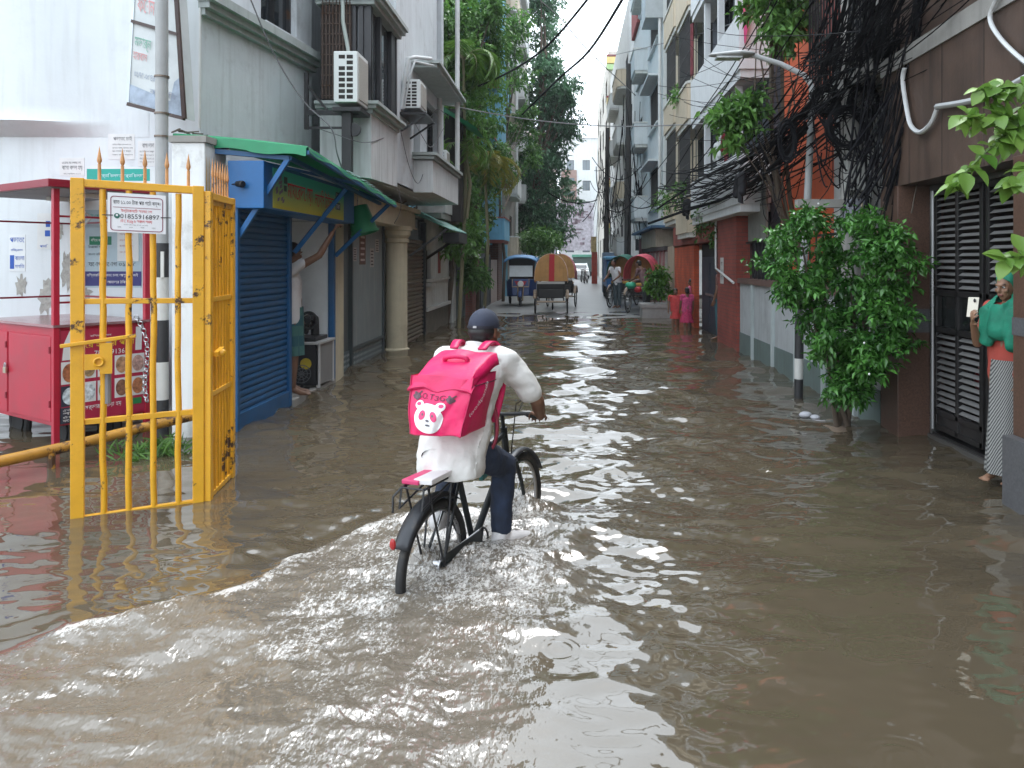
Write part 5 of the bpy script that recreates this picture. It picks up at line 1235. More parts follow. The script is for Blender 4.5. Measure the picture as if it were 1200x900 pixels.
# white wall house with cage balcony
t = thing('cage_balcony_house', 'white house wall with a black caged balcony behind the cable tangle', 'building', (4.2, 9.4, 0))
ww_ = M('white_wall_right', (.55, .56, .56), .85, var=.06, streak=.5, dirt=.2, dirtcol=(.2, .2, .19))
mb = MB(); mb.box((3.42, 7.66, -.3), (8, 9.95, 10)); obj('wall', mb, ww_, t)
mb = MB(); mb.tube([(3.38, 8.9, .5), (3.38, 8.9, 3.3)], .05, 8); mb.tube([(3.38, 8.9, 2.9), (3.38, 8.5, 3.2), (3.38, 8.1, 3.3)], .04, 8); mb.tube([(3.38, 8.2, .5), (3.38, 8.2, 3.5)], .035, 8); obj('drain_pipe', mb, MATS['pipe_white'], t)
mb = MB(); mb.box((3.02, 7.7, 3.55), (3.42, 9.8, 3.68)); sl_ = obj('balcony', mb, concrete_m, t)
mb = MB()
for i in range(20): mb.bar((3.05, 7.75 + i * .106, 3.68), (3.05, 7.75 + i * .106, 6.6), .022)
for i in range(4): mb.bar((3.05 + .1 * i, 7.74, 3.68), (3.05 + .1 * i, 7.74, 6.6), .022); mb.bar((3.05 + .1 * i, 9.77, 3.68), (3.05 + .1 * i, 9.77, 6.6), .022)
for z in (3.7, 4.3, 4.9, 5.5, 6.1, 6.6): mb.bar((3.05, 7.74, z), (3.05, 9.77, z), .03)
obj('cage', mb, black_metal, sl_)
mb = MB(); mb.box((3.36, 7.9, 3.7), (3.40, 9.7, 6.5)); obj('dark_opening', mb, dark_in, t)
mb = MB(); mb.box((2.98, 7.7, 6.65), (3.42, 9.95, 6.78)); obj('slab', mb, ww_, t)
# laundry in the cage
for k, (y, c, l, ln) in enumerate(((8.2, (.5, .48, .45), .9, 'pale towel drying in the black caged balcony'), (9.3, (.50, .14, .12), .8, 'red and white cloth hung in the far end of the caged balcony'))):
    t2 = thing('laundry', ln, 'laundry', (3.0, y, 4.2)); mb = MB(); mb.grid(lambda u, v: (3.17 + .03 * math.sin(u * 9 + v * 2), y - .3 + u * .6, 4.3 + v * l + .02 * math.sin(u * 5)), 14, 8); obj('cloth', mb, M('cloth_%d' % k, c, .9, var=.3, scale=8), t2, smooth=60)

# orange house
t = thing('orange_house', 'orange-red painted house wall behind the slender street trees', 'building', (4.5, 11.4, 0))
orange = M('orange_paint', (.64, .125, .045), .7, var=.08, streak=.2, dirt=.15, dirtcol=(.25, .06, .03))
boxbldg(t, 'R', 3.5, 9.97, 12.75, 1.3, 8.6, orange, [], [(1.6, 2.4, 4.5, 6, 'win')])
mb = MB(); mb.box((3.0, 10.55, 5.2), (3.25, 12.8, 5.35)) if False else mb.box((3.2, 10.2, 4.95), (3.498, 10.9, 5.07)); obj('sun_hood', mb, concrete_m, t)

# house with angled white balconies
t = thing('white_balcony_house', 'dark fronted house with two white balcony parapets and hanging laundry', 'building', (4.8, 15.5, 0))
whitep = M('parapet_white', (.66, .68, .69), .8, var=.05, streak=.25, dirt=.15, dirtcol=(.3, .3, .3))
darkw = M('slate_wall', (.065, .07, .085), .8, var=.15)
boxbldg(t, 'R', 3.35, 12.8, 18.0, 1.2, 11.5, darkw, [(1.0, 2.2, 3.9, 4.7, 'win'), (3.2, 4.6, 3.8, 4.7, 'win'), (.6, 2.0, 6.2, 7.4, 'win'), (3, 4.4, 6.2, 7.4, 'win')])
for (z, h) in ((2.62, .85), (4.86, .95), (7.35, .9)):
    mb = MB(); mb.box((2.85, 12.85, z - .14), (3.35, 17.9, z)); b = obj('balcony', mb, whitep, t)
    mb = MB(); mb.box((2.82, 12.8, z), (2.92, 17.95, z + h)); mb.box((2.92, 12.8, z), (3.35, 12.9, z + h)); obj('parapet', mb, whitep, b)
mb = MB()
for y in (13.4, 15.0, 16.5): mb.box((2.9, y, 3.5), (3.02, y + .12, 4.72)); mb.box((2.9, y, 5.82), (3.02, y + .12, 7.2))
obj('post', mb, whitep, t)
def garment(label, c, w, h, col, seed, axis='y'):
    t2 = thing('garment', label, 'laundry', tuple(c)); rg = random.Random(seed)
    mb = MB(); c = V3(c)
    def g(u, v):
        s = (u - .5) * w * (1 - .18 * v) ; return V3((c.x + .03 * math.sin(u * 7 + v * 3 + seed), c.y + s, c.z - v * h + .02 * math.sin(u * 6 + seed)))
    mb.grid(g, 14, 12); obj('cloth', mb, M('cloth_c%d' % seed, col, .9, var=.15, scale=9), t2, smooth=60)
    for s in (-1, 1):
        mb = MB(); mb.limb([((c.x, c.y + s * w * .42, c.z - .03), .07), ((c.x - .02, c.y + s * w * .66, c.z - .28), .06)], 8); obj('sleeve', mb, MATS['cloth_c%d' % seed], t2, smooth=60)
garment('pink shirt hanging at the upper balcony of the dark fronted house', P(872, 12, 12.9), .5, .62, (.55, .05, .16), 1)
garment('dark red cloth hanging below the white parapet', P(852, 155, 14.3), .42, .55, (.20, .02, .03), 2)
garment('black trousers hung on the cables near the orange house', P(868, 205, 11.6), .3, .42, (.015, .015, .018), 3)
garment('white cloth hung in the lower balcony of the dark fronted house', P(842, 168, 15.2), .35, .45, (.6, .62, .62), 4)
garment('black garment hung on the cables in front of the cream balconies', P(805, 235, 17.0), .3, .42, (.016, .016, .02), 5)

# brick gatehouse
t = thing('brick_gatehouse', 'red brick gatehouse with a deep dark doorway and planter on its roof', 'gatehouse', (3.4, 16.5, 0))
bt = brickmat('brick_tile', (.33, .07, .05), (.29, .06, .042), (.17, .07, .055), bw=.22, bh=.07, ms=.006)
bt2 = brickmat('brick_orange', (.56, .095, .035), (.50, .08, .03), (.36, .08, .04), bw=.22, bh=.07, ms=.006)
mb = MB(); mb.box((3.05, 14.1, -.3), (3.6, 15.9, 2.78)); obj('near_pier', mb, bt, t)
mb = MB(); mb.box((3.05, 18.9, -.3), (3.18, 22.4, 2.04)); obj('far_pier', mb, bt2, t)
mb = MB(); mb.box((3.02, 15.91, 2.08), (3.9, 22.5, 2.62)); obj('lintel', mb, bt, t)
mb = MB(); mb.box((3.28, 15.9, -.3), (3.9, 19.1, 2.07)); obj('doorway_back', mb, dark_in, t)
mb = MB(); mb.box((3.24, 16.5, .0), (3.275, 18.85, 1.75)); mb.box((3.225, 16.7, .15), (3.24, 17.6, 1.6)); mb.box((3.225, 17.75, .15), (3.24, 18.7, 1.6)); dd = obj('door', mb, M('door_navy', (.02, .028, .045), .5), t)
mb = MB(); mb.box((3.20, 17.2, .85), (3.222, 18.2, .90)); obj('handle', mb, chrome, dd)
mb = MB(); mb.box((3.04, 15.25, 1.2), (3.05, 15.55, 1.72)); pl_ = obj('name_plate', mb, M('plate_white', (.55, .55, .53), .5), t)
fnp = plane_fn((3.04, 15.52, 1.2), (0, -1, 0), (0, 0, 1), (-1, 0, 0), .003)
mb = MB()
for k, s in enumerate(('বাসা', '১২/৩', 'রোড ৪')): addtext(mb, s, fnp, .04, .36 - k * .14, .18, .08)
obj('lettering', mb, black_ink, pl_)
mb = MB(); mb.tube([(3.02, 15.9, 2.75), (3.02, 15.9, 1.5), (3.02, 15.2, 1.4), (3.02, 14.2, 1.25)], .025, 8); mb.tube([(3.02, 15.8, 2.5), (3.02, 16.3, 2.46)], .025, 8); obj('pipe', mb, MATS['pipe_white'], t, smooth=60)
crown('roof_plants', [((3.15, 15.4, 2.95), (.3, .6, .25)), ((3.1, 16.6, 2.75), (.3, .7, .35)), ((3.05, 17.4, 2.55), (.25, .6, .4)), ((3.2, 14.6, 2.95), (.25, .4, .2)), ((3.1, 16.2, 2.3), (.2, .4, .35))], 330, .12, .055, leaf_tree, t, 21)
# pale fence panels past the gatehouse
t = thing('striped_fence', 'pink and grey panelled fence with dark gaps beyond the orange pier', 'fence', (3.1, 25, 0))
fp = M('fence_pink', (.36, .17, .17), .85, streak=.5, dirt=.4, dirtcol=(.14, .1, .09)); fg = M('fence_grey', (.42, .37, .33), .85, streak=.6, dirt=.4, dirtcol=(.15, .13, .11))
mb = MB(); mb.box((3.05, 22.5, -.1), (3.35, 24.0, 2.1)); obj('near_panel', mb, M('fence_tan', (.40, .30, .22), .85, streak=.5), t)
for k in range(7):
    y = 24.1 + k * 1.0; mb = MB(); mb.box((3.05, y, -.05), (3.15, y + .62, 1.95)); obj('panel', mb, fg, t)
    mb = MB(); mb.box((3.02, y + .62, -.05), (3.2, y + .98, 2.05)); obj('post', mb, fp, t)
mb = MB(); mb.box((2.95, 24, 2.0), (3.5, 31.2, 2.12)); obj('top_rail', mb, M('fence_dark', (.06, .05, .05), .8), t)
mb = MB(); mb.box((3.2, 24, 0), (3.3, 31.2, 2.0)); obj('backing', mb, fg, t)
t = thing('maroon_gatehouse', 'low maroon gatehouse with grey parapet and blue tarpaulin edge past the fence', 'gatehouse', (3.2, 33, 0))
mb = MB(); mb.box((3.0, 31.3, -.05), (5, 33.5, 2.6)); obj('wall', mb, M('maroon_wall', (.17, .03, .035), .8, streak=.3), t)
mb = MB(); mb.box((2.9, 26, 2.14), (3.6, 31.2, 2.75)); obj('parapet', mb, M('grey_tan', (.33, .29, .23), .9, streak=.4, dirt=.4), t)
mb = MB(); mb.box((2.7, 25.6, 2.77), (3.7, 33.6, 2.85)); obj('tarp', mb, M('tarp_blue', (.05, .12, .22), .6, var=.3), t)

# cream balcony house
t = thing('cream_balcony_house', 'cream apartment house with rounded balconies and iron grilles', 'building', (5, 21.5, 0))
cream2 = M('cream_house', (.56, .47, .35), .85, var=.06, streak=.3, dirt=.2, dirtcol=(.3, .25, .19)); pale_trim = M('pale_trim', (.60, .59, .55), .85, streak=.35)
boxbldg(t, 'R', 3.5, 18.1, 25.6, 2.0, 15.5, cream2, [(4.8, 6.4, 2.9 + 2.9 * f, 4.4 + 2.9 * f, 'win grill') for f in range(4)], [(.15, .3, 3, 4, 'win')])
for f in range(5):
    z = 2.35 + f * 2.75
    balcony(t, 'R', 3.5, 18.2, 21.0, z, .62, .85, cream2, slab=pale_trim, cut=.42)
    b = balcony(t, 'R', 3.5, 21.6, 24.6, z + .5, .5, .8, cream2, slab=pale_trim, cut=.35)
    mb = MB()
    for (y0, y1, dx, zz) in ((18.3, 20.9, .58, z), (21.7, 24.5, .46, z + .5)):
        k = 18
        for i in range(k + 1):
            y = y0 + (y1 - y0) * i / k; cut_ = max(0, .42 - min(y - y0, y1 - y)); mb.bar((3.5 - dx + cut_, y, zz + .86), (3.5 - dx + cut_, y, zz + 2.6), .022)
        for q in (1.2, 1.7, 2.2): mb.bar((3.5 - dx, y0 + .42, zz + q), (3.5 - dx, y1 - .42, zz + q), .02)
    obj('balcony_grille', mb, M('rail_iron', (.05, .05, .05)), b)
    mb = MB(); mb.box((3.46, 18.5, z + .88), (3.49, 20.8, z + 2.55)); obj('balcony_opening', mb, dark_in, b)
t0 = thing('red_sari', 'dark red and white clothes hanging behind a cream balcony grille', 'laundry', (3.1, 19, 6)); mb = MB(); mb.grid(lambda u, v: (3.0 + .03 * math.sin(u * 8), 18.7 + u * .5, 6.2 + v * 1.3), 10, 6); obj('cloth', mb, M('sari', (.22, .05, .06), .9, var=.5, scale=5), t0, smooth=60)
for q_, cl_ in enumerate((((2.75, 19.2, 3.3), (.25, .6, .3)), ((2.8, 22.5, 3.4), (.3, .9, .4)), ((2.8, 20.2, 6.0), (.2, .4, .2)))): crown('balcony_plant', [cl_], 200, .14, .06, leaf_tree, t, 22 + q_)

# white house with big louvred windows
t = thing('white_grid_house', 'white apartment house with large barred windows stacked storey over storey', 'building', (5.5, 31, 0))
whb = M('white_block', (.62, .65, .65), .85, var=.05, streak=.3, dirt=.15, dirtcol=(.3, .31, .3))
boxbldg(t, 'R', 3.15, 26.0, 38, 2.7, 16.5, whb, [(1.0, 4.2, 3.6 + 3.0 * f, 5.1 + 3.0 * f, 'win grill sill hood') for f in range(4)] + [(7.5, 9.8, 3.6 + 3.0 * f, 5.0 + 3 * f, 'win grill sill') for f in range(4)], [(.1, .28, 4, 5, 'win')], grillmat=M('rail_iron', (.05, .05, .05)), sillmat=whb)
mb = MB(); mb.tube([(3.05, 26.1, 3), (3.05, 26.1, 16)], .06, 8); obj('drain_pipe', mb, MATS['pipe_white'], t)
for f in range(4): balcony(t, 'R', 3.15, 31.2, 33.2, 3.4 + 3 * f, .5, .85, whb, slab=pale_trim, rail='solid')
mb = MB(); mb.box((2.55, 26.0, 9.9), (3.15, 27.4, 14)); obj('grey_box_room', mb, M('box_room', (.42, .46, .48), .8), t)
mb = MB(); mb.box((3.0, 34.5, 12.4), (4.5, 37.5, 16.9)); obj('red_tank_room', mb, M('brick_room', (.30, .06, .06), .8), t)
crown('roof_plants', [((3.0, 36, 16.9), (.5, .9, .6)), ((2.9, 34.5, 16.4), (.4, .6, .5))], 160, .25, .1, leaf_dark, t, 23)
# banded house far right
t = thing('banded_house', 'far narrow apartment house with yellow and green painted bands', 'building', (5, 62, 0))
bw2 = M('banded_base', (.52, .5, .45), .85, streak=.4); by_ = M('band_yellow', (.62, .48, .20), .8); bg_ = M('band_green', (.34, .48, .24), .8); br_ = M('band_red', (.24, .04, .04), .8)
boxbldg(t, 'R', 3.0, 60, 84, -.1, 18, bw2, [(2 + 6 * k, 5 + 6 * k, 2 + 3.2 * f, 3.7 + 3.2 * f, 'win') for k in range(4) for f in range(5)], [(.5, 1.7, 2.0 + 3.2 * f, 3.7 + 3.2 * f, 'win') for f in range(5)])
for f in range(5):
    z = 3.75 + 3.2 * f
    for (dz_, hh, m, nm) in ((.0, .42, bg_, 'green_band'), (.5, .5, by_, 'yellow_band'), (1.02, .14, br_, 'red_band')):
        mb = MB(); mb.box((2.85, 59.7, z + dz_), (5, 59.99, z + dz_ + hh)); obj(nm, mb, m, t)
t = thing('side_block', 'grey-white narrow block standing between the banded house and the white grid house', 'building', (5, 46, 0))
boxbldg(t, 'R', 3.1, 40, 59, -.1, 15.5, off_white, [(1 + 4 * k, 3 + 4 * k, 2.2 + 3 * f, 3.8 + 3 * f, 'win grill') for k in range(4) for f in range(4)], [(.3, 1.5, 2.2 + 3 * f, 3.8 + 3 * f, 'win') for f in range(4)])
for f in range(4):
    balcony(t, 'R', 3.1, 41, 45.5, 2.0 + 3 * f, .55, .9, cream2 if f % 2 else off_white, slab=pale_trim, cut=.2)
    balcony(t, 'R', 3.1, 49, 53.5, 2.4 + 3 * f, .5, .9, off_white, slab=pale_trim)
# far end of the street
t = thing('far_white_block', 'pale white block closing the far end of the street', 'building', (1.5, 118, 0))
facade(t, (-1.7, 116, 0), (1, 0, 0), (0, -1, 0), 12, 0, 20.2, [(1.2 + 2.4 * k, 2.3 + 2.4 * k, 3 + 3.1 * f, 4.5 + 3.1 * f, 'win') for k in range(4) for f in range(5)], whb, 'wall', pane=MATS['pale_glass'])
mb = MB(); mb.box((-1.68, 116.2, 0), (10, 130, 20.1)); mb.add([(-1.8, 115.8, 20.2), (4.2, 115.8, 20.2), (4.2, 125, 20.2), (-1.8, 125, 20.2), (1.2, 118, 22.0), (1.2, 124, 22.0)], [(0, 1, 4), (1, 2, 5, 4), (2, 3, 5), (3, 0, 4, 5)]); obj('core', mb, whb, t)
t = thing('far_pink_block', 'hazy pinkish brick block left of the far white block', 'building', (-4, 100, 0))
pinkb = M('pink_brick', (.48, .36, .33), .85, var=.12, scale=.8, streak=.4, dirtcol=(.4, .34, .32))
boxbldg(t, 'L', -2.0, 84, 112, 0, 15.8, pinkb, [(2 + 5 * k, 4.5 + 5 * k, 2.5 + 3 * f, 4.2 + 3 * f, 'win sill') for k in range(5) for f in range(4)], [(.3, 1.5, 2.5 + 3 * f, 4.2 + 3 * f, 'win sill') for f in range(4)], pane=MATS['pale_glass'])
t = thing('far_brown_block', 'far brown brick block with a white corner strip at the street end', 'building', (1, 108, 0))
mb = MB(); mb.box((-1.2, 104, 6), (.9, 112, 14.0)); obj('wall', mb, M('far_brick', (.34, .24, .21), .85, var=.15, scale=1.2), t)
mb = MB(); mb.box((.92, 104, 6), (1.2, 112, 14.2)); obj('corner_strip', mb, whb, t)
mb = MB()
for f in range(4): mb.box((-1.0, 103.9, 7 + f * 1.8), (.6, 103.98, 7.5 + f * 1.8))
obj('window_strip', mb, MATS['pale_glass'], t)
t = thing('far_arch_gate', 'far lilac decorated gateway spanning the street end', 'gateway', (0, 98, 0))
lil = M('lilac_print', (.46, .45, .50), .8, var=.35, scale=3.0)
mb = MB(); mb.box((-2.0, 97, 3.0), (3.0, 97.5, 9.0)); obj('panel', mb, lil, t)
for x in (-2.0, 2.7):
    mb = MB(); mb.box((x, 96.9, 0), (x + .3, 97.6, 9)); obj('post', mb, lil, t)
mb = MB()
for k in range(40):
    rgx = random.Random(k); x = rgx.uniform(-1.8, 2.7); z = rgx.uniform(3.2, 8.8); mb.box((x, 96.93, z), (x + rgx.uniform(.2, .8), 96.99, z + rgx.uniform(.1, .35)))
obj('ornament', mb, M('lilac_dark', (.22, .17, .20), .8, var=.6, scale=2), t)

# ---- utility pole, lamp post
t = thing('lamp_post', 'thin street lamp post with black and white bands and a long arm over the street', 'street lamp', (2.78, 9.3, -.3))
lp = lambda px, py: P(px, py, 9.3)
mb = MB(); mb.tube([lp(936, 500), lp(937, 380), lp(946, 240), lp(952, 110)], [.05, .05, .045, .04], 14); obj('shaft', mb, pole_grey, t, smooth=60)
for (a, b, m) in ((352, 384, bb_), (384, 420, bb_), (420, 444, bw_), (444, 500, bb_)):
    mb = MB(); pa = lp(936.7 - (a - 380) * .01, a); pb_ = lp(936.7 - (b - 380) * .01, b); mb.tube([pa, pb_], .0535, 14); obj('painted_band', mb, m, t, smooth=60)
mb = MB(); mb.tube([lp(952, 110), lp(950, 98), lp(942, 88), lp(915, 75), lp(880, 64)], [.035, .035, .034, .032, .03], 12); obj('arm', mb, M('arm_grey', (.45, .46, .46), .5), t, smooth=60)
mb = MB(); hd = lp(858, 63)
a0_, a1_ = lp(880, 61), lp(833, 63)
mb.limb([(a0_, .05), (a0_.lerp(a1_, .3), .075), (a0_.lerp(a1_, .6), .06), (a1_, .03)], 12); hm = remesh(mb, .012, 5)
hm.v = [(x, y * 1.0 + (y - 9.3) * .9, z if z > hd.z - .045 else hd.z - .045) for (x, y, z) in hm.v]; hm.v = [(x, y, hd.z - .045 + (z - hd.z + .045) * .6) for (x, y, z) in hm.v]; hdo = obj('lamp_head', hm, M('lamp_grey', (.42, .43, .43), .5), t, smooth=50)
mb = MB(); mb.box((a1_.x + .06, 9.22, hd.z - .065), (a0_.x - .12, 9.38, hd.z - .045)); obj('lens', mb, M('lens', (.55, .57, .57), .25), hdo)

t = thing('utility_pole', 'concrete utility pole wrapped in black cable coils behind the bush', 'utility pole', (3.12, 8.5, -.3))
mb = MB(); mb.tube([(3.14, 8.5, -.3), (3.12, 8.5, 3.0), (3.10, 8.5, 8.5)], [.14, .12, .09], 16); obj('shaft', mb, concrete_m, t, smooth=60)
mb = MB(); mb.box((2.5, 8.42, 2.24), (3.35, 8.55, 2.33)); obj('crossarm', mb, M('crossarm', (.26, .25, .23), .8, dirt=.4), t)
mb = MB(); mb.box((3.0, 8.3, 2.42), (3.22, 8.42, 2.75)); obj('meter_box', mb, M('meter', (.36, .36, .34), .6), t)
mb = MB(); mb.lathe((3.15, 8.5, 1.95), [(.15, 0), (.15, .38)], 20); obj('cable_wrap', mb, M('wrap', (.22, .23, .26), .6, var=.5, scale=30, bump=.5, bscale=30), t)

# ---- cable tangle
rg = random.Random(77)
mb = MB()
def sag(a, b, s, n=12): 
    a, b = V3(a), V3(b); return [a.lerp(b, k / n) - V3((0, 0, s * 4 * (k / n) * (1 - k / n))) for k in range(n + 1)]
def strand(m_, a, b, s, r, n=11, jit=0):
    w = V3((rg.uniform(-.06, .06), rg.uniform(-.06, .06), rg.uniform(-.05, .05))); f = rg.uniform(3, 8); ph = rg.random() * 6
    m_.tube([p + w * math.sin(f * k / n + ph) for k, p in enumerate(sag(a, b, s, n))], r, 4, caps=False)
hub = P(1000, 90, 8.4); hub2 = P(960, 115, 9.0)
for k in range(105):      # the fan of cables rising to the upper right
    a = P(rg.uniform(935, 1015), rg.uniform(60, 150), rg.uniform(8.2, 9.1)); b = P(rg.uniform(1010, 1260), rg.uniform(-260, -50), rg.uniform(5.0, 7.2)); strand(mb, a, b, rg.uniform(.02, .3), rg.choice((.005, .007, .010)), 11)
for k in range(60):      # the bundle that runs down the street to the left
    a = P(rg.uniform(930, 1000), rg.uniform(80, 180), rg.uniform(8.4, 9.2)); b = P(rg.uniform(770, 850), rg.uniform(195, 255), rg.uniform(15, 19)); strand(mb, a, b, rg.uniform(.05, .45), rg.choice((.007, .010, .014)), 11)
for k in range(48):      # hanging loops and tails round the pole
    a = P(rg.uniform(945, 1030), rg.uniform(90, 190), 8.2 + rg.random() * .6); b = P(rg.uniform(960, 1045), rg.uniform(170, 265), 8.0 + rg.random() * .6); strand(mb, a, b, rg.uniform(.05, .35), rg.choice((.005, .009)), 11)
for k in range(26):
    a = P(rg.uniform(1080, 1140), rg.uniform(-90, -20), 6.9); b = P(rg.uniform(1000, 1050), rg.uniform(205, 265), 7.35); strand(mb, a, b, rg.uniform(.02, .3), rg.choice((.006, .009, .013)), 11)
for k in range(22):
    a = P(rg.uniform(1010, 1110), rg.uniform(-40, 60), 7.2); b = P(rg.uniform(985, 1060), rg.uniform(180, 270), 7.5 + rg.random() * .5); strand(mb, a, b, rg.uniform(-.1, .25), rg.choice((.005, .008, .013)), 11)
for k in range(34):
    a = P(rg.uniform(980, 1230), rg.uniform(-60, 110), rg.uniform(5.6, 6.8)); b = P(rg.uniform(770, 900), rg.uniform(30, 250), rg.uniform(13, 18)); strand(mb, a, b, rg.uniform(.05, .5), .0045)
for k in range(9):
    a = P(rg.uniform(880, 960), rg.uniform(100, 200), 9.5 + rg.random()); b = P(rg.uniform(885, 960), rg.uniform(180, 280), 9.6 + rg.random()); strand(mb, a, b, rg.uniform(.1, .5), .006, 11)
obj('cable_tangle', mb, cable_m, kind='stuff')
for i, (px, py, rad, n, lab) in enumerate(((992, 150, .20, 12, 'large ring coil of black cable hung on the concrete utility pole'), (1012, 118, .16, 9, 'smaller ring coil of black cable high on the right of the utility pole'), (968, 118, .14, 14, 'flattened coil of black cable at the lamp post top'), (922, 165, .16, 12, 'drooping coil of black cable hanging left of the lamp post'))):
    c = P(px, py, 8.15 + .2 * i); t2 = thing('cable_coil', lab, 'cable coil', tuple(c), group='cable coils on the poles'); mb = MB()
    for k in range(n):
        r_ = rad * rg.uniform(.82, 1.1); o = V3((rg.uniform(-.02, .02), rg.uniform(-.05, .05), rg.uniform(-.03, .03))); ex = 1.0 if i != 3 else 1.35
        mb.tube([c + o + V3((math.cos(q / 20 * 6.283) * r_ * (1 if i != 3 else .6), rg.uniform(-.006, .006), math.sin(q / 20 * 6.283) * r_ * ex)) for q in range(20)], .009, 5, closed=True)
    obj('coil', mb, cable_m, t2)
def wire(label, pts, r, m=None, name='overhead_cable', group='overhead cables across the street', cat='cable'):
    mb_ = MB(); mb_.tube(pts, r, 6); o = obj(name, mb_, m or cable_m, smooth=60); tag(o, label, cat, group); return o
def pxs(pts): return [P(*p) for p in pts]
def smoothpath(pts, n=6):
    pts = [V3(p) for p in pts]; out = []
    for i in range(len(pts) - 1):
        p0, p1, p2, p3 = pts[max(0, i - 1)], pts[i], pts[i + 1], pts[min(len(pts) - 1, i + 2)]
        for k in range(n):
            u = k / n; out.append(.5 * ((2 * p1) + (p2 - p0) * u + (2 * p0 - 5 * p1 + 4 * p2 - p3) * u * u + (3 * p1 - p0 - 3 * p2 + p3) * u ** 3))
    return out + [pts[-1]]
wire('thick black cable swooping from the upper centre down to the palms', smoothpath(pxs([(700, -15, 12), (640, 55, 15), (590, 88, 18), (550, 105, 20)])), .022)
wire('thick black cable crossing the sky gap towards the left balconies', smoothpath(pxs([(735, -10, 13), (690, 60, 18), (655, 92, 24), (612, 134, 30)])), .03)
wire('grey cable slung across the street below the sky gap', smoothpath(pxs([(518, 122, 17), (620, 140, 18), (720, 148, 18), (830, 145, 16), (905, 142, 13)])), .014, M('cable_grey', (.22, .22, .22), .6))
wire('thin grey cable sloping up from the grid house to the left trees', smoothpath(pxs([(745, 112, 28), (690, 60, 26), (655, 20, 24), (620, -10, 22)])), .016, MATS['cable_grey'])
wire('thin cable stretched level beneath the thick sky cables', smoothpath(pxs([(655, 68, 40), (700, 68, 38), (800, 45, 22), (880, 20, 14)])), .014, MATS['cable_grey'])
wire('steep black cable rising from the cream balconies past the white grid house', smoothpath(pxs([(760, 250, 20), (840, 120, 14), (900, 20, 10), (920, -20, 9)])), .010)
wire('second steep black cable crossing the lamp head', smoothpath(pxs([(750, 225, 22), (830, 120, 14), (905, 0, 9.5)])), .009)
wire('third steep black cable nearest the orange wall', smoothpath(pxs([(800, 215, 16), (880, 110, 11), (960, -10, 8)])), .009)
wire('pale wire looping over the corner building side wall to the awning', smoothpath(pxs([(292, -5, 8.6), (322, 65, 8.9), (357, 120, 9.1), (388, 150, 9.2), (395, 180, 9.3), (403, 203, 9.6)])), .008, M('wire_grey', (.14, .14, .15), .6), group='wires on the left walls')
wire('thin wire drooping under the bay window', smoothpath(pxs([(372, 150, 9.6), (392, 157, 9.8), (430, 167, 10.3), (462, 155, 12), (480, 138, 13)])), .005, MATS['wire_grey'], group='wires on the left walls')
wire('thick twisted black cable in front of the white parapets', smoothpath(pxs([(760, 262, 19), (800, 248, 17), (850, 232, 14), (900, 200, 10.5), (945, 150, 9)])), .03)
wire('second thick black cable bundle below the white parapet', smoothpath(pxs([(770, 245, 19), (830, 205, 15), (890, 178, 11), (950, 120, 9)])), .022)
def FP(px, py): return P(px, py, 3.05 * F / (px - VX))
wire('white flexible conduit looped in front of the brown cladding', smoothpath([FP(*p) for p in ((1060, 80), (1058, 95), (1063, 130), (1068, 148), (1078, 155), (1090, 146), (1098, 128))]), .022, M('conduit_grey', (.55, .56, .56), .5), name='conduit', group='conduits on the brown house')
wire('white plastic pipe zigzagging at the top of the brown cladding', smoothpath([FP(*p) for p in ((1172, -8), (1160, 20), (1172, 45), (1200, 72), (1230, 90))]), .018, MATS['conduit_grey'], name='conduit', group='conduits on the brown house')
wire('grey lamp arm reaching out of the brown cladding behind the vine', smoothpath([FP(*p) for p in ((1098, 125), (1135, 119), (1170, 108), (1215, 84))]), .026, M('arm_grey', (.4, .4, .4)), name='bracket_arm', group='conduits on the brown house', cat='bracket')
wire('thin vertical wire hanging before the granite pillar', smoothpath(pxs([(1095, 140, 7.0), (1086, 180, 7.0), (1075, 215, 7.1), (1068, 250, 7.2)])), .006, MATS['debris'])
for i, pts in enumerate((((466, 135, 12.4), (478, 190, 12.5), (490, 215, 13.0), (500, 190, 14)), ((470, 140, 12.4), (462, 190, 12.4), (470, 240, 12.6), (462, 262, 12.8)), ((480, 132, 12.6), (495, 160, 13.4), (506, 172, 14.4), (520, 150, 15.5)), ((486, 118, 12.7), (500, 140, 14), (513, 128, 15), (524, 136, 16)))):
    wire(('loose wire looping below the old air conditioner towards the ledge', 'loose wire hanging straight down from the old air conditioner', 'slack wire strung from the old air conditioner to the drain pipe', 'upper slack wire strung past the drain pipe to the palms')[i], smoothpath(pxs(pts)), .006, MATS['wire_grey'], group='wires on the left walls')
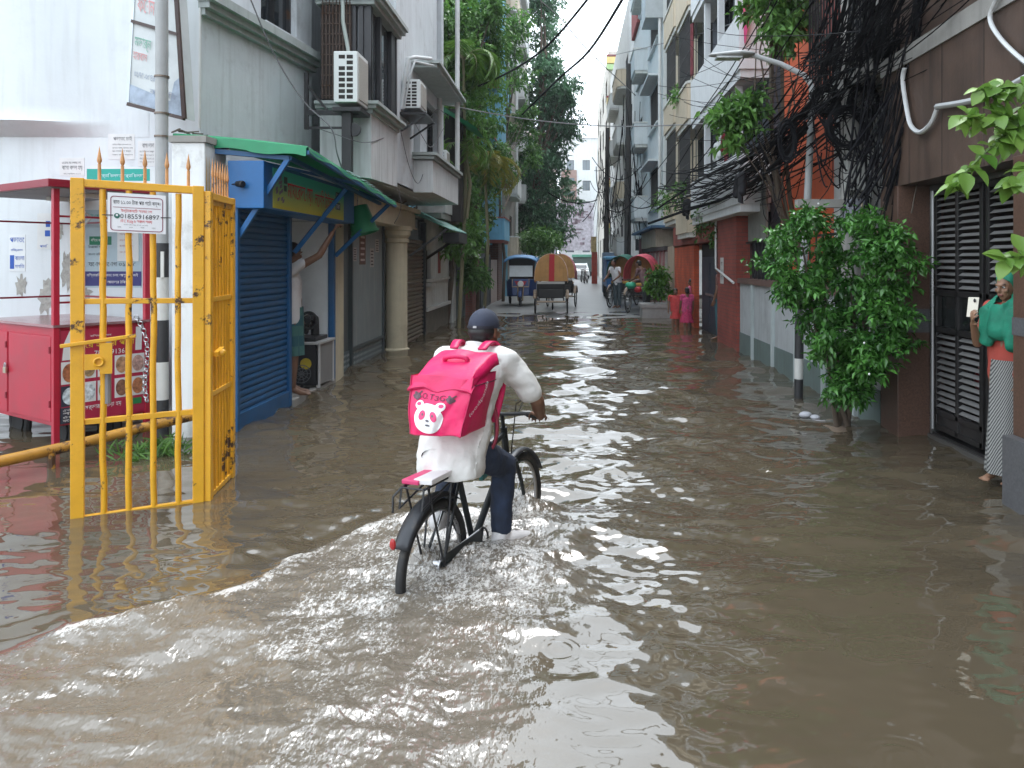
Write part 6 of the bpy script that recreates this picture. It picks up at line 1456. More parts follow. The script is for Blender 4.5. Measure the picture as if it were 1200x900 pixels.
# mid street: dark poles with hanging cable bundles
for i, (px, top, Y, lab) in enumerate(((737, 75, 33, 'dark wooden pole with cables before the white grid house'), (712, 150, 44, 'far cable pole beside the banded house'))):
    b = P(px - 2, 330, Y); b.z = 0; t2 = thing('cable_pole', lab, 'pole', tuple(b)); mb = MB(); tp = P(px, top, Y); mb.tube([b, tp], [.16, .12], 10); obj('shaft', mb, M('dark_pole', (.05, .045, .042), .8), t2)
    mb = MB()
    for k in range(22):
        a = V3((tp.x + rg.uniform(-.5, .5), Y + rg.uniform(-1, 1), rg.uniform(4.2, min(9, tp.z)))); e_ = V3((a.x + rg.uniform(-.6, .9), Y + rg.uniform(-2, 2), rg.uniform(1.3, 4.6))); strand(mb, a, e_, rg.uniform(0, .5), rg.choice((.012, .018)))
    obj('cable_bundle', mb, cable_m, t2)
mb = MB()
for k in range(45):
    a = P(rg.uniform(690, 790), rg.uniform(190, 260), rg.uniform(24, 46)); e_ = a + V3((rg.uniform(-1.6, 1.6), rg.uniform(-6, 6), rg.uniform(-1.8, .6))); strand(mb, a, e_, rg.uniform(.1, .8), rg.choice((.008, .012, .018)))
obj('far_cable_tangle', mb, cable_m, kind='stuff')

# ---- plants on the right
leaf_b2 = leaf_bush
t = thing('leafy_bush', 'glossy dark green bush growing from a small mound against the white boundary wall', 'bush', (2.74, 7.7, 0))
rg2 = random.Random(31); cl = []
OUTL = [(245, 955, 1040), (262, 915, 1078), (290, 882, 1082), (320, 880, 1084), (350, 896, 1078), (375, 922, 1068), (400, 950, 1072), (425, 962, 1045), (450, 972, 1022), (470, 978, 1006)]
def outl(py):
    for (a, b) in zip(OUTL, OUTL[1:]):
        if a[0] <= py <= b[0]:
            f = (py - a[0]) / (b[0] - a[0]); return a[1] + (b[1] - a[1]) * f, a[2] + (b[2] - a[2]) * f
    return 980, 1000
for k in range(150):
    py = rg2.uniform(250, 465); xa, xb = outl(py); px = rg2.uniform(xa + 5, xb - 8)
    if xb - xa < 30: continue
    yy = rg2.uniform(6.75, 7.1) if px > 1015 else rg2.uniform(7.0, 7.75)
    cl.append((tuple(P(px, py, yy)), (.12, .15, .085)))
crown('crown', cl, 96, .076, .038, leaf_b2, t, 41, droop=.3)
mb = MB(); bb0 = V3((2.74, 7.7, -.05))
for k in range(9):
    e_ = P(rg2.uniform(930, 1050), rg2.uniform(280, 400), 7.3); m_ = bb0.lerp(e_, .5) + V3((rg2.uniform(-.1, .1), rg2.uniform(-.1, .1), .1)); mb.tube([bb0 + V3((rg2.uniform(-.08, .08), rg2.uniform(-.06, .06), 0)), m_, e_], [.03, .022, .008], 7)
obj('stems', mb, bark, t, smooth=60)
mb = MB(); rgn = np.random.default_rng(8)
for k in range(7):
    p = cl[rgn.integers(len(cl))][0]; mb.ball(V3(p) + V3(tuple(rgn.normal(0, .14, 3))) + V3((0, -.12, 0)), .010, 6, 4)
obj('white_flower', mb, M('flower_white', (.8, .8, .78), .6), t)
mb = MB()
for k in range(3): mb.tube(smoothpath([P(1010 + k * 12, 238 + k * 8, 8.0), P(1012 + k * 10, 262, 7.9), P(1022 + k * 8, 275, 7.85), P(1016 + k * 12, 290, 7.8)]), .012, 5)
obj('dry_twig', mb, M('dry_twig', (.36, .29, .2), .8), t)
t = thing('earth_mound', 'low sandy mound with litter at the foot of the leafy bush', 'mound', (2.9, 8.0, -.1))
mb = MB(); mb.grid(lambda u, v: (2.42 + u * .7, 7.25 + v * 1.1, -.13 + .15 * math.sin(u * math.pi * .75 + .6) * math.sin(v * math.pi) + .03 * mnoise.noise(V3((u * 6, v * 6, 2)))), 24, 24); obj('soil', mb, M('soil', (.19, .14, .10), .9, var=.3, scale=9, bump=.6), t, smooth=60)
mb = MB(); mb.ball((2.50, 8.15, .02), (.07, .05, .035), 10, 6); mb.ball((2.56, 8.02, .02), (.05, .06, .025), 10, 6); mb.bar((2.4, 8.0, .0), (2.62, 7.8, .02), .03, .012); lit = obj('litter', mb, M('litter_white', (.5, .5, .54), .5), t)
for i, (px, top, b_, lab) in enumerate(((902, 62, 255, 'left slender vine-hung trunk in front of the orange house'), (915, 55, 260, 'right slender vine-hung trunk in front of the orange house'))):
    Y = 10.4 + .2 * i; base = V3((3.43, Y + .3, -.1)); tpath = [base, (3.40, Y + .28, 1.3), (P(px + 22, 250, Y).x, Y + .15, 1.95), tuple(P(px + 4, 190, Y)), tuple(P(px, 90, Y)), tuple(P(px + 6, -20, Y))]
    cl2 = clump_col(885, -30, 915, 45, 10.3, 6, .32, 50 + i, .8, .5) if i == 0 else clump_col(925, -20, 930, 30, 10.6, 4, .28, 60, .5, .4)
    if i == 0: cl2 += [(tuple(P(px_, py_, 10.2)), (.20, .24, .12)) for (px_, py_) in ((866, 125), (876, 142), (860, 160), (848, 138), (884, 120))]
    tree('street_tree', lab, tuple(base), tuple(P(px + 6, -20, Y)), cl2, 190, .15, .065, leaf_tree, 70 + i, tr=.042, bend=.08, path=tpath)
t = thing('planter_box', 'square concrete planter standing in the water by the striped fence', 'planter', (2.5, 22.6, 0))
mb = MB(); mb.box((2.1, 22.3, -.1), (3.0, 23.2, .38)); mb.box((2.06, 22.26, .30), (3.04, 23.24, .40)); obj('box', mb, M('planter_concrete', (.30, .29, .28), .85, var=.2, dirt=.5), t)
t = thing('planter_shrub', 'bright green shrub growing in the concrete planter', 'shrub', (2.5, 22.7, .4))
crown('crown', [((2.56 + dx * .8, 22.6 + dy, .80 + dz * .8), (.2, .2, .2)) for (dx, dy, dz) in ((0, 0, 0), (.25, 0, .2), (-.22, .1, .15), (.1, -.1, .45), (-.15, 0, .6), (.2, .1, .62), (0, 0, .3), (.32, 0, -.1))], 220, .11, .06, leafmat('shrub_bright', (.03, .11, .012), (.14, .33, .04), .35, .3), t, 45)
mb = MB(); mb.tube([(2.5, 22.7, .38), (2.52, 22.68, 1.0)], .03, 6); obj('stem', mb, bark, t)
# lime vine hanging in at the right edge, close to the viewer
t = thing('lime_vine', 'branch of bright lime green leaves hanging in front of the brown cladding', 'vine', tuple(P(1185, 170, 3.2)))
VYY = 3.2; mb = MB(); stems = []
for pts in ([(1290, 40, 3.4), (1235, 80, 3.3), (1190, 100, 3.2), (1150, 105, 3.15)], [(1290, 90, 3.3), (1220, 130, 3.2), (1170, 165, 3.15), (1118, 215, 3.1)], [(1280, 130, 3.2), (1215, 190, 3.15), (1190, 215, 3.1)], [(1260, 60, 3.3), (1200, 130, 3.2), (1165, 140, 3.15), (1128, 138, 3.1)], [(1270, 250, 3.3), (1215, 290, 3.2), (1178, 303, 3.15)], [(1280, 160, 3.3), (1210, 150, 3.2), (1175, 160, 3.15)]):
    sp_ = smoothpath(pxs(pts), 7); stems.append(sp_); mb.tube(sp_, [.008 * (1 - .6 * k / len(sp_)) for k in range(len(sp_))], 6)
obj('stem', mb, M('green_stem', (.10, .16, .05), .6), t, smooth=60)
pos = []; dirs = []; ups = []; rgn = np.random.default_rng(17)
for sp_ in stems:
    for k in range(3, len(sp_)):
        tg = (sp_[k] - sp_[k - 1]).normalized()
        for q in range(3):
            dd_ = np.array(tg) * .5 + rgn.normal(0, .7, 3); dd_[2] -= .25; pos.append(np.array(sp_[k]) + rgn.normal(0, .01, 3)); dirs.append(dd_); ups.append([rgn.normal(0, .4), -.5 + rgn.normal(0, .3), .8])
# rounder, larger leaves with a mid rib
def bigleaves(name, pos, dirs, ups, L, W, mat, parent, seed):
    rg = np.random.default_rng(seed); mbx = MB(); tn = []
    prof = [(0, .0), (.12, .30), (.35, .5), (.6, .44), (.82, .24), (1, .0)]
    for p, d_, u_ in zip(pos, dirs, ups):
        d_ = V3(tuple(d_)).normalized(); u_ = V3(tuple(u_)); s_ = d_.cross(u_).normalized(); u_ = s_.cross(d_); l = L * rg.uniform(.55, 1.2); w = W * l / L; p = V3(tuple(p)); base = len(mbx.v); vs = []
        for (f, hw) in prof:
            c = p + d_ * l * f - u_ * l * .22 * f * f; vs += [c + s_ * w * hw + u_ * w * .16 * hw * 2, c, c - s_ * w * hw + u_ * w * .16 * hw * 2]
        fs = []
        for i in range(len(prof) - 1): a = i * 3; fs += [(a, a + 1, a + 4, a + 3), (a + 1, a + 2, a + 5, a + 4)]
        mbx.add(vs, fs); tn += [float(np.clip(rg.normal(.55, .22), 0, 1))] * len(vs)
    o = obj(name, mbx, mat, parent, smooth=70); a = o.data.attributes.new('tone', 'FLOAT', 'POINT'); a.data.foreach_set('value', np.array(tn, np.float32)); return o
bigleaves('leaves', pos, dirs, ups, .085, .062, leaf_lime, t, 5)
# ================================================================== BICYCLE, RIDER, BAG
RTH = R(21); RB = (-.72, 4.05, -.275)
def wheel(parent, c, axis, rad, tyre=.026, spokes=28, name='wheel', rimmat=None, label=None):
    """wheel > tyre, rim, spokes, hub"""
    c = V3(c); ax = V3(axis).normalized(); a = ax.orthogonal().normalized(); b = ax.cross(a)
    mb = MB(); mb.lathe(c, [(.0, -.05), (.022, -.05), (.018, 0), (.022, .05), (0, .05)], 12, ax); w = obj(name, mb, MATS['steel'], parent)
    mb = MB(); mb.ring(c, ax, rad - tyre, tyre, 44, 10); obj('tyre', mb, MATS['muddy_rubber'], w, smooth=60)
    mb = MB(); mb.ring(c, ax, rad - tyre * 2.2, tyre * .45, 44, 6); obj('rim', mb, rimmat or MATS['steel'], w, smooth=60)
    mb = MB()
    for k in range(spokes):
        an = 2 * math.pi * k / spokes; o = ax * (.04 if k % 2 else -.04); t_ = .5 if k % 4 < 2 else -.5
        p = a * math.cos(an) + b * math.sin(an); q = a * math.cos(an + t_) + b * math.sin(an + t_); mb.tube([c + o + q * .02, c + p * (rad - tyre * 2.2)], .0014, 3, caps=False)
    obj('spokes', mb, MATS['steel'], w); return w
def mudguard(parent, c, rad, a0, a1, w, mat, ax='x', n=22, dep=.018, name='mudguard'):
    c = V3(c); mb = MB()
    def f(u, v):
        an = R(a0 + (a1 - a0) * u); k = (v - .5) * 2; r_ = rad - dep * k * k
        p = V3((k * w / 2, math.cos(an) * r_, math.sin(an) * r_)); return c + p
    mb.grid(f, n, 6); o = obj(name, mb, mat, parent, smooth=70); sol = o.modifiers.new('s', 'SOLIDIFY'); sol.thickness = .002; return o
black_frame = M('frame_black', (.012, .016, .018), .38, var=.3, dirt=.4, dirtcol=(.06, .05, .04), dscale=8)
t = thing('bicycle', 'black city bicycle with rear rack and full mudguards pushing through the flood', 'bicycle', RB, -RTH)
BIKE = t
ra, fa, bbk = V3((0, 0, .33)), V3((0, 1.07, .33)), V3((0, .44, .29))
st, ht, hb = V3((0, .25, .76)), V3((0, .84, .88)), V3((0, .88, .70))
wheel(t, ra, (1, 0, 0), .335); wheel(t, fa, (1, 0, 0), .335)
mb = MB()
for (a, b, r_) in ((bbk, st, .018), (st - V3((0, -.005, .06)), ht - V3((0, 0, .04)), .018), (bbk, hb + V3((0, 0, .02)), .021), (ht, hb, .022)): mb.tube([a, b], r_, 10)
for s in (-1, 1):
    mb.tube([bbk + V3((s * .03, 0, 0)), ra + V3((s * .06, .15, 0)), ra + V3((s * .06, 0, 0))], .010, 8); mb.tube([st + V3((s * .015, 0, -.05)), ra + V3((s * .06, 0, 0))], .009, 8)
obj('frame', mb, black_frame, t, smooth=60)
mb = MB()
mb.tube([hb, hb + V3((0, .02, -.04))], .024, 10)
for s in (-1, 1): mb.tube([hb + V3((s * .055, .02, -.04)), hb.lerp(fa, .5) + V3((s * .055, .01, 0)), fa + V3((s * .05, 0, 0))], [.015, .014, .010], 8)
mb.bar(hb + V3((-.06, .02, -.04)), hb + V3((.06, .02, -.04)), .03); obj('fork', mb, black_frame, t, smooth=60)
mb = MB(); mb.tube([ht, ht + V3((0, -.02, .08))], .013, 8); hbz = ht + V3((0, -.02, .085))
mb.tube([hbz + V3((-.30, -.09, .02)), hbz + V3((-.16, -.02, .02)), hbz, hbz + V3((.16, -.02, .02)), hbz + V3((.30, -.09, .02))], .012, 10); hbo = obj('handlebar', mb, MATS['frame_black'], t, smooth=60)
for s in (-1, 1):
    mb = MB(); mb.tube([hbz + V3((s * .19, -.035, .02)), hbz + V3((s * .31, -.095, .02))], .017, 10); obj('grip', mb, rubber, hbo)
    mb = MB(); mb.tube([hbz + V3((s * .17, -.02, .015)), hbz + V3((s * .20, .02, .005)), hbz + V3((s * .28, -.03, .0))], .006, 6); obj('brake_lever', mb, black_metal, hbo)
mb = MB(); mb.tube([hbz + V3((.12, -.02, .02)), hbz + V3((.13, .05, .1)), hbz + V3((.05, .1, .05)), hb + V3((.02, .03, 0))], .004, 5); mb.tube([hbz + V3((-.12, -.02, .02)), hbz + V3((-.1, .08, .08)), ht.lerp(st, .2)], .004, 5); obj('brake_cable', mb, rubber, t, smooth=60)
def sad(u, v):
    an = u * 2 * math.pi; y = -.13 + .27 * v; w = (.085 * (1 - v) ** .8 + .028) * (1 if v < .97 else .5); return V3((math.cos(an) * w, .19 + y, .875 + math.sin(an) * (.032 + .012 * (1 - v))))
mb = MB(); mb.grid(sad, 20, 12); obj('saddle', mb, M('saddle_black', (.02, .02, .022), .5), t, smooth=70)
mb = MB(); mb.tube([(0, .25, .74), (0, .225, .86)], .013, 8); obj('seat_post', mb, MATS['steel'], t)
mg = M('mudguard_dark', (.035, .037, .042), .4, metal=.3, var=.3, dirt=.6, dirtcol=(.12, .10, .08), dscale=6)
mudguard(t, ra, .368, 150, 48, .092, mg); mudguard(t, fa, .365, 160, 25, .07, mg)
mb = MB()
for s in (-1, 1):
    mb.tube([ra + V3((s * .065, 0, .0)), V3((s * .065, -.16, .78))], .006, 6); mb.tube([ra + V3((s * .065, .0, .0)), V3((s * .065, .08, .78))], .006, 6); mb.tube([V3((s * .065, .22, .78)), V3((s * .065, -.20, .78))], .007, 6)
    mb.tube([(s * .065, .05, .75), (s * .065, -.22, .68), (s * .065, -.2, .78)], .006, 6)
for k in range(5): mb.tube([(-.065, -.2 + k * .09, .78), (.065, -.2 + k * .09, .78)], .005, 6)
mb.tube([(-.065, -.2, .78), (-.09, -.24, .74), (-.09, -.24, .66)], .006, 6); obj('rear_rack', mb, black_metal, t, smooth=60)
cr_ = V3((0, .10, -.137))
mb = MB(); mb.ring(bbk + V3((.05, 0, 0)), (1, 0, 0), .09, .006, 28, 5)
for k in range(5): mb.bar(bbk + V3((.05, 0, 0)), bbk + V3((.05, math.cos(k * 1.256) * .09, math.sin(k * 1.256) * .09)), .01)
mb.bar(bbk + V3((.07, 0, 0)), bbk + V3((.07, 0, 0)) + cr_, .018); mb.bar(bbk - V3((.07, 0, 0)), bbk - V3((.07, 0, 0)) - cr_, .018); mb.tube([bbk - V3((.08, 0, 0)), bbk + V3((.08, 0, 0))], .016, 8); ck = obj('crank', mb, black_metal, t)
for s in (1, -1):
    mb = MB(); mb.obox(bbk + V3((s * .12, 0, 0)) + cr_ * s, (.045, 0, 0), (0, .035, 0), (0, 0, .011)); obj('pedal', mb, rubber, ck)
mb = MB()
for dz_ in (.088, -.088): mb.tube([bbk + V3((.05, 0, dz_)), ra + V3((.05, 0, dz_ * .4))], .005, 5)
mb.ring(ra + V3((.05, 0, 0)), (1, 0, 0), .035, .006, 18, 5); obj('chain', mb, MATS['steel'], t)
mb = MB(); mb.obox((.062, .22, .33), (.003, 0, 0), (0, .2, .0), (0, 0, .05)); obj('chain_guard', mb, black_frame, t)
mb = MB(); mb.tube([ra + V3((-.07, .05, -.03)), ra + V3((-.20, -.10, -.10))], .009, 7); obj('kickstand', mb, black_metal, t)
mb = MB(); mb.ball((0, -.375, .56), (.018, .01, .028), 8, 6); obj('rear_reflector', mb, M('reflector', (.35, .02, .02), .3), t)
mb = MB(); mb.obox((0, .62, .70), (.012, 0, 0), (0, .085, .015), (0, 0, .06)); obj('frame_plate', mb, M('plate_teal', (.03, .2, .19), .5), t)
t = thing('folded_parcel', 'pink and white folded bag strapped on the rear rack under the rider', 'parcel', RB, -RTH)
mb = MB(); mb.obox((-.035, -.06, .800), (.05, 0, 0), (0, .11, 0), (0, 0, .012)); obj('pink_bag', wrinkle(mb, .006, 14), M('parcel_pink', (.62, .05, .16), .5), t, bevel=.006)
mb = MB(); mb.obox((.035, -.05, .806), (.055, 0, .004), (0, .11, 0), (0, 0, .014)); obj('white_bag', wrinkle(mb, .005, 16, 3), M('parcel_white', (.72, .70, .70), .5), t, bevel=.004)

# ---- hands
def hand(mb, wrist, direc, palmn, size=.18, curl=.9, thumb_side=1, spread=.09):
    """palm, four unequal fingers curling towards the palm normal, thumb from the side of the palm"""
    w = V3(wrist); d = V3(direc).normalized(); n = V3(palmn); n = (n - d * n.dot(d)).normalized(); s = d.cross(n) * thumb_side
    pl = size * .52; pw = size * .42
    for k in range(4):
        f = (k - 1.5) / 1.5; kn = w + d * pl * (1 - .06 * abs(f - -.3)) + s * (-f * pw * .44)
        mb.limb([(w + s * (-f * pw * .2) + d * pl * .1, size * .075), (kn, size * .062)], 8)
        ln = size * (.40, .46, .43, .34)[k]; p = kn; ang = 0.0; dd = (d + s * (-f) * spread).normalized()
        ch = [(p, size * .052)]
        for j, fr in enumerate((.45, .32, .23)):
            ang += curl * (.55, .75, .5)[j]; v = dd * math.cos(ang) + n * math.sin(ang); p = p + v * ln * fr; ch.append((p, size * (.047, .043, .036)[j]))
        mb.limb(ch, 8)
    tb = w + s * pw * .42 + d * pl * .28; t1 = tb + (s * .55 + d * .6 + n * .35 * min(1, curl + .3)) .normalized() * size * .22; t2 = t1 + (s * .1 + d * .75 + n * .55 * curl).normalized() * size * .18
    mb.limb([(w + s * pw * .15 + d * pl * .15, size * .075), (tb, size * .068), (t1, size * .055), (t2, size * .042)], 8)
def headshape(mb, c, s=1.0, yaw=0.0, pitch=0.0, neck=None):
    """head centred at c, facing local +Y turned by yaw; returns a mapping of local head coords"""
    c = V3(c); Mx = Matrix.Rotation(yaw, 3, 'Z') @ Matrix.Rotation(pitch, 3, 'X')
    h = lambda x, y, z: c + Mx @ V3((x * s, y * s, z * s))
    mb.ball(h(0, -.012, .022), (.076 * s, .094 * s, .098 * s), 16, 12, Mx); mb.ball(h(0, .028, -.045), (.058 * s, .066 * s, .068 * s), 14, 10, Mx)
    mb.ball(h(0, .058, -.088), (.030 * s, .026 * s, .022 * s), 10, 8, Mx)
    mb.limb([(h(0, .088, .010), .012 * s), (h(0, .104, -.026), .015 * s)], 8); mb.ball(h(0, .086, -.058), (.024 * s, .014 * s, .010 * s), 10, 6, Mx); mb.ball(h(0, .082, .022), (.05 * s, .018 * s, .012 * s), 10, 6, Mx)
    for k in (-1, 1): mb.ball(h(k * .078, -.008, -.012), (.010 * s, .022 * s, .032 * s), 8, 8, Mx); mb.ball(h(k * .042, .07, -.025), (.022 * s, .018 * s, .018 * s), 8, 6, Mx)
    if neck is not None: mb.limb([(h(0, -.025, -.06), .052 * s), (neck, .056 * s)], 12)
    return h
def faceparts(t, h, s, skinlip=None, hidden=False):
    if hidden: return
    mb = MB()
    for k in (-1, 1): mb.ball(h(k * .032, .079, .002), (.013 * s, .008 * s, .008 * s), 8, 6)
    obj('eyes', mb, M('eye_white', (.6, .58, .55), .3), t)
    mb = MB()
    for k in (-1, 1): mb.ball(h(k * .032, .0865, .002), .0062 * s, 8, 6); mb.limb([(h(k * .015, .090, .026), .004 * s), (h(k * .05, .078, .030), .0035 * s)], 6)
    obj('pupils_and_brows', mb, hair_m, t)
    mb = MB(); mb.limb([(h(-.02, .094, -.060), .005 * s), (h(0, .101, -.059), .007 * s), (h(.02, .094, -.060), .005 * s)], 6); obj('lips', mb, M('lips', (.22, .07, .06), .5), t)

# ---- the rider
t = thing('person', 'rider in white shirt, jeans and dark cap pedalling away with a pink bag', 'person', RB, -RTH)
mb = MB(); shR, shL = V3((.185, .47, 1.355)), V3((-.185, .45, 1.35)); elR, elL = V3((.335, .60, 1.11)), V3((-.33, .58, 1.11)); wrR, wrL = V3((.315, .695, 1.00)), V3((-.315, .68, 1.00))
neck = V3((.0, .475, 1.40)); hc = V3((.015, .555, 1.515))
h = headshape(mb, hc, 1.03, R(-8), R(-4), neck)
mb.limb([(neck, .06), (V3((0, .42, 1.28)), .11), (V3((0, .25, 1.0)), .11)], 14)
for (s_, e_, w_) in ((shR, elR, wrR), (shL, elL, wrL)): mb.limb([(neck, .05), (s_, .055), (e_, .042), (e_.lerp(w_, .35), .041), (w_, .027)], 12)
grR = hbz + V3((.255, -.07, .02)); grL = hbz + V3((-.255, -.07, .02))
hand(mb, wrR, (grR - wrR) + V3((0.0, .02, .015)), (0, -.25, -1), .175, 1.0, -1); hand(mb, wrL, (grL - wrL) + V3((0, .02, .015)), (0, -.25, -1), .175, 1.0, 1)
obj('body', remesh(mb, .0068, 3), skin_m, t, smooth=80)
faceparts(t, h, 1.03)
# cap and hair
mb = MB(); cg = V3((.015, .545, 1.545))
def cap(u, v):
    an = u * 2 * math.pi; th = v * R(98); r_ = (.088, .110, .100); p = V3((math.cos(an) * math.sin(th) * r_[0], math.sin(an) * math.sin(th) * r_[1], math.cos(th) * r_[2])); p += V3((math.cos(an), math.sin(an), 0)) * .0012 * math.cos(an * 6) * math.sin(th); return cg + p
mb.grid(cap, 36, 14)
def peak(u, v):
    an = R(25 + 130 * u); r0 = .104 + .085 * v * math.sin((an)); return cg + V3((math.cos(an) * .088 * (1 + .05 * v), math.sin(an) * r0 + .015 * v, -.012 - .02 * v))
mb.grid(peak, 14, 5); cp_ = obj('cap', mb, M('cap_navy', (.028, .035, .058), .8, var=.15, bump=.3, bscale=120), t, smooth=60)
mb = MB(); mb.ball(cg + V3((0, 0, .105)), .008, 8, 5); mb.grid(lambda u, v: cg + V3((math.cos(R(200 + 140 * u)) * .094, math.sin(R(200 + 140 * u)) * .114, -.012 + .016 * v)), 16, 2); obj('cap_strap', mb, M('cap_dark', (.015, .017, .025), .7), cp_)
mb = MB(); mb.obox(cg + V3((.0, -.1145, -.002)), (.011, 0, 0), (0, .002, 0), (0, 0, .006)); obj('buckle', mb, chrome, cp_)
mb = MB(); mb.ball(cg + V3((0, -.028, -.035)), (.083, .085, .06), 16, 10); mb.ball(cg + V3((0, -.045, -.065)), (.066, .055, .04), 14, 8); obj('hair', wrinkle(mb, .003, 40), hair_m, t, smooth=80)
# shirt
shirt = M('shirt_white', (.68, .67, .64), .85, var=.07, scale=5, bump=1.0, bscale=11, dirt=.15, dirtcol=(.5, .47, .42), dscale=4)
mb = MB(); mb.limb([(V3((.01, .15, .80)), .15), (V3((.01, .18, .90)), .155), (V3((0, .22, .98)), .148), (V3((0, .33, 1.16)), .150), (V3((0, .425, 1.31)), .130), (neck + V3((0, -.008, -.01)), .068)], 16)
for s_ in (-1, 1): mb.limb([(V3((s_ * .065 + .01, .15, .80)), .142), (V3((s_ * .065 + .01, .175, .90)), .142), (V3((s_ * .08, .30, 1.12)), .125), (V3((s_ * .11, .43, 1.30)), .10)], 14)
for (s_, e_) in ((shR, elR), (shL, elL)): mb.limb([(V3((0, .44, 1.33)), .10), (s_ + V3((0, 0, .0)), .077), (s_.lerp(e_, .5), .072), (s_.lerp(e_, .78), .067)], 14)
sh_ = remesh(mb, .010, 5)
for i, (x, y, z) in enumerate(sh_.v):       # squash the trunk front to back
    if abs(x) < .2 and z < 1.36:
        ycen = .185 + (z - .87) * .55; sh_.v[i] = (x * 1.0, ycen + (y - ycen) * (.86 - .06 * min(1, max(0, (z - .85) / .2))), z)
    if z < .765: sh_.v[i] = (sh_.v[i][0], sh_.v[i][1], .765 + (z - .765) * .12)
obj('shirt', wrinkle(wrinkle(sh_, .014, 7.0, 2, (1, 1, .6)), .0045, 17, 9, (.7, .7, 1.2)), shirt, t, smooth=80)
mb = MB(); mb.lathe(neck + V3((0, .0, .0)), [(.074, -.02), (.070, .02), (.066, .045), (.060, .047), (.060, .02)], 20, (0, .3, 1)); obj('collar', mb, shirt, t, smooth=60)
# jeans
jean = M('jeans', (.018, .028, .055), .85, var=.5, scale=8, bump=1.0, bscale=17)
mb = MB(); hpR, hpL = V3((.10, .19, .90)), V3((-.10, .19, .90)); knR, knL = V3((.135, .565, .72)), V3((-.135, .56, .80)); anR, anL = V3((.135, .53, .355)), V3((-.135, .30, .52))
mb.limb([(V3((0, .23, .89)), .078), (hpR + V3((0, .03, 0)), .085)], 14); mb.limb([(V3((0, .23, .89)), .078), (hpL + V3((0, .03, 0)), .085)], 14)
for (a, b, c) in ((hpR, knR, anR), (hpL, knL, anL)): mb.limb([(a + V3((0, .04, -.01)), .088), (a.lerp(b, .5), .088), (b, .078), (b.lerp(c, .35), .072), (c + (b - c) * .03, .062)], 14)
obj('jeans', wrinkle(remesh(mb, .0095, 4), .0075, 13, 5, (1, 1, 1)), jean, t, smooth=80)
for nm, a, dd in (('shoe', anR, V3((.5, .9, -.10))), ('shoe', anL, V3((0, 1, -.25)))):
    dd.normalize(); mb = MB(); mb.limb([(a + V3((0, 0, -.02)), .056), (a + V3((0, -.04, -.07)), .050), (a + dd * .10 + V3((0, 0, -.065)), .048), (a + dd * .19 + V3((0, 0, -.07)), .040)], 10); s_ = obj(nm, remesh(mb, .009, 4), M('shoe_white', (.62, .60, .60), .6, dirt=.5, dirtcol=(.25, .2, .17), dscale=9), t, smooth=80)
    mb = MB()
    for q in (.3, .55): mb.limb([(a + dd * .2 * q + V3((-.038, 0, -.055)), .008), (a + dd * .2 * q + V3((0, 0, -.026)), .009), (a + dd * .2 * q + V3((.038, 0, -.055)), .008)], 6)
    obj('shoe_stripe', mb, M('shoe_dark', (.04, .04, .06), .6), s_)
# sling strap hanging at the rider's right
mb = MB(); mb.tube(smoothpath([(.16, .34, 1.16), (.19, .36, 1.05), (.20, .33, .93), (.16, .30, .84)], 5), .011, 6); obj('strap', mb, M('strap_red', (.30, .03, .06), .6), t, smooth=60)

# ---- the delivery bag
t = thing('delivery_bag', 'bright pink delivery backpack with a white panda face, worn by the rider', 'backpack', RB, -RTH)
pink = M("bag_pink", (.66, .008, .105), .45, var=.14, scale=5, bump=.9, bscale=11, dirt=.3, dirtcol=(.42, .02, .09), dscale=4)
bxc, bw, bd, zb0, zb1, yb0 = .072, .365, .27, 1.035, 1.325, -.115
def bagpt(x, y, z):      # bag-local box coords -> sheared, bulged point
    fz = (z - zb0) / (zb1 - zb0); fx = (x - bxc) / (bw / 2)
    k = .82 + .18 * min(1, max(0, fz * 1.15)); xx = bxc + (x - bxc) * k
    yy = y + (z - zb0) * .30 + .02 * (1 - min(1, fz)) * 0
    n = mnoise.noise_vector(V3((x * 7.5, y * 7.5 + 3, z * 6.5))); n2 = mnoise.noise_vector(V3((x * 19, y * 19, z * 13 + 5)))
    cr__ = max(0, 1 - abs((fx - .45) - (fz - .45) * .8) / .16) * .014
    return V3((xx + n.x * .018, yy + n.y * .020 + n2.y * .008 + cr__, z + n.z * .012))
def bagback(x, z, off=0.0):
    fx = max(-1, min(1, (x - bxc) / (bw / 2))); fz = max(0, min(1, (z - zb0) / (zb1 - zb0)))
    bul = .030 * (1 - fx * fx) * math.sin(math.pi * min(1, fz * .9 + .08)); p = bagpt(x, yb0 - bul, z); p.y -= off; return p
def bagside(y, z, off=0.0):
    fy = (y - yb0) / bd; fz = (z - zb0) / (zb1 - zb0); p = bagpt(bxc + bw / 2 + .018 * math.sin(math.pi * fy) * math.sin(math.pi * max(0, min(1, fz))), y, z); p.x += off; return p
mb = MB(); nu, nv = 30, 30
X = lambda u: bxc - bw / 2 + bw * u
Zf = lambda v: zb0 + (zb1 - zb0) * v
mb.grid(lambda u, v: bagback(X(u), Zf(v)), nu, nv)
mb.grid(lambda u, v: bagside(yb0 + bd * u, Zf(v)), 22, nv)
mb.grid(lambda u, v: bagpt(bxc - bw / 2 - .015 * math.sin(math.pi * u) * math.sin(math.pi * v), yb0 + bd * (1 - u), Zf(v)), 22, nv)
mb.grid(lambda u, v: bagpt(X(1 - u), yb0 + bd, Zf(v)), nu, nv)
mb.grid(lambda u, v: bagpt(X(u), yb0 + bd * (1 - v), zb0 - .012 * math.sin(math.pi * u) * math.sin(math.pi * v)), nu, 22)
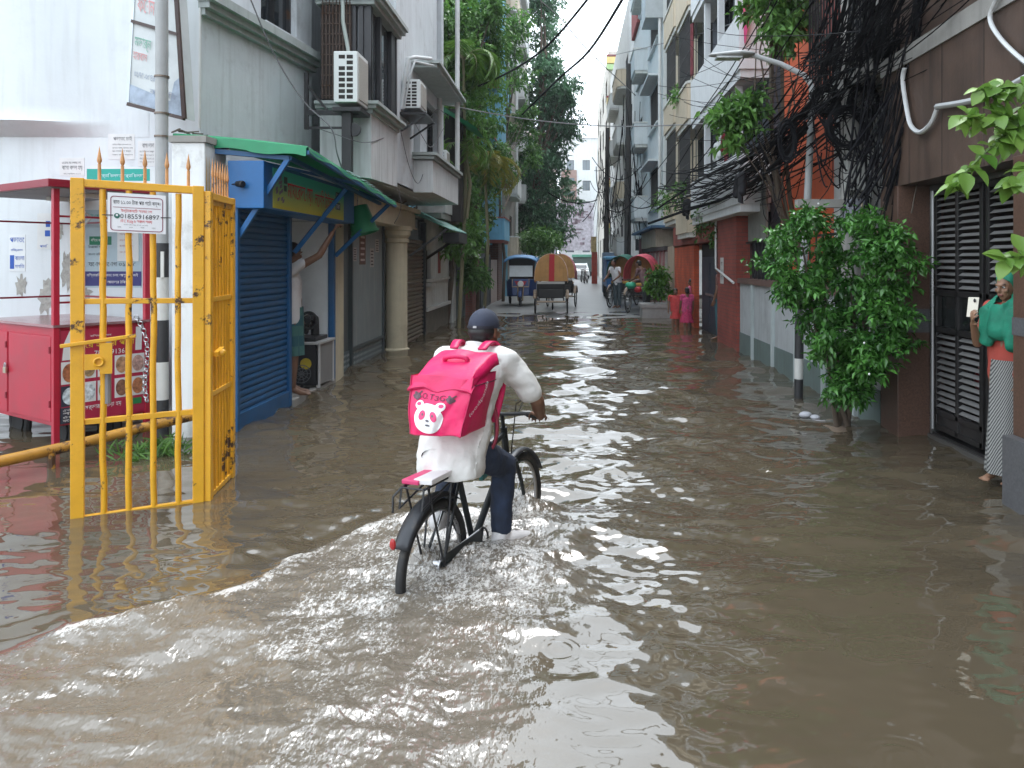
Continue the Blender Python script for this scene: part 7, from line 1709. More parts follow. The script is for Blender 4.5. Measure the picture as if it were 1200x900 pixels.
bm = bmesh.new(); me_ = bpy.data.meshes.new('x'); me_.from_pydata(mb.v, [], mb.f); bm.from_mesh(me_); bmesh.ops.remove_doubles(bm, verts=bm.verts, dist=.002)
for _ in range(2): bmesh.ops.smooth_vert(bm, verts=bm.verts, factor=.35, use_axis_x=True, use_axis_y=True, use_axis_z=True)
bm.to_mesh(me_); bm.free(); b2 = MB(); b2.v = [tuple(v.co) for v in me_.vertices]; b2.f = [tuple(p.vertices) for p in me_.polygons]
obj('bag_body', b2, pink, t, smooth=70)
def lid(u, v):     # overhanging lid: back lip low, rising towards the shoulders
    x = bxc - (bw / 2 + .004) + (bw + .008) * u; fx = (u - .5) * 2
    y = yb0 - .035 + (bd + .03) * v; z = zb1 - .03 + .135 * v ** .85 + .02 * math.sin(v * math.pi) - .012 * abs(fx) ** 3
    if v < .16: z -= (1 - v / .16) * (.030 + .026 * max(0, 1 - abs(fx + .05) / .5)); y += (1 - v / .16) * .018
    ed = abs(fx)
    if ed > .88: z -= (ed - .88) / .12 * .055 * min(1, .12 + v / .25)
    n = mnoise.noise_vector(V3((x * 9, y * 9, 7))); return V3((x + n.x * .010, y + (z - zb0) * .30, z + n.z * .013))
mb = MB(); mb.grid(lid, 34, 26); lo_ = obj('lid', mb, pink, t, smooth=60); sol = lo_.modifiers.new('s', 'SOLIDIFY'); sol.thickness = .006; sol.offset = -1
mb = MB(); mb.tube([lid(.0, .17), *[lid(k / 12, .015) + V3((0, -.004, .0)) for k in range(13)], lid(1, .17)], .0045, 6); obj('piping', mb, M('pink_dark', (.48, .008, .08), .5), lo_)
mb = MB(); mb.tube(smoothpath([lid(.33, .50) + V3((0, 0, .002)), lid(.36, .47) + V3((0, 0, .022)), lid(.52, .45) + V3((0, 0, .03)), lid(.66, .47) + V3((0, 0, .022)), lid(.69, .50) + V3((0, 0, .002))], 5), .014, 8); obj('carry_handle', mb, M('pink_handle', (.62, .02, .12), .5), lo_, smooth=60)
for s_ in (-1, 1):
    mb = MB(); pp = [V3((.03 + s_ * .09, .32, 1.43)), V3((.02 + s_ * .10, .395, 1.46)), V3((.01 + s_ * .11, .475, 1.448)), V3((s_ * .12, .56, 1.36)), V3((s_ * .135, .54, 1.20)), V3((s_ * .17, .36, 1.02))]
    sp_ = smoothpath(pp, 6); vs = []; 
    for q in sp_: vs += [q + V3((-.026, 0, 0)), q + V3((.026, 0, 0))]
    mb.add(vs, [(2 * i, 2 * i + 1, 2 * i + 3, 2 * i + 2) for i in range(len(sp_) - 1)]); o = obj('shoulder_strap', mb, pink, t, smooth=60); sol = o.modifiers.new('s', 'SOLIDIFY'); sol.thickness = .012; sol.offset = 0
for (nm_, fn_) in (('left', lambda k: bagback(bxc - bw / 2 + .002, zb0 + .29 * k, .001)), ('right', lambda k: bagback(bxc + bw / 2 - .002, zb0 + .29 * k, .001)), ('bottom', lambda k: bagback(bxc - bw / 2 + bw * k, zb0 + .004, .002))):
    mb = MB(); mb.tube([fn_(k / 14) for k in range(15)], .0035, 6); obj('seam', mb, MATS['pink_dark'], t, smooth=60)
mb = MB(); mb.tube([bagside(yb0 + bd * k / 12, zb1 - .045, .001) for k in range(13)], .003, 6); obj('zip', mb, M('zip_dark', (.10, .01, .03), .5), t)
# marks on the bag
def bk(x, y, off): return bagback(bxc - bw / 2 + x, zb0 + y, off)
def disc(m_, cx, cy, rx, ry, off, rot=0.0, rings=7, n=36, fn=bk):
    vs = [fn(cx, cy, off)]; fs = []
    for r_ in range(1, rings + 1):
        for k in range(n):
            a_ = 2 * math.pi * k / n; x_, y_ = rx * r_ / rings * math.cos(a_), ry * r_ / rings * math.sin(a_); vs.append(fn(cx + x_ * math.cos(rot) - y_ * math.sin(rot), cy + x_ * math.sin(rot) + y_ * math.cos(rot), off))
    for k in range(n): fs.append((0, 1 + k, 1 + (k + 1) % n))
    for r_ in range(rings - 1):
        for k in range(n): a_ = 1 + r_ * n + k; b_ = 1 + r_ * n + (k + 1) % n; fs.append((a_, a_ + n, b_ + n, b_))
    m_.add(vs, fs)
logow = M('logo_white', (.80, .78, .79), .5); lpink = M('logo_pink', (.66, .05, .17), .5); lgrey = M('logo_grey', (.12, .11, .13), .6)
pcx, pcy = .150, .083
def bkp(x, y, off): return bk(pcx + (x - pcx) * 1.24, pcy + (y - pcy) * .88, off)
mb = MB(); disc(mb, pcx, pcy, .078, .080, .0045, rings=9, fn=bkp); 
for s_ in (-1, 1): disc(mb, pcx + s_ * .054, pcy + .068, .024, .024, .0035, rings=4, n=24, fn=bkp)
lg = obj('panda_face', mb, logow, t)
mb = MB()
for s_ in (-1, 1):
    disc(mb, pcx + s_ * .034, pcy + .016, .018, .027, .0070, s_ * .45, rings=4, n=24, fn=bkp)
    er = MB(); disc(er, pcx + s_ * .058, pcy + .074, .012, .010, .0060, rings=3, n=16, fn=bkp); obj('inner_ear', er, lpink, lg); obj('eye_patch', mb, lpink, lg); mb = MB()
mb = MB(); disc(mb, pcx, pcy - .010, .011, .006, .0070, rings=3, n=16, fn=bkp); disc(mb, pcx, pcy - .034, .015, .005, .0070, rings=3, n=16, fn=bkp)
for s_ in (-1, 1): disc(mb, pcx + s_ * .030, pcy + .020, .005, .007, .0085, rings=2, n=12, fn=bkp)
obj('nose_and_mouth', mb, lgrey, lg)
mb = MB()
for (x0, y0, w_, h_) in ((.03, .170, .048, .036), (.240, .164, .044, .034)): mb.grid(lambda u, v: bk(x0 + w_ * u + .006 * math.sin(v * 9), y0 + h_ * v + .005 * math.sin(u * 8), .004), 8, 8)
obj('marker_patch', mb, M('marker_grey', (.13, .07, .09), .8, var=.5, scale=60), t)
def subdivtext(m_, s, fn, x0, y0, w, h): addtext(m_, s, fn, x0, y0, w, h)
mb = MB(); addtext(mb, 'O.TɜG', lambda x, y: bk(x, y, .005), .090, .172, .14, .028); obj('marker_scrawl', mb, M('marker_dark', (.09, .01, .04), .7), t)
mb = MB(); dirx, diry = .60, .80
addtext(mb, 'foodpanda', lambda x, y: bagside(yb0 + .055 + (x * .55 - y * .83), zb0 + .085 + (x * .83 + y * .55), .004), 0, 0, .19, .034); obj('brand_lettering', mb, logow, t)

# ================================================================== PEOPLE
def person(label, loc, face, Ht=1.68, top=None, legs=None, armR=None, armL=None, headyaw=0, headpitch=0, hair='short', sk=None, dress=None, female=False, voxel=.009, sleeve=.5, lean=0.0, stride=0.0, thin=1.0, barefoot=True, curlR=.5, curlL=.5, palmR=None, group=None, legfn=None, legbend=0.0):
    """a standing figure facing local +Y; arms are (elbow, wrist) in metres for a 1.68 m body"""
    s = Ht / 1.68; sk = sk or skin_m
    t = thing('person', label, 'person', loc, face, group, local=True); S = lambda x, y, z: V3((x, y, z)) * s
    shz = 1.385; sw = (.165 if female else .185) * thin
    ls = lambda z: lean * max(0, z - .9)
    pel = S(0, 0, .93); ch = S(0, ls(1.25), 1.25); nk = S(0, ls(1.42) - .01, 1.435); hd = S(0, ls(1.6) + .015, 1.575)
    shR = S(sw, ls(shz), shz); shL = S(-sw, ls(shz), shz)
    eR, wR = [S(*p) for p in (armR or ((sw + .05, .0, 1.12), (sw + .06, .07, .88)))]; eL, wL = [S(*p) for p in (armL or ((-sw - .05, .0, 1.12), (-sw - .06, .07, .88)))]
    mb = MB(); h = headshape(mb, hd, s * .98, headyaw, headpitch, nk)
    mb.limb([(nk, .055 * s), (ch, .10 * s * thin), (pel, .11 * s * thin)], 12)
    kR, kL = S(.09, stride * .5 + .02 + legbend, .49), S(-.09, -stride * .5 + .02, .49); aR, aL = S(.09, stride * .75, .085), S(-.09, -stride * .75, .085)
    for (hp, k_, a_) in ((S(.085, 0, .90), kR, aR), (S(-.085, 0, .90), kL, aL)):
        mb.limb([(hp, .082 * s * thin), (k_, .054 * s * thin), (k_.lerp(a_, .35), .053 * s * thin), (a_, .036 * s)], 10); mb.limb([(a_, .036 * s), (a_ + S(0, .09, -.05), .030 * s), (a_ + S(0, .165, -.062), .023 * s)], 8); mb.ball(a_ + S(0, -.035, -.055), .028 * s, 8, 6)
        for q in range(5): mb.limb([(a_ + S((q - 2) * .016, .16, -.066), .012 * s), (a_ + S((q - 2) * .019, .20 - abs(q - 1.4) * .008, -.070), .0095 * s)], 6)
    for (sh, e, w, cu, sd, pn_) in ((shR, eR, wR, curlR, -1, palmR), (shL, eL, wL, curlL, 1, None)):
        mb.limb([(sh, .050 * s * thin), (e, .038 * s), (e.lerp(w, .3), .037 * s), (w, .025 * s)], 10); d_ = (w - e).normalized(); hand(mb, w, d_, pn_ or ((-sd * -.8, .4, .1)), .175 * s, cu, sd)
    obj('body', remesh(mb, voxel * s, 3), sk, t, smooth=80); faceparts(t, h, s * .98)
    if hair == 'short':
        mb = MB(); mb.ball(h(0, -.022, .045), (.081 * s, .092 * s, .080 * s), 16, 10); mb.ball(h(0, -.055, .0), (.074 * s, .062 * s, .07 * s), 14, 8); obj('hair', wrinkle(mb, .005, 45), hair_m, t, smooth=80)
    if hair == 'bob':
        mb = MB(); mb.ball(h(0, -.022, .042), (.086 * s, .098 * s, .085 * s), 16, 10); mb.ball(h(0, -.06, -.03), (.084 * s, .055 * s, .085 * s), 14, 8); obj('hair', wrinkle(mb, .006, 40), hair_m, t, smooth=80)
    if top:
        mb = MB(); mb.limb([(S(0, 0, .86), .140 * s * thin), (S(0, ls(1.1), 1.1), .132 * s * thin), (S(0, ls(1.27), 1.27), .128 * s * thin), (nk + S(0, 0, -.035), .066 * s)], 14)
        for k in (-1, 1): mb.limb([(S(k * .055, 0, .86), .125 * s * thin), (S(k * .07, ls(1.25), 1.25), .115 * s * thin)], 12)
        if sleeve > 0:
            for (sh, e) in ((shR, eR), (shL, eL)): mb.limb([(S(0, ls(1.33), 1.33), .09 * s), (sh, .071 * s), (sh.lerp(e, sleeve * 1.0), .062 * s)], 12)
        m2 = remesh(mb, .011 * s, 4)
        m2.v = [(x, (y - ls(z / s) * s) * .80 + ls(z / s) * s, max(z, .80 * s)) for (x, y, z) in m2.v]; obj('top', wrinkle(m2, .008, 10, 1), top, t, smooth=80)
    if legs:
        mb = MB(); mb.limb([(S(0, 0, .93), .125 * s * thin), (S(.07, 0, .88), .105 * s * thin)], 12); mb.limb([(S(0, 0, .93), .125 * s * thin), (S(-.07, 0, .88), .105 * s * thin)], 12)
        for (hp, k_, a_) in ((S(.085, 0, .88), kR, aR), (S(-.085, 0, .88), kL, aL)): mb.limb([(hp, .105 * s * thin), (k_, .078 * s * thin), (a_ + (k_ - a_) * .1, .066 * s)], 12)
        obj('trousers', wrinkle(remesh(mb, .012 * s, 4), .007, 12, 4), legs, t, smooth=80)
    if dress:
        mat_, z0_, z1_, r0_, r1_ = dress
        mb = MB()
        def sk_(u, v):
            an = u * 2 * math.pi; z = z0_ + (z1_ - z0_) * v; r_ = r0_ + (r1_ - r0_) * v; f = 1 + (1 - v) * .07 * math.sin(an * 7 + v * 2) + (1 - v) * .03 * math.sin(an * 3)
            return S(math.cos(an) * r_ * f, math.sin(an) * r_ * f * .82 + ls(z), z)
        mb.grid(sk_, 48, 14); obj('skirt', mb, mat_, t, smooth=70)
    return t, S, h, (wR, wL)
tee = M('tee_white', (.66, .65, .66), .85, bump=1.0, bscale=11)
# man in the shop doorway, right arm raised to the awning strut
lungi = bpy.data.materials.new('lungi_check'); lungi.use_nodes = True
def checkmat(m, c1, c2, sc, stripes=False):
    nt = m.node_tree; N = nt.nodes; tc = N.new('ShaderNodeTexCoord'); mp = N.new('ShaderNodeMapping'); ck = N.new('ShaderNodeTexChecker' if not stripes else 'ShaderNodeTexWave')
    if stripes: ck.bands_direction = 'DIAGONAL'; ck.inputs['Scale'].default_value = sc; ck.inputs['Distortion'].default_value = 1.2; rp = N.new('ShaderNodeMix'); rp.data_type = 'RGBA'; rp.inputs[6].default_value = (*c1, 1); rp.inputs[7].default_value = (*c2, 1); nt.links.new(ck.outputs['Fac'], rp.inputs[0]); out = rp.outputs[2]
    else: ck.inputs['Scale'].default_value = sc; ck.inputs['Color1'].default_value = (*c1, 1); ck.inputs['Color2'].default_value = (*c2, 1); out = ck.outputs['Color']
    nt.links.new(tc.outputs['Object'], mp.inputs['Vector']); mp.inputs['Scale'].default_value = (1, 1, .6) ; nt.links.new(mp.outputs[0], ck.inputs['Vector']); nt.links.new(out, N['Principled BSDF'].inputs['Base Color']); N['Principled BSDF'].inputs['Roughness'].default_value = .85
checkmat(lungi, (.02, .09, .11), (.05, .14, .13), 14)
dloc = V3((-3.31, 9.14, .055))
t, S, h, w = person('man in white tee and teal checked lungi in the shop doorway, arm raised', tuple(dloc), R(-70), 1.80, tee, None, armR=((.27, .28, 1.55), (.22, .42, 1.80)), headyaw=R(35), headpitch=R(-8), hair='short', dress=(lungi, .45, .98, .17, .15), palmR=(0, 1, .2), curlR=1.1, sleeve=.45, voxel=.008)
# woman filming from the granite entrance
scarf = M('scarf_green', (.01, .20, .12), .75, var=.25, scale=10, bump=.4, bscale=30); kam = M('tunic_red', (.42, .07, .05), .85, bump=.2)
skirtm = bpy.data.materials.new('skirt_pattern'); skirtm.use_nodes = True; checkmat(skirtm, (.03, .03, .035), (.36, .36, .34), 34, True)
wl = V3((3.22, 5.64, .035))
t, S, h, w = person('woman in green headscarf and patterned skirt filming with a phone at the granite pillar', tuple(wl), R(118), 1.53, kam, None, armR=((.20, .10, 1.10), (.12, .27, 1.27)), armL=((-.22, .02, 1.10), (-.2, .12, .9)), headyaw=R(-8), headpitch=R(-10), hair='none', sk=skin_l, dress=(skirtm, .06, .98, .175, .135), female=True, thin=.9, sleeve=.6, curlR=.75, palmR=(-.7, -.5, .3), voxel=.007)
mb = MB(); ss = 1.53 / 1.68
mb.ball(h(0, -.03, .03), (.105 * ss, .112 * ss, .118 * ss), 18, 12); mb.ball(h(0, -.05, -.06), (.1 * ss, .09 * ss, .1 * ss), 16, 10)
for (a, b, r0_, r1_) in (((-.06, .02, 1.45), (-.14, .06, 1.36), .055, .06), ((.06, .02, 1.45), (.14, .04, 1.36), .055, .065), ((0, .09, 1.40), (0, .13, 1.22), .075, .085), ((-.12, .09, 1.36), (-.12, .12, 1.12), .065, .07), ((.12, .09, 1.36), (.10, .12, 1.14), .065, .06), ((0, -.06, 1.42), (0, -.10, 1.25), .09, .08)): mb.limb([(S(*a), r0_ * ss), (S(*b), r1_ * ss)], 12)
sc_ = remesh(mb, .010, 12); fc = h(0, .13, -.015)
out = []
for p in sc_.v:      # open the scarf round the face
    q = V3(p); dv = q - fc; l_ = dv.length
    out.append(tuple(fc + dv.normalized() * max(l_, .118 * ss)) if l_ < .118 * ss else p)
sc_.v = out
fcM = fc
keep = [f for f in sc_.f if (sum((V3(sc_.v[i]) for i in f), V3()) / len(f) - fcM).length > .1185 * ss]; sc_.f = keep
so = obj('headscarf', wrinkle(sc_, .012, 15, 3, (1, 1, .25)), scarf, t, smooth=80); sl = so.modifiers.new('s', 'SOLIDIFY'); sl.thickness = .006
wpos = w[0]
ph = thing('phone', 'pale cream phone held up by the woman at the granite pillar', 'phone', tuple(wl), R(118), local=True)
pcn = wpos + S(-.02, .035, .135); mb = MB(); mb.obox(pcn, V3((.034, .012, 0)), V3((-.0015, .004, .001)), V3((.0, -.012, .072))); po = obj('case', mb, M('phone_cream', (.62, .58, .48), .35), ph, bevel=.003)
mb = MB(); c_ = pcn + V3((-.012, .004 + .0015, .045)); mb.ball(pcn + V3((-.0155, -.006, .05)) + V3((0, .008, 0)), (.010, .004, .014), 8, 6); obj('camera_lens', mb, black_metal, po)
# two children wading
ck1 = M('dress_pink', (.50, .06, .17), .8, var=.35, scale=25); ck2 = M('dress_red', (.48, .05, .05), .8, var=.2, scale=20); ck3 = M('dress_magenta', (.42, .03, .10), .8, var=.5, scale=30)
person('small child in red top wading on the left of the two children', tuple(G(797, 386, .0) + V3((-.10, .1, -.10))), R(170), 1.08, ck2, None, dress=(ck2, .55, .95, .2, .13), hair='bob', thin=1.1, voxel=.011, stride=.12, group=None)
person('girl in pink dress seen from behind wading beside the orange pier', tuple(G(801, 387, 0) + V3((.06, -.15, -.10))), R(8), 1.12, ck1, None, hair='bob', dress=(ck3, .45, .95, .25, .13), thin=1.1, voxel=.011, stride=.1, female=True)
person('taller girl in pink top behind the smaller pink dressed girl', tuple(G(808, 384, 0) + V3((.10, .35, -.08))), R(60), 1.28, M('top_pink', (.58, .16, .27), .8), M('legging', (.05, .035, .05), .8), hair='bob', thin=.95, voxel=.011, female=True)
person('figure standing half hidden in the dark brick doorway, brown top', (3.17, 16.15, .0), R(60), 1.6, M('top_brown', (.15, .07, .06), .8), M('skirt_teal', (.03, .10, .12), .8), hair='short', voxel=.012)

# ================================================================== RICKSHAWS
def rickshaw(label, loc, rz, hoodmat, hoodup=True, stripe=None, cargo=None, group='cycle rickshaws on the dry road'):
    """front wheel and handlebar at +Y, two passenger wheels behind, seat under a folding hood"""
    t = thing('cycle_rickshaw', label, 'cycle rickshaw', loc, rz, group, local=True)
    for x in (-.50, .50): wheel(t, (x, 0, .36), (1, 0, 0), .36, .022, 24)
    wheel(t, (0, 1.75, .36), (1, 0, 0), .36, .022, 24)
    mb = MB()
    mb.tube([(-.55, 0, .36), (.55, 0, .36)], .018, 8)
    for x in (-.38, .38): mb.bar((x, -.30, .52), (x, .62, .52), .035); mb.bar((x, 0, .36), (x, 0, .52), .03)
    mb.bar((-.40, -.3, .52), (.40, -.3, .52), .035); mb.bar((-.4, .6, .52), (.4, .6, .52), .035)
    mb.tube([(0, .6, .5), (0, 1.0, .34), (0, 1.15, .85)], .018, 8); mb.tube([(0, 1.0, .34), (0, 1.52, .80)], .02, 8); mb.tube([(0, 1.14, .80), (0, 1.52, .84)], .018, 8)
    for s in (-1, 1): mb.tube([(s * .05, 1.54, .75), (s * .05, 1.75, .36)], .012, 8)
    mb.tube([(0, 1.54, .72), (0, 1.48, 1.0)], .018, 8); mb.tube([(-.28, 1.36, 1.06), (-.12, 1.46, 1.02), (.12, 1.46, 1.02), (.28, 1.36, 1.06)], .012, 8)
    mb.bar((-.45, -.34, .40), (.45, -.34, .40), .03); mb.bar((-.40, -.3, .5), (-.4, -.34, .4), .025); mb.bar((.4, -.3, .5), (.4, -.34, .4), .025)
    obj('frame', mb, M('rick_frame', (.03, .03, .03), .5, rust=.5), t, smooth=60)
    mb = MB(); mb.ball((0, 1.12, .90), (.09, .14, .04), 12, 8); obj('saddle', mb, MATS['saddle_black'], t, smooth=70)
    mb = MB(); mb.box((-.42, -.28, .54), (.42, .28, .80)); mb.box((-.40, .28, .50), (.40, .66, .54)); obj('seat_box', mb, M('rick_tub', (.035, .033, .032), .5), t, bevel=.02)
    mb = MB(); mb.box((-.41, -.22, .80), (.41, .30, .90)); obj('seat_cushion', mb, M('rick_seat', (.50, .30, .06), .6), t, bevel=.03)
    mb = MB(); mb.obox((0, -.33, .76), (.43, 0, 0), (0, .03, 0), (0, -.05, .20)); mb.box((-.38, -.42, .52), (.38, -.36, .78)); obj('back_panel', mb, M('rick_back', (.02, .02, .02), .6), t, bevel=.02)
    mb = MB(); mb.obox((0, -.395, .98), (.42, 0, 0), (0, .015, 0), (0, 0, .035)); obj('pale_strip', mb, M('rick_strip', (.45, .44, .42), .6), t)
    for x in (-.5, .5): mudguard(t, (x, 0, .36), .40, 160, 20, .10, M('rick_guard', (.30, .22, .16), .5, var=.5, scale=12))
    mb = MB(); mb.box((-.44, -.46, .38), (.44, -.43, .43)); mb.box((-.46, -.42, .30), (-.36, -.38, .34)); obj('bumper', mb, M('bumper_cream', (.42, .33, .25), .6, dirt=.5), t)
    # hood
    def hood(u, v):
        if hoodup: an = R(-2 + 184 * u); yy = -.42 + .92 * v; rx, rz_ = .50 + .03 * math.sin(v * 3.14), .56
        x = math.cos(an) * (.50 + .02 * math.sin(v * 3.14)); z = 1.02 + .84 * max(0, math.sin(an)) ** .72 - .10 * max(0, v - .3) ; rib = .012 * math.cos(v * 5 * 2 * math.pi)
        return V3((x * (1 + rib), yy + .05 * math.sin(an), z + rib))
    mb = MB(); mb.grid(hood, 36, 24); ho = obj('hood', mb, hoodmat, t, smooth=60); sol = ho.modifiers.new('s', 'SOLIDIFY'); sol.thickness = .01
    mb = MB(); ar = [hood(k / 24, 0) for k in range(25)]; c_ = V3((0, -.42, 1.02)); mb.add([c_] + ar, [(0, i, i + 1) for i in range(1, 25)]); bp_ = obj('hood_back', mb, M('hood_tan', (.42, .22, .075), .75, var=.2, scale=4, streak=.35, dirtcol=(.2, .1, .04)), ho)
    if stripe:
        mb = MB(); mb.poly([(-.07, -.432, 1.03), (.10, -.432, 1.03), (.11, -.40, 1.85), (-.05, -.40, 1.85)]); obj('hood_stripe', mb, stripe, bp_)
    return t
hood_p = M('hood_pinkish', (.60, .40, .33), .7, var=.45, scale=7); hood_r = M('hood_red', (.62, .10, .14), .65, var=.3, scale=6)
rickshaw('rickshaw seen from behind with tan hood and red centre stripe', (-.585, 24.0, road_z(24)), R(0), hood_p, stripe=M('stripe_red', (.42, .02, .03), .7))
rickshaw('rickshaw with red and white hood half hidden behind the tan hooded one', (-.30, 27.4, road_z(27)), R(-6), M('hood_redwhite', (.60, .22, .24), .7, var=.7, scale=9))
rickshaw('rickshaw with bright red hood facing the viewer beside the planter', (2.42, 25.8, road_z(25)), R(160), hood_r)
rickshaw('rickshaw behind the red hooded one, under a green tarp', (1.98, 28.4, road_z(28)), R(160), M('hood_green', (.03, .14, .10), .7, var=.3))
person('rickshaw puller in white vest leaning on a handlebar', (1.66, 26.7, road_z(26)), R(140), 1.66, tee, M('lungi_dark', (.05, .07, .08), .85), lean=.35, hair='short', voxel=.013, armR=((.26, .24, 1.14), (.22, .48, 1.0)), armL=((-.26, .24, 1.14), (-.22, .48, 1.0)))
person('man in dark trousers bending over the red hooded rickshaw', (2.38, 23.75, road_z(24)), R(50), 1.66, M('shirt_maroon', (.14, .075, .08), .85), M('trousers_dark', (.025, .028, .032), .85), lean=.45, hair='short', voxel=.013, armR=((.25, .30, 1.1), (.16, .52, 1.05)), armL=((-.22, .34, 1.12), (-.12, .55, 1.05)))
def basket(label, loc, mat, r_):
    t = thing('cargo_bundle', label, 'bundle', loc); mb = MB(); mb.ball(V3(loc) + V3((0, 0, r_ * .6)), (r_, r_, r_ * .7), 12, 8); obj('sack', wrinkle(mb, .03, 8), mat, t, smooth=70)
basket('green plastic bundle tied to the front of the red hooded rickshaw', (1.93, 24.35, .78), M('bundle_green', (.03, .36, .20), .5), .17)
basket('red plastic bundle hanging on the red hooded rickshaw', (2.16, 24.5, .66), M('bundle_red', (.50, .03, .04), .5), .14)
# blue auto rickshaw facing the viewer
t = thing('auto_rickshaw', 'blue three wheeled auto rickshaw facing the viewer on the dry road', 'auto rickshaw', (-1.78, 28.4, road_z(28)), R(180), local=True)
ablue = M('auto_blue', (.02, .05, .17), .4, var=.2, dirt=.3); atop = M('auto_top', (.08, .22, .42), .5, var=.4, scale=3)
mb = MB(); mb.add([(-.52, -1.2, .32), (.52, -1.2, .32), (.52, .35, .32), (.30, .75, .38), (-.30, .75, .38), (-.52, .35, .32), (-.55, -1.2, .95), (.55, -1.2, .95), (.55, .30, .95), (.36, .62, .98), (-.36, .62, .98), (-.55, .30, .95)],
    [(5, 4, 3, 2, 1, 0), (6, 7, 8, 9, 10, 11), (0, 1, 7, 6), (1, 2, 8, 7), (2, 3, 9, 8), (3, 4, 10, 9), (4, 5, 11, 10), (5, 0, 6, 11)]); obj('body', mb, ablue, t, bevel=.03)
mb = MB()
def roofa(u, v):
    x = (u - .5) * 1.22; y = -1.25 + 2.0 * v; return V3((x, y, 1.86 - .16 * abs((u - .5) * 2) ** 3 - .10 * max(0, v - .8) * 5))
mb.grid(roofa, 20, 16); o = obj('roof', mb, atop, t, smooth=60); sol = o.modifiers.new('s', 'SOLIDIFY'); sol.thickness = .04
for (x, y) in ((-.50, .45), (.50, .45), (-.53, -1.2), (.53, -1.2)):
    mb = MB(); mb.bar((x, y, .9), (x * 1.05, y - .02, 1.8), .04); obj('pillar', mb, M('auto_teal', (.12, .30, .36), .5), t)
mb = MB(); mb.obox((0, .52, 1.26), (.42, 0, 0), (0, .01, -.03), (0, -.05, .17)); obj('windscreen', mb, M('screen_white', (.62, .66, .68), .35), t)
mb = MB(); mb.obox((0, .44, 1.60), (.44, 0, 0), (0, .02, 0), (0, 0, .14)); obj('dark_visor', mb, dark_in, t)
mb = MB(); mb.box((-.5, -1.15, .96), (.5, -1.1, 1.7)); mb.box((-.45, -.9, .8), (.45, -.2, 1.05)); obj('rear_seat', mb, M('auto_seat', (.06, .03, .03), .7), t)
mb = MB(); mb.lathe((0, .78, .80), [(0, .03), (.10, .02), (.12, -.03), (0, -.05)], 16, (0, 1, 0)); obj('headlight', mb, M('lamp_pale', (.7, .68, .66), .2), t)
mb = MB(); mb.poly([(-.22, .735, .90), (-.12, .76, .74), (-.05, .77, .90)]); mb.poly([(.22, .735, .90), (.12, .76, .74), (.05, .77, .90)]); obj('red_badge', mb, M('badge_red', (.45, .03, .04), .5), t)
mb = MB(); mb.tube([(-.30, .68, .98), (-.30, .80, .70), (.30, .80, .70), (.30, .68, .98)], .02, 8); mb.tube([(-.1, .8, .7), (-.08, .86, .2)], .022, 8); mb.tube([(.1, .8, .7), (.08, .86, .2)], .022, 8); obj('front_fork', mb, M('fork_tan', (.36, .26, .16), .4, metal=.4), t)
for (x, y) in ((0, .88), (-.50, -.85), (.50, -.85)): wheel(t, (x, y, .25), (1, 0, 0), .25, .045, 12)
mudguard(t, (0, .88, .25), .29, 150, 20, .13, ablue)
# far traffic
t = thing('delivery_van', 'tall blue canvas van body standing behind the rickshaws on the right', 'van', (2.2, 33, road_z(33)))
mb = MB(); mb.box((1.55, 32.5, .5), (3.1, 35.5, 1.70)); obj('body', mb, M('van_blue', (.02, .11, .28), .55, var=.2), t, bevel=.05)
mb = MB(); mb.box((1.5, 32.4, 1.70), (3.15, 35.6, 1.86)); obj('roof', mb, M('van_roof', (.10, .28, .45), .6), t, bevel=.06)
for (x, y) in ((1.6, 33), (1.6, 35)): 
    mb = MB(); mb.ring((x, y, .32), (1, 0, 0), .22, .09, 24, 8); mb.lathe((x, y, .32), [(0, -.06), (.16, -.06), (.16, .06), (0, .06)], 14, (1, 0, 0)); obj('wheel', mb, rubber, t, smooth=50)
t = thing('car', 'white car far down the dry street', 'car', (.85, 70, road_z(70)))
def carbody(x0, y0, m1):
    mb = MB(); prof = [(0, .35), (0, .75), (.25, .85), (.95, .92), (1.5, 1.38), (2.9, 1.40), (3.6, .95), (4.1, .9), (4.15, .35)]; n = len(prof)
    vs = []
    for s, ins in ((-.82, 0), (.82, 0)):
        for (y, z) in prof: vs.append((x0 + s * (1 - .16 * max(0, z - .9) / .5), y0 + y, z))
    fs = [tuple(range(n)), tuple(range(2 * n - 1, n - 1, -1))] + [(i, (i + 1) % n, n + (i + 1) % n, n + i) for i in range(n)]; mb.add(vs, fs); return mb
rz70 = road_z(70); mb = carbody(.85, 68, None); mb.v = [(x, y, z + rz70) for x, y, z in mb.v]; obj('body', mb, M('car_white', (.66, .67, .67), .3), t, bevel=.05)
mb = MB(); mb.add([(.85 - .66, 69.0, .98 + rz70), (.85 + .66, 69.0, .98 + rz70), (.85 + .60, 69.46, 1.34 + rz70), (.85 - .60, 69.46, 1.34 + rz70)], [(0, 1, 2, 3)]); obj('windscreen', mb, MATS['dark_glass'], t)
for x in (-.6, .6):
    mb = MB(); mb.ball((.85 + x, 67.98, .68 + rz70), (.14, .05, .08), 10, 6); obj('headlight', mb, MATS['lamp_pale'], t)
for x in (-.78, .78):
    for y in (68.8, 71.2): mb = MB(); mb.ring((.85 + x, y, .32 + rz70), (1, 0, 0), .22, .09, 20, 8); mb.lathe((.85 + x, y, .32 + rz70), [(0, -.08), (.2, -.08), (.2, .08), (0, .08)], 14, (1, 0, 0)); obj('wheel', mb, rubber, t, smooth=50)
t = thing('covered_truck', 'green roofed truck behind the white car', 'truck', (1.3, 82, road_z(82)))
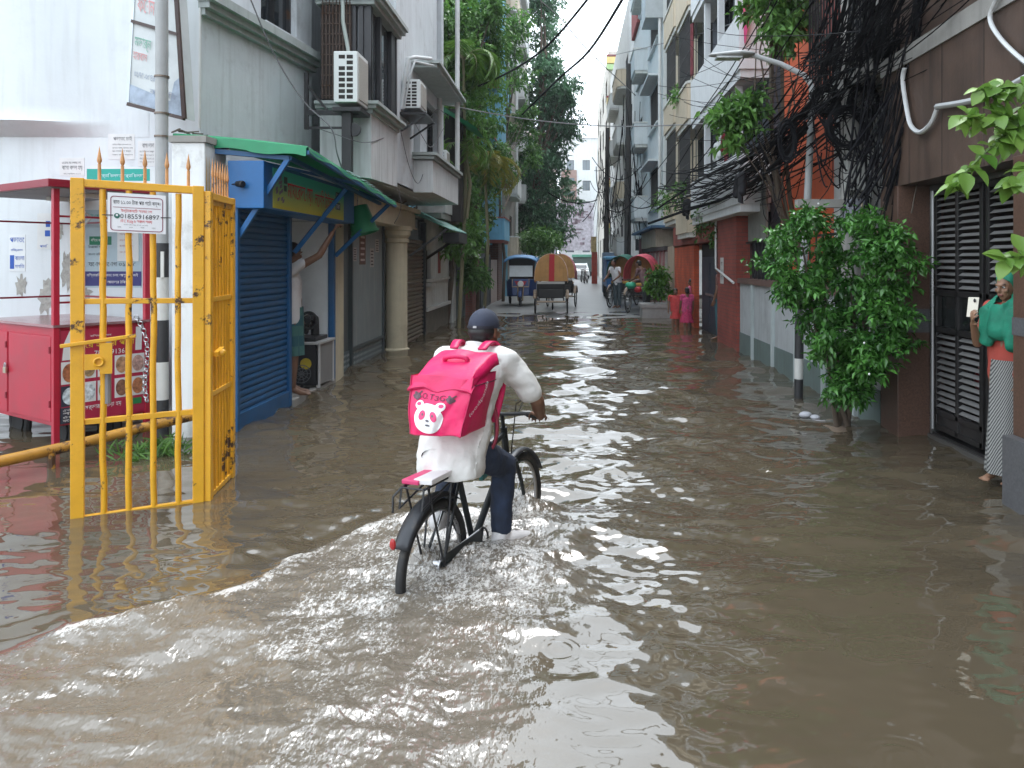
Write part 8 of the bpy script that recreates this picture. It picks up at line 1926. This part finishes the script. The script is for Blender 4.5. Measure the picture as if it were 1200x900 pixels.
rz8 = road_z(82); mb = MB(); mb.box((.3, 80.5, .5 + rz8), (2.4, 85, 2.0 + rz8)); obj('body', mb, M('truck_dark', (.08, .11, .10), .6), t, bevel=.05); mb = MB(); mb.box((.2, 80.3, 2.0 + rz8), (2.5, 85.2, 2.3 + rz8)); obj('roof', mb, M('truck_green', (.10, .30, .22), .6), t, bevel=.05)
for x in (.5, 2.2): mb = MB(); mb.ring((x, 81.2, .4 + rz8), (1, 0, 0), .28, .11, 20, 8); mb.lathe((x, 81.2, .4 + rz8), [(0, -.08), (.25, -.08), (.25, .08), (0, .08)], 14, (1, 0, 0)); obj('wheel', mb, rubber, t, smooth=50)
def motorbike(label, loc):
    t = thing('motorbike', label, 'motorbike', loc, R(170), 'motorbikes parked far down the street', local=True)
    for y in (-.6, .65): wheel(t, (0, y, .30), (1, 0, 0), .30, .05, 10)
    mb = MB(); mb.limb([((0, -.5, .62), .10), ((0, .0, .66), .13), ((0, .35, .72), .12), ((0, .5, .92), .10)], 10); mb.limb([((0, -.1, .4), .14), ((0, .3, .4), .13)], 10); obj('body', remesh(mb, .025, 4), M('moto_white', (.52, .52, .52), .4, var=.4, scale=6), t, smooth=70)
    mb = MB(); mb.tube([(-.32, .42, 1.02), (0, .5, 1.0), (.32, .42, 1.02)], .02, 6); mb.tube([(0, .5, .95), (0, .65, .3)], .03, 6); obj('handlebar', mb, black_metal, t)
    mb = MB(); mb.ball((0, .60, .92), (.09, .06, .09), 10, 8); obj('headlight', mb, MATS['lamp_pale'], t)
motorbike('white motorbike parked nearest the dark poles', (1.15, 56, road_z(56)))
motorbike('white motorbike parked farther off, left of the nearest one', (1.0, 60, road_z(60)))
t = thing('sign_post', 'red and yellow painted sign post standing by the parked motorbikes', 'sign', (1.75, 55, road_z(55)))
mb = MB(); mb.box((1.55, 54.9, .02), (1.95, 55.1, 2.3)); obj('red_board', mb, M('board_red', (.36, .05, .03), .6, var=.3), t); mb = MB(); mb.box((1.5, 54.85, 2.3), (1.9, 55.1, 3.4)); obj('yellow_board', mb, M('board_yellow', (.5, .36, .16), .6, var=.4, scale=4), t)
t = thing('roadside_cabinet', 'blue-grey steel cabinet beside the cable poles', 'cabinet', (2.3, 40, road_z(40)))
mb = MB(); mb.box((1.7, 40, .0), (2.3, 41, 2.1)); obj('body', mb, M('cabinet_blue', (.10, .15, .22), .6, streak=.4), t, bevel=.02); mb = MB(); mb.box((1.75, 39.985, .2), (2.25, 39.999, 1.9)); obj('door', mb, M('cabinet_door', (.13, .18, .25), .6), t)

# ------------------------------------------------------------------ damp monsoon air
hz = bpy.data.materials.new('damp_air'); hz.use_nodes = True; nt = hz.node_tree; nt.nodes.remove(nt.nodes['Principled BSDF'])
pv = nt.nodes.new('ShaderNodeVolumePrincipled'); pv.inputs['Color'].default_value = (.93, .95, .98, 1); pv.inputs['Density'].default_value = .0007; pv.inputs['Anisotropy'].default_value = .2
nt.links.new(pv.outputs[0], nt.nodes['Material Output'].inputs['Volume'])
mb = MB(); mb.box((-60, -60, -1.3), (60, 160, 24)); obj('haze', mb, hz, kind='stuff')
scene.cycles.volume_bounces = 0; scene.cycles.volume_step_rate = 4
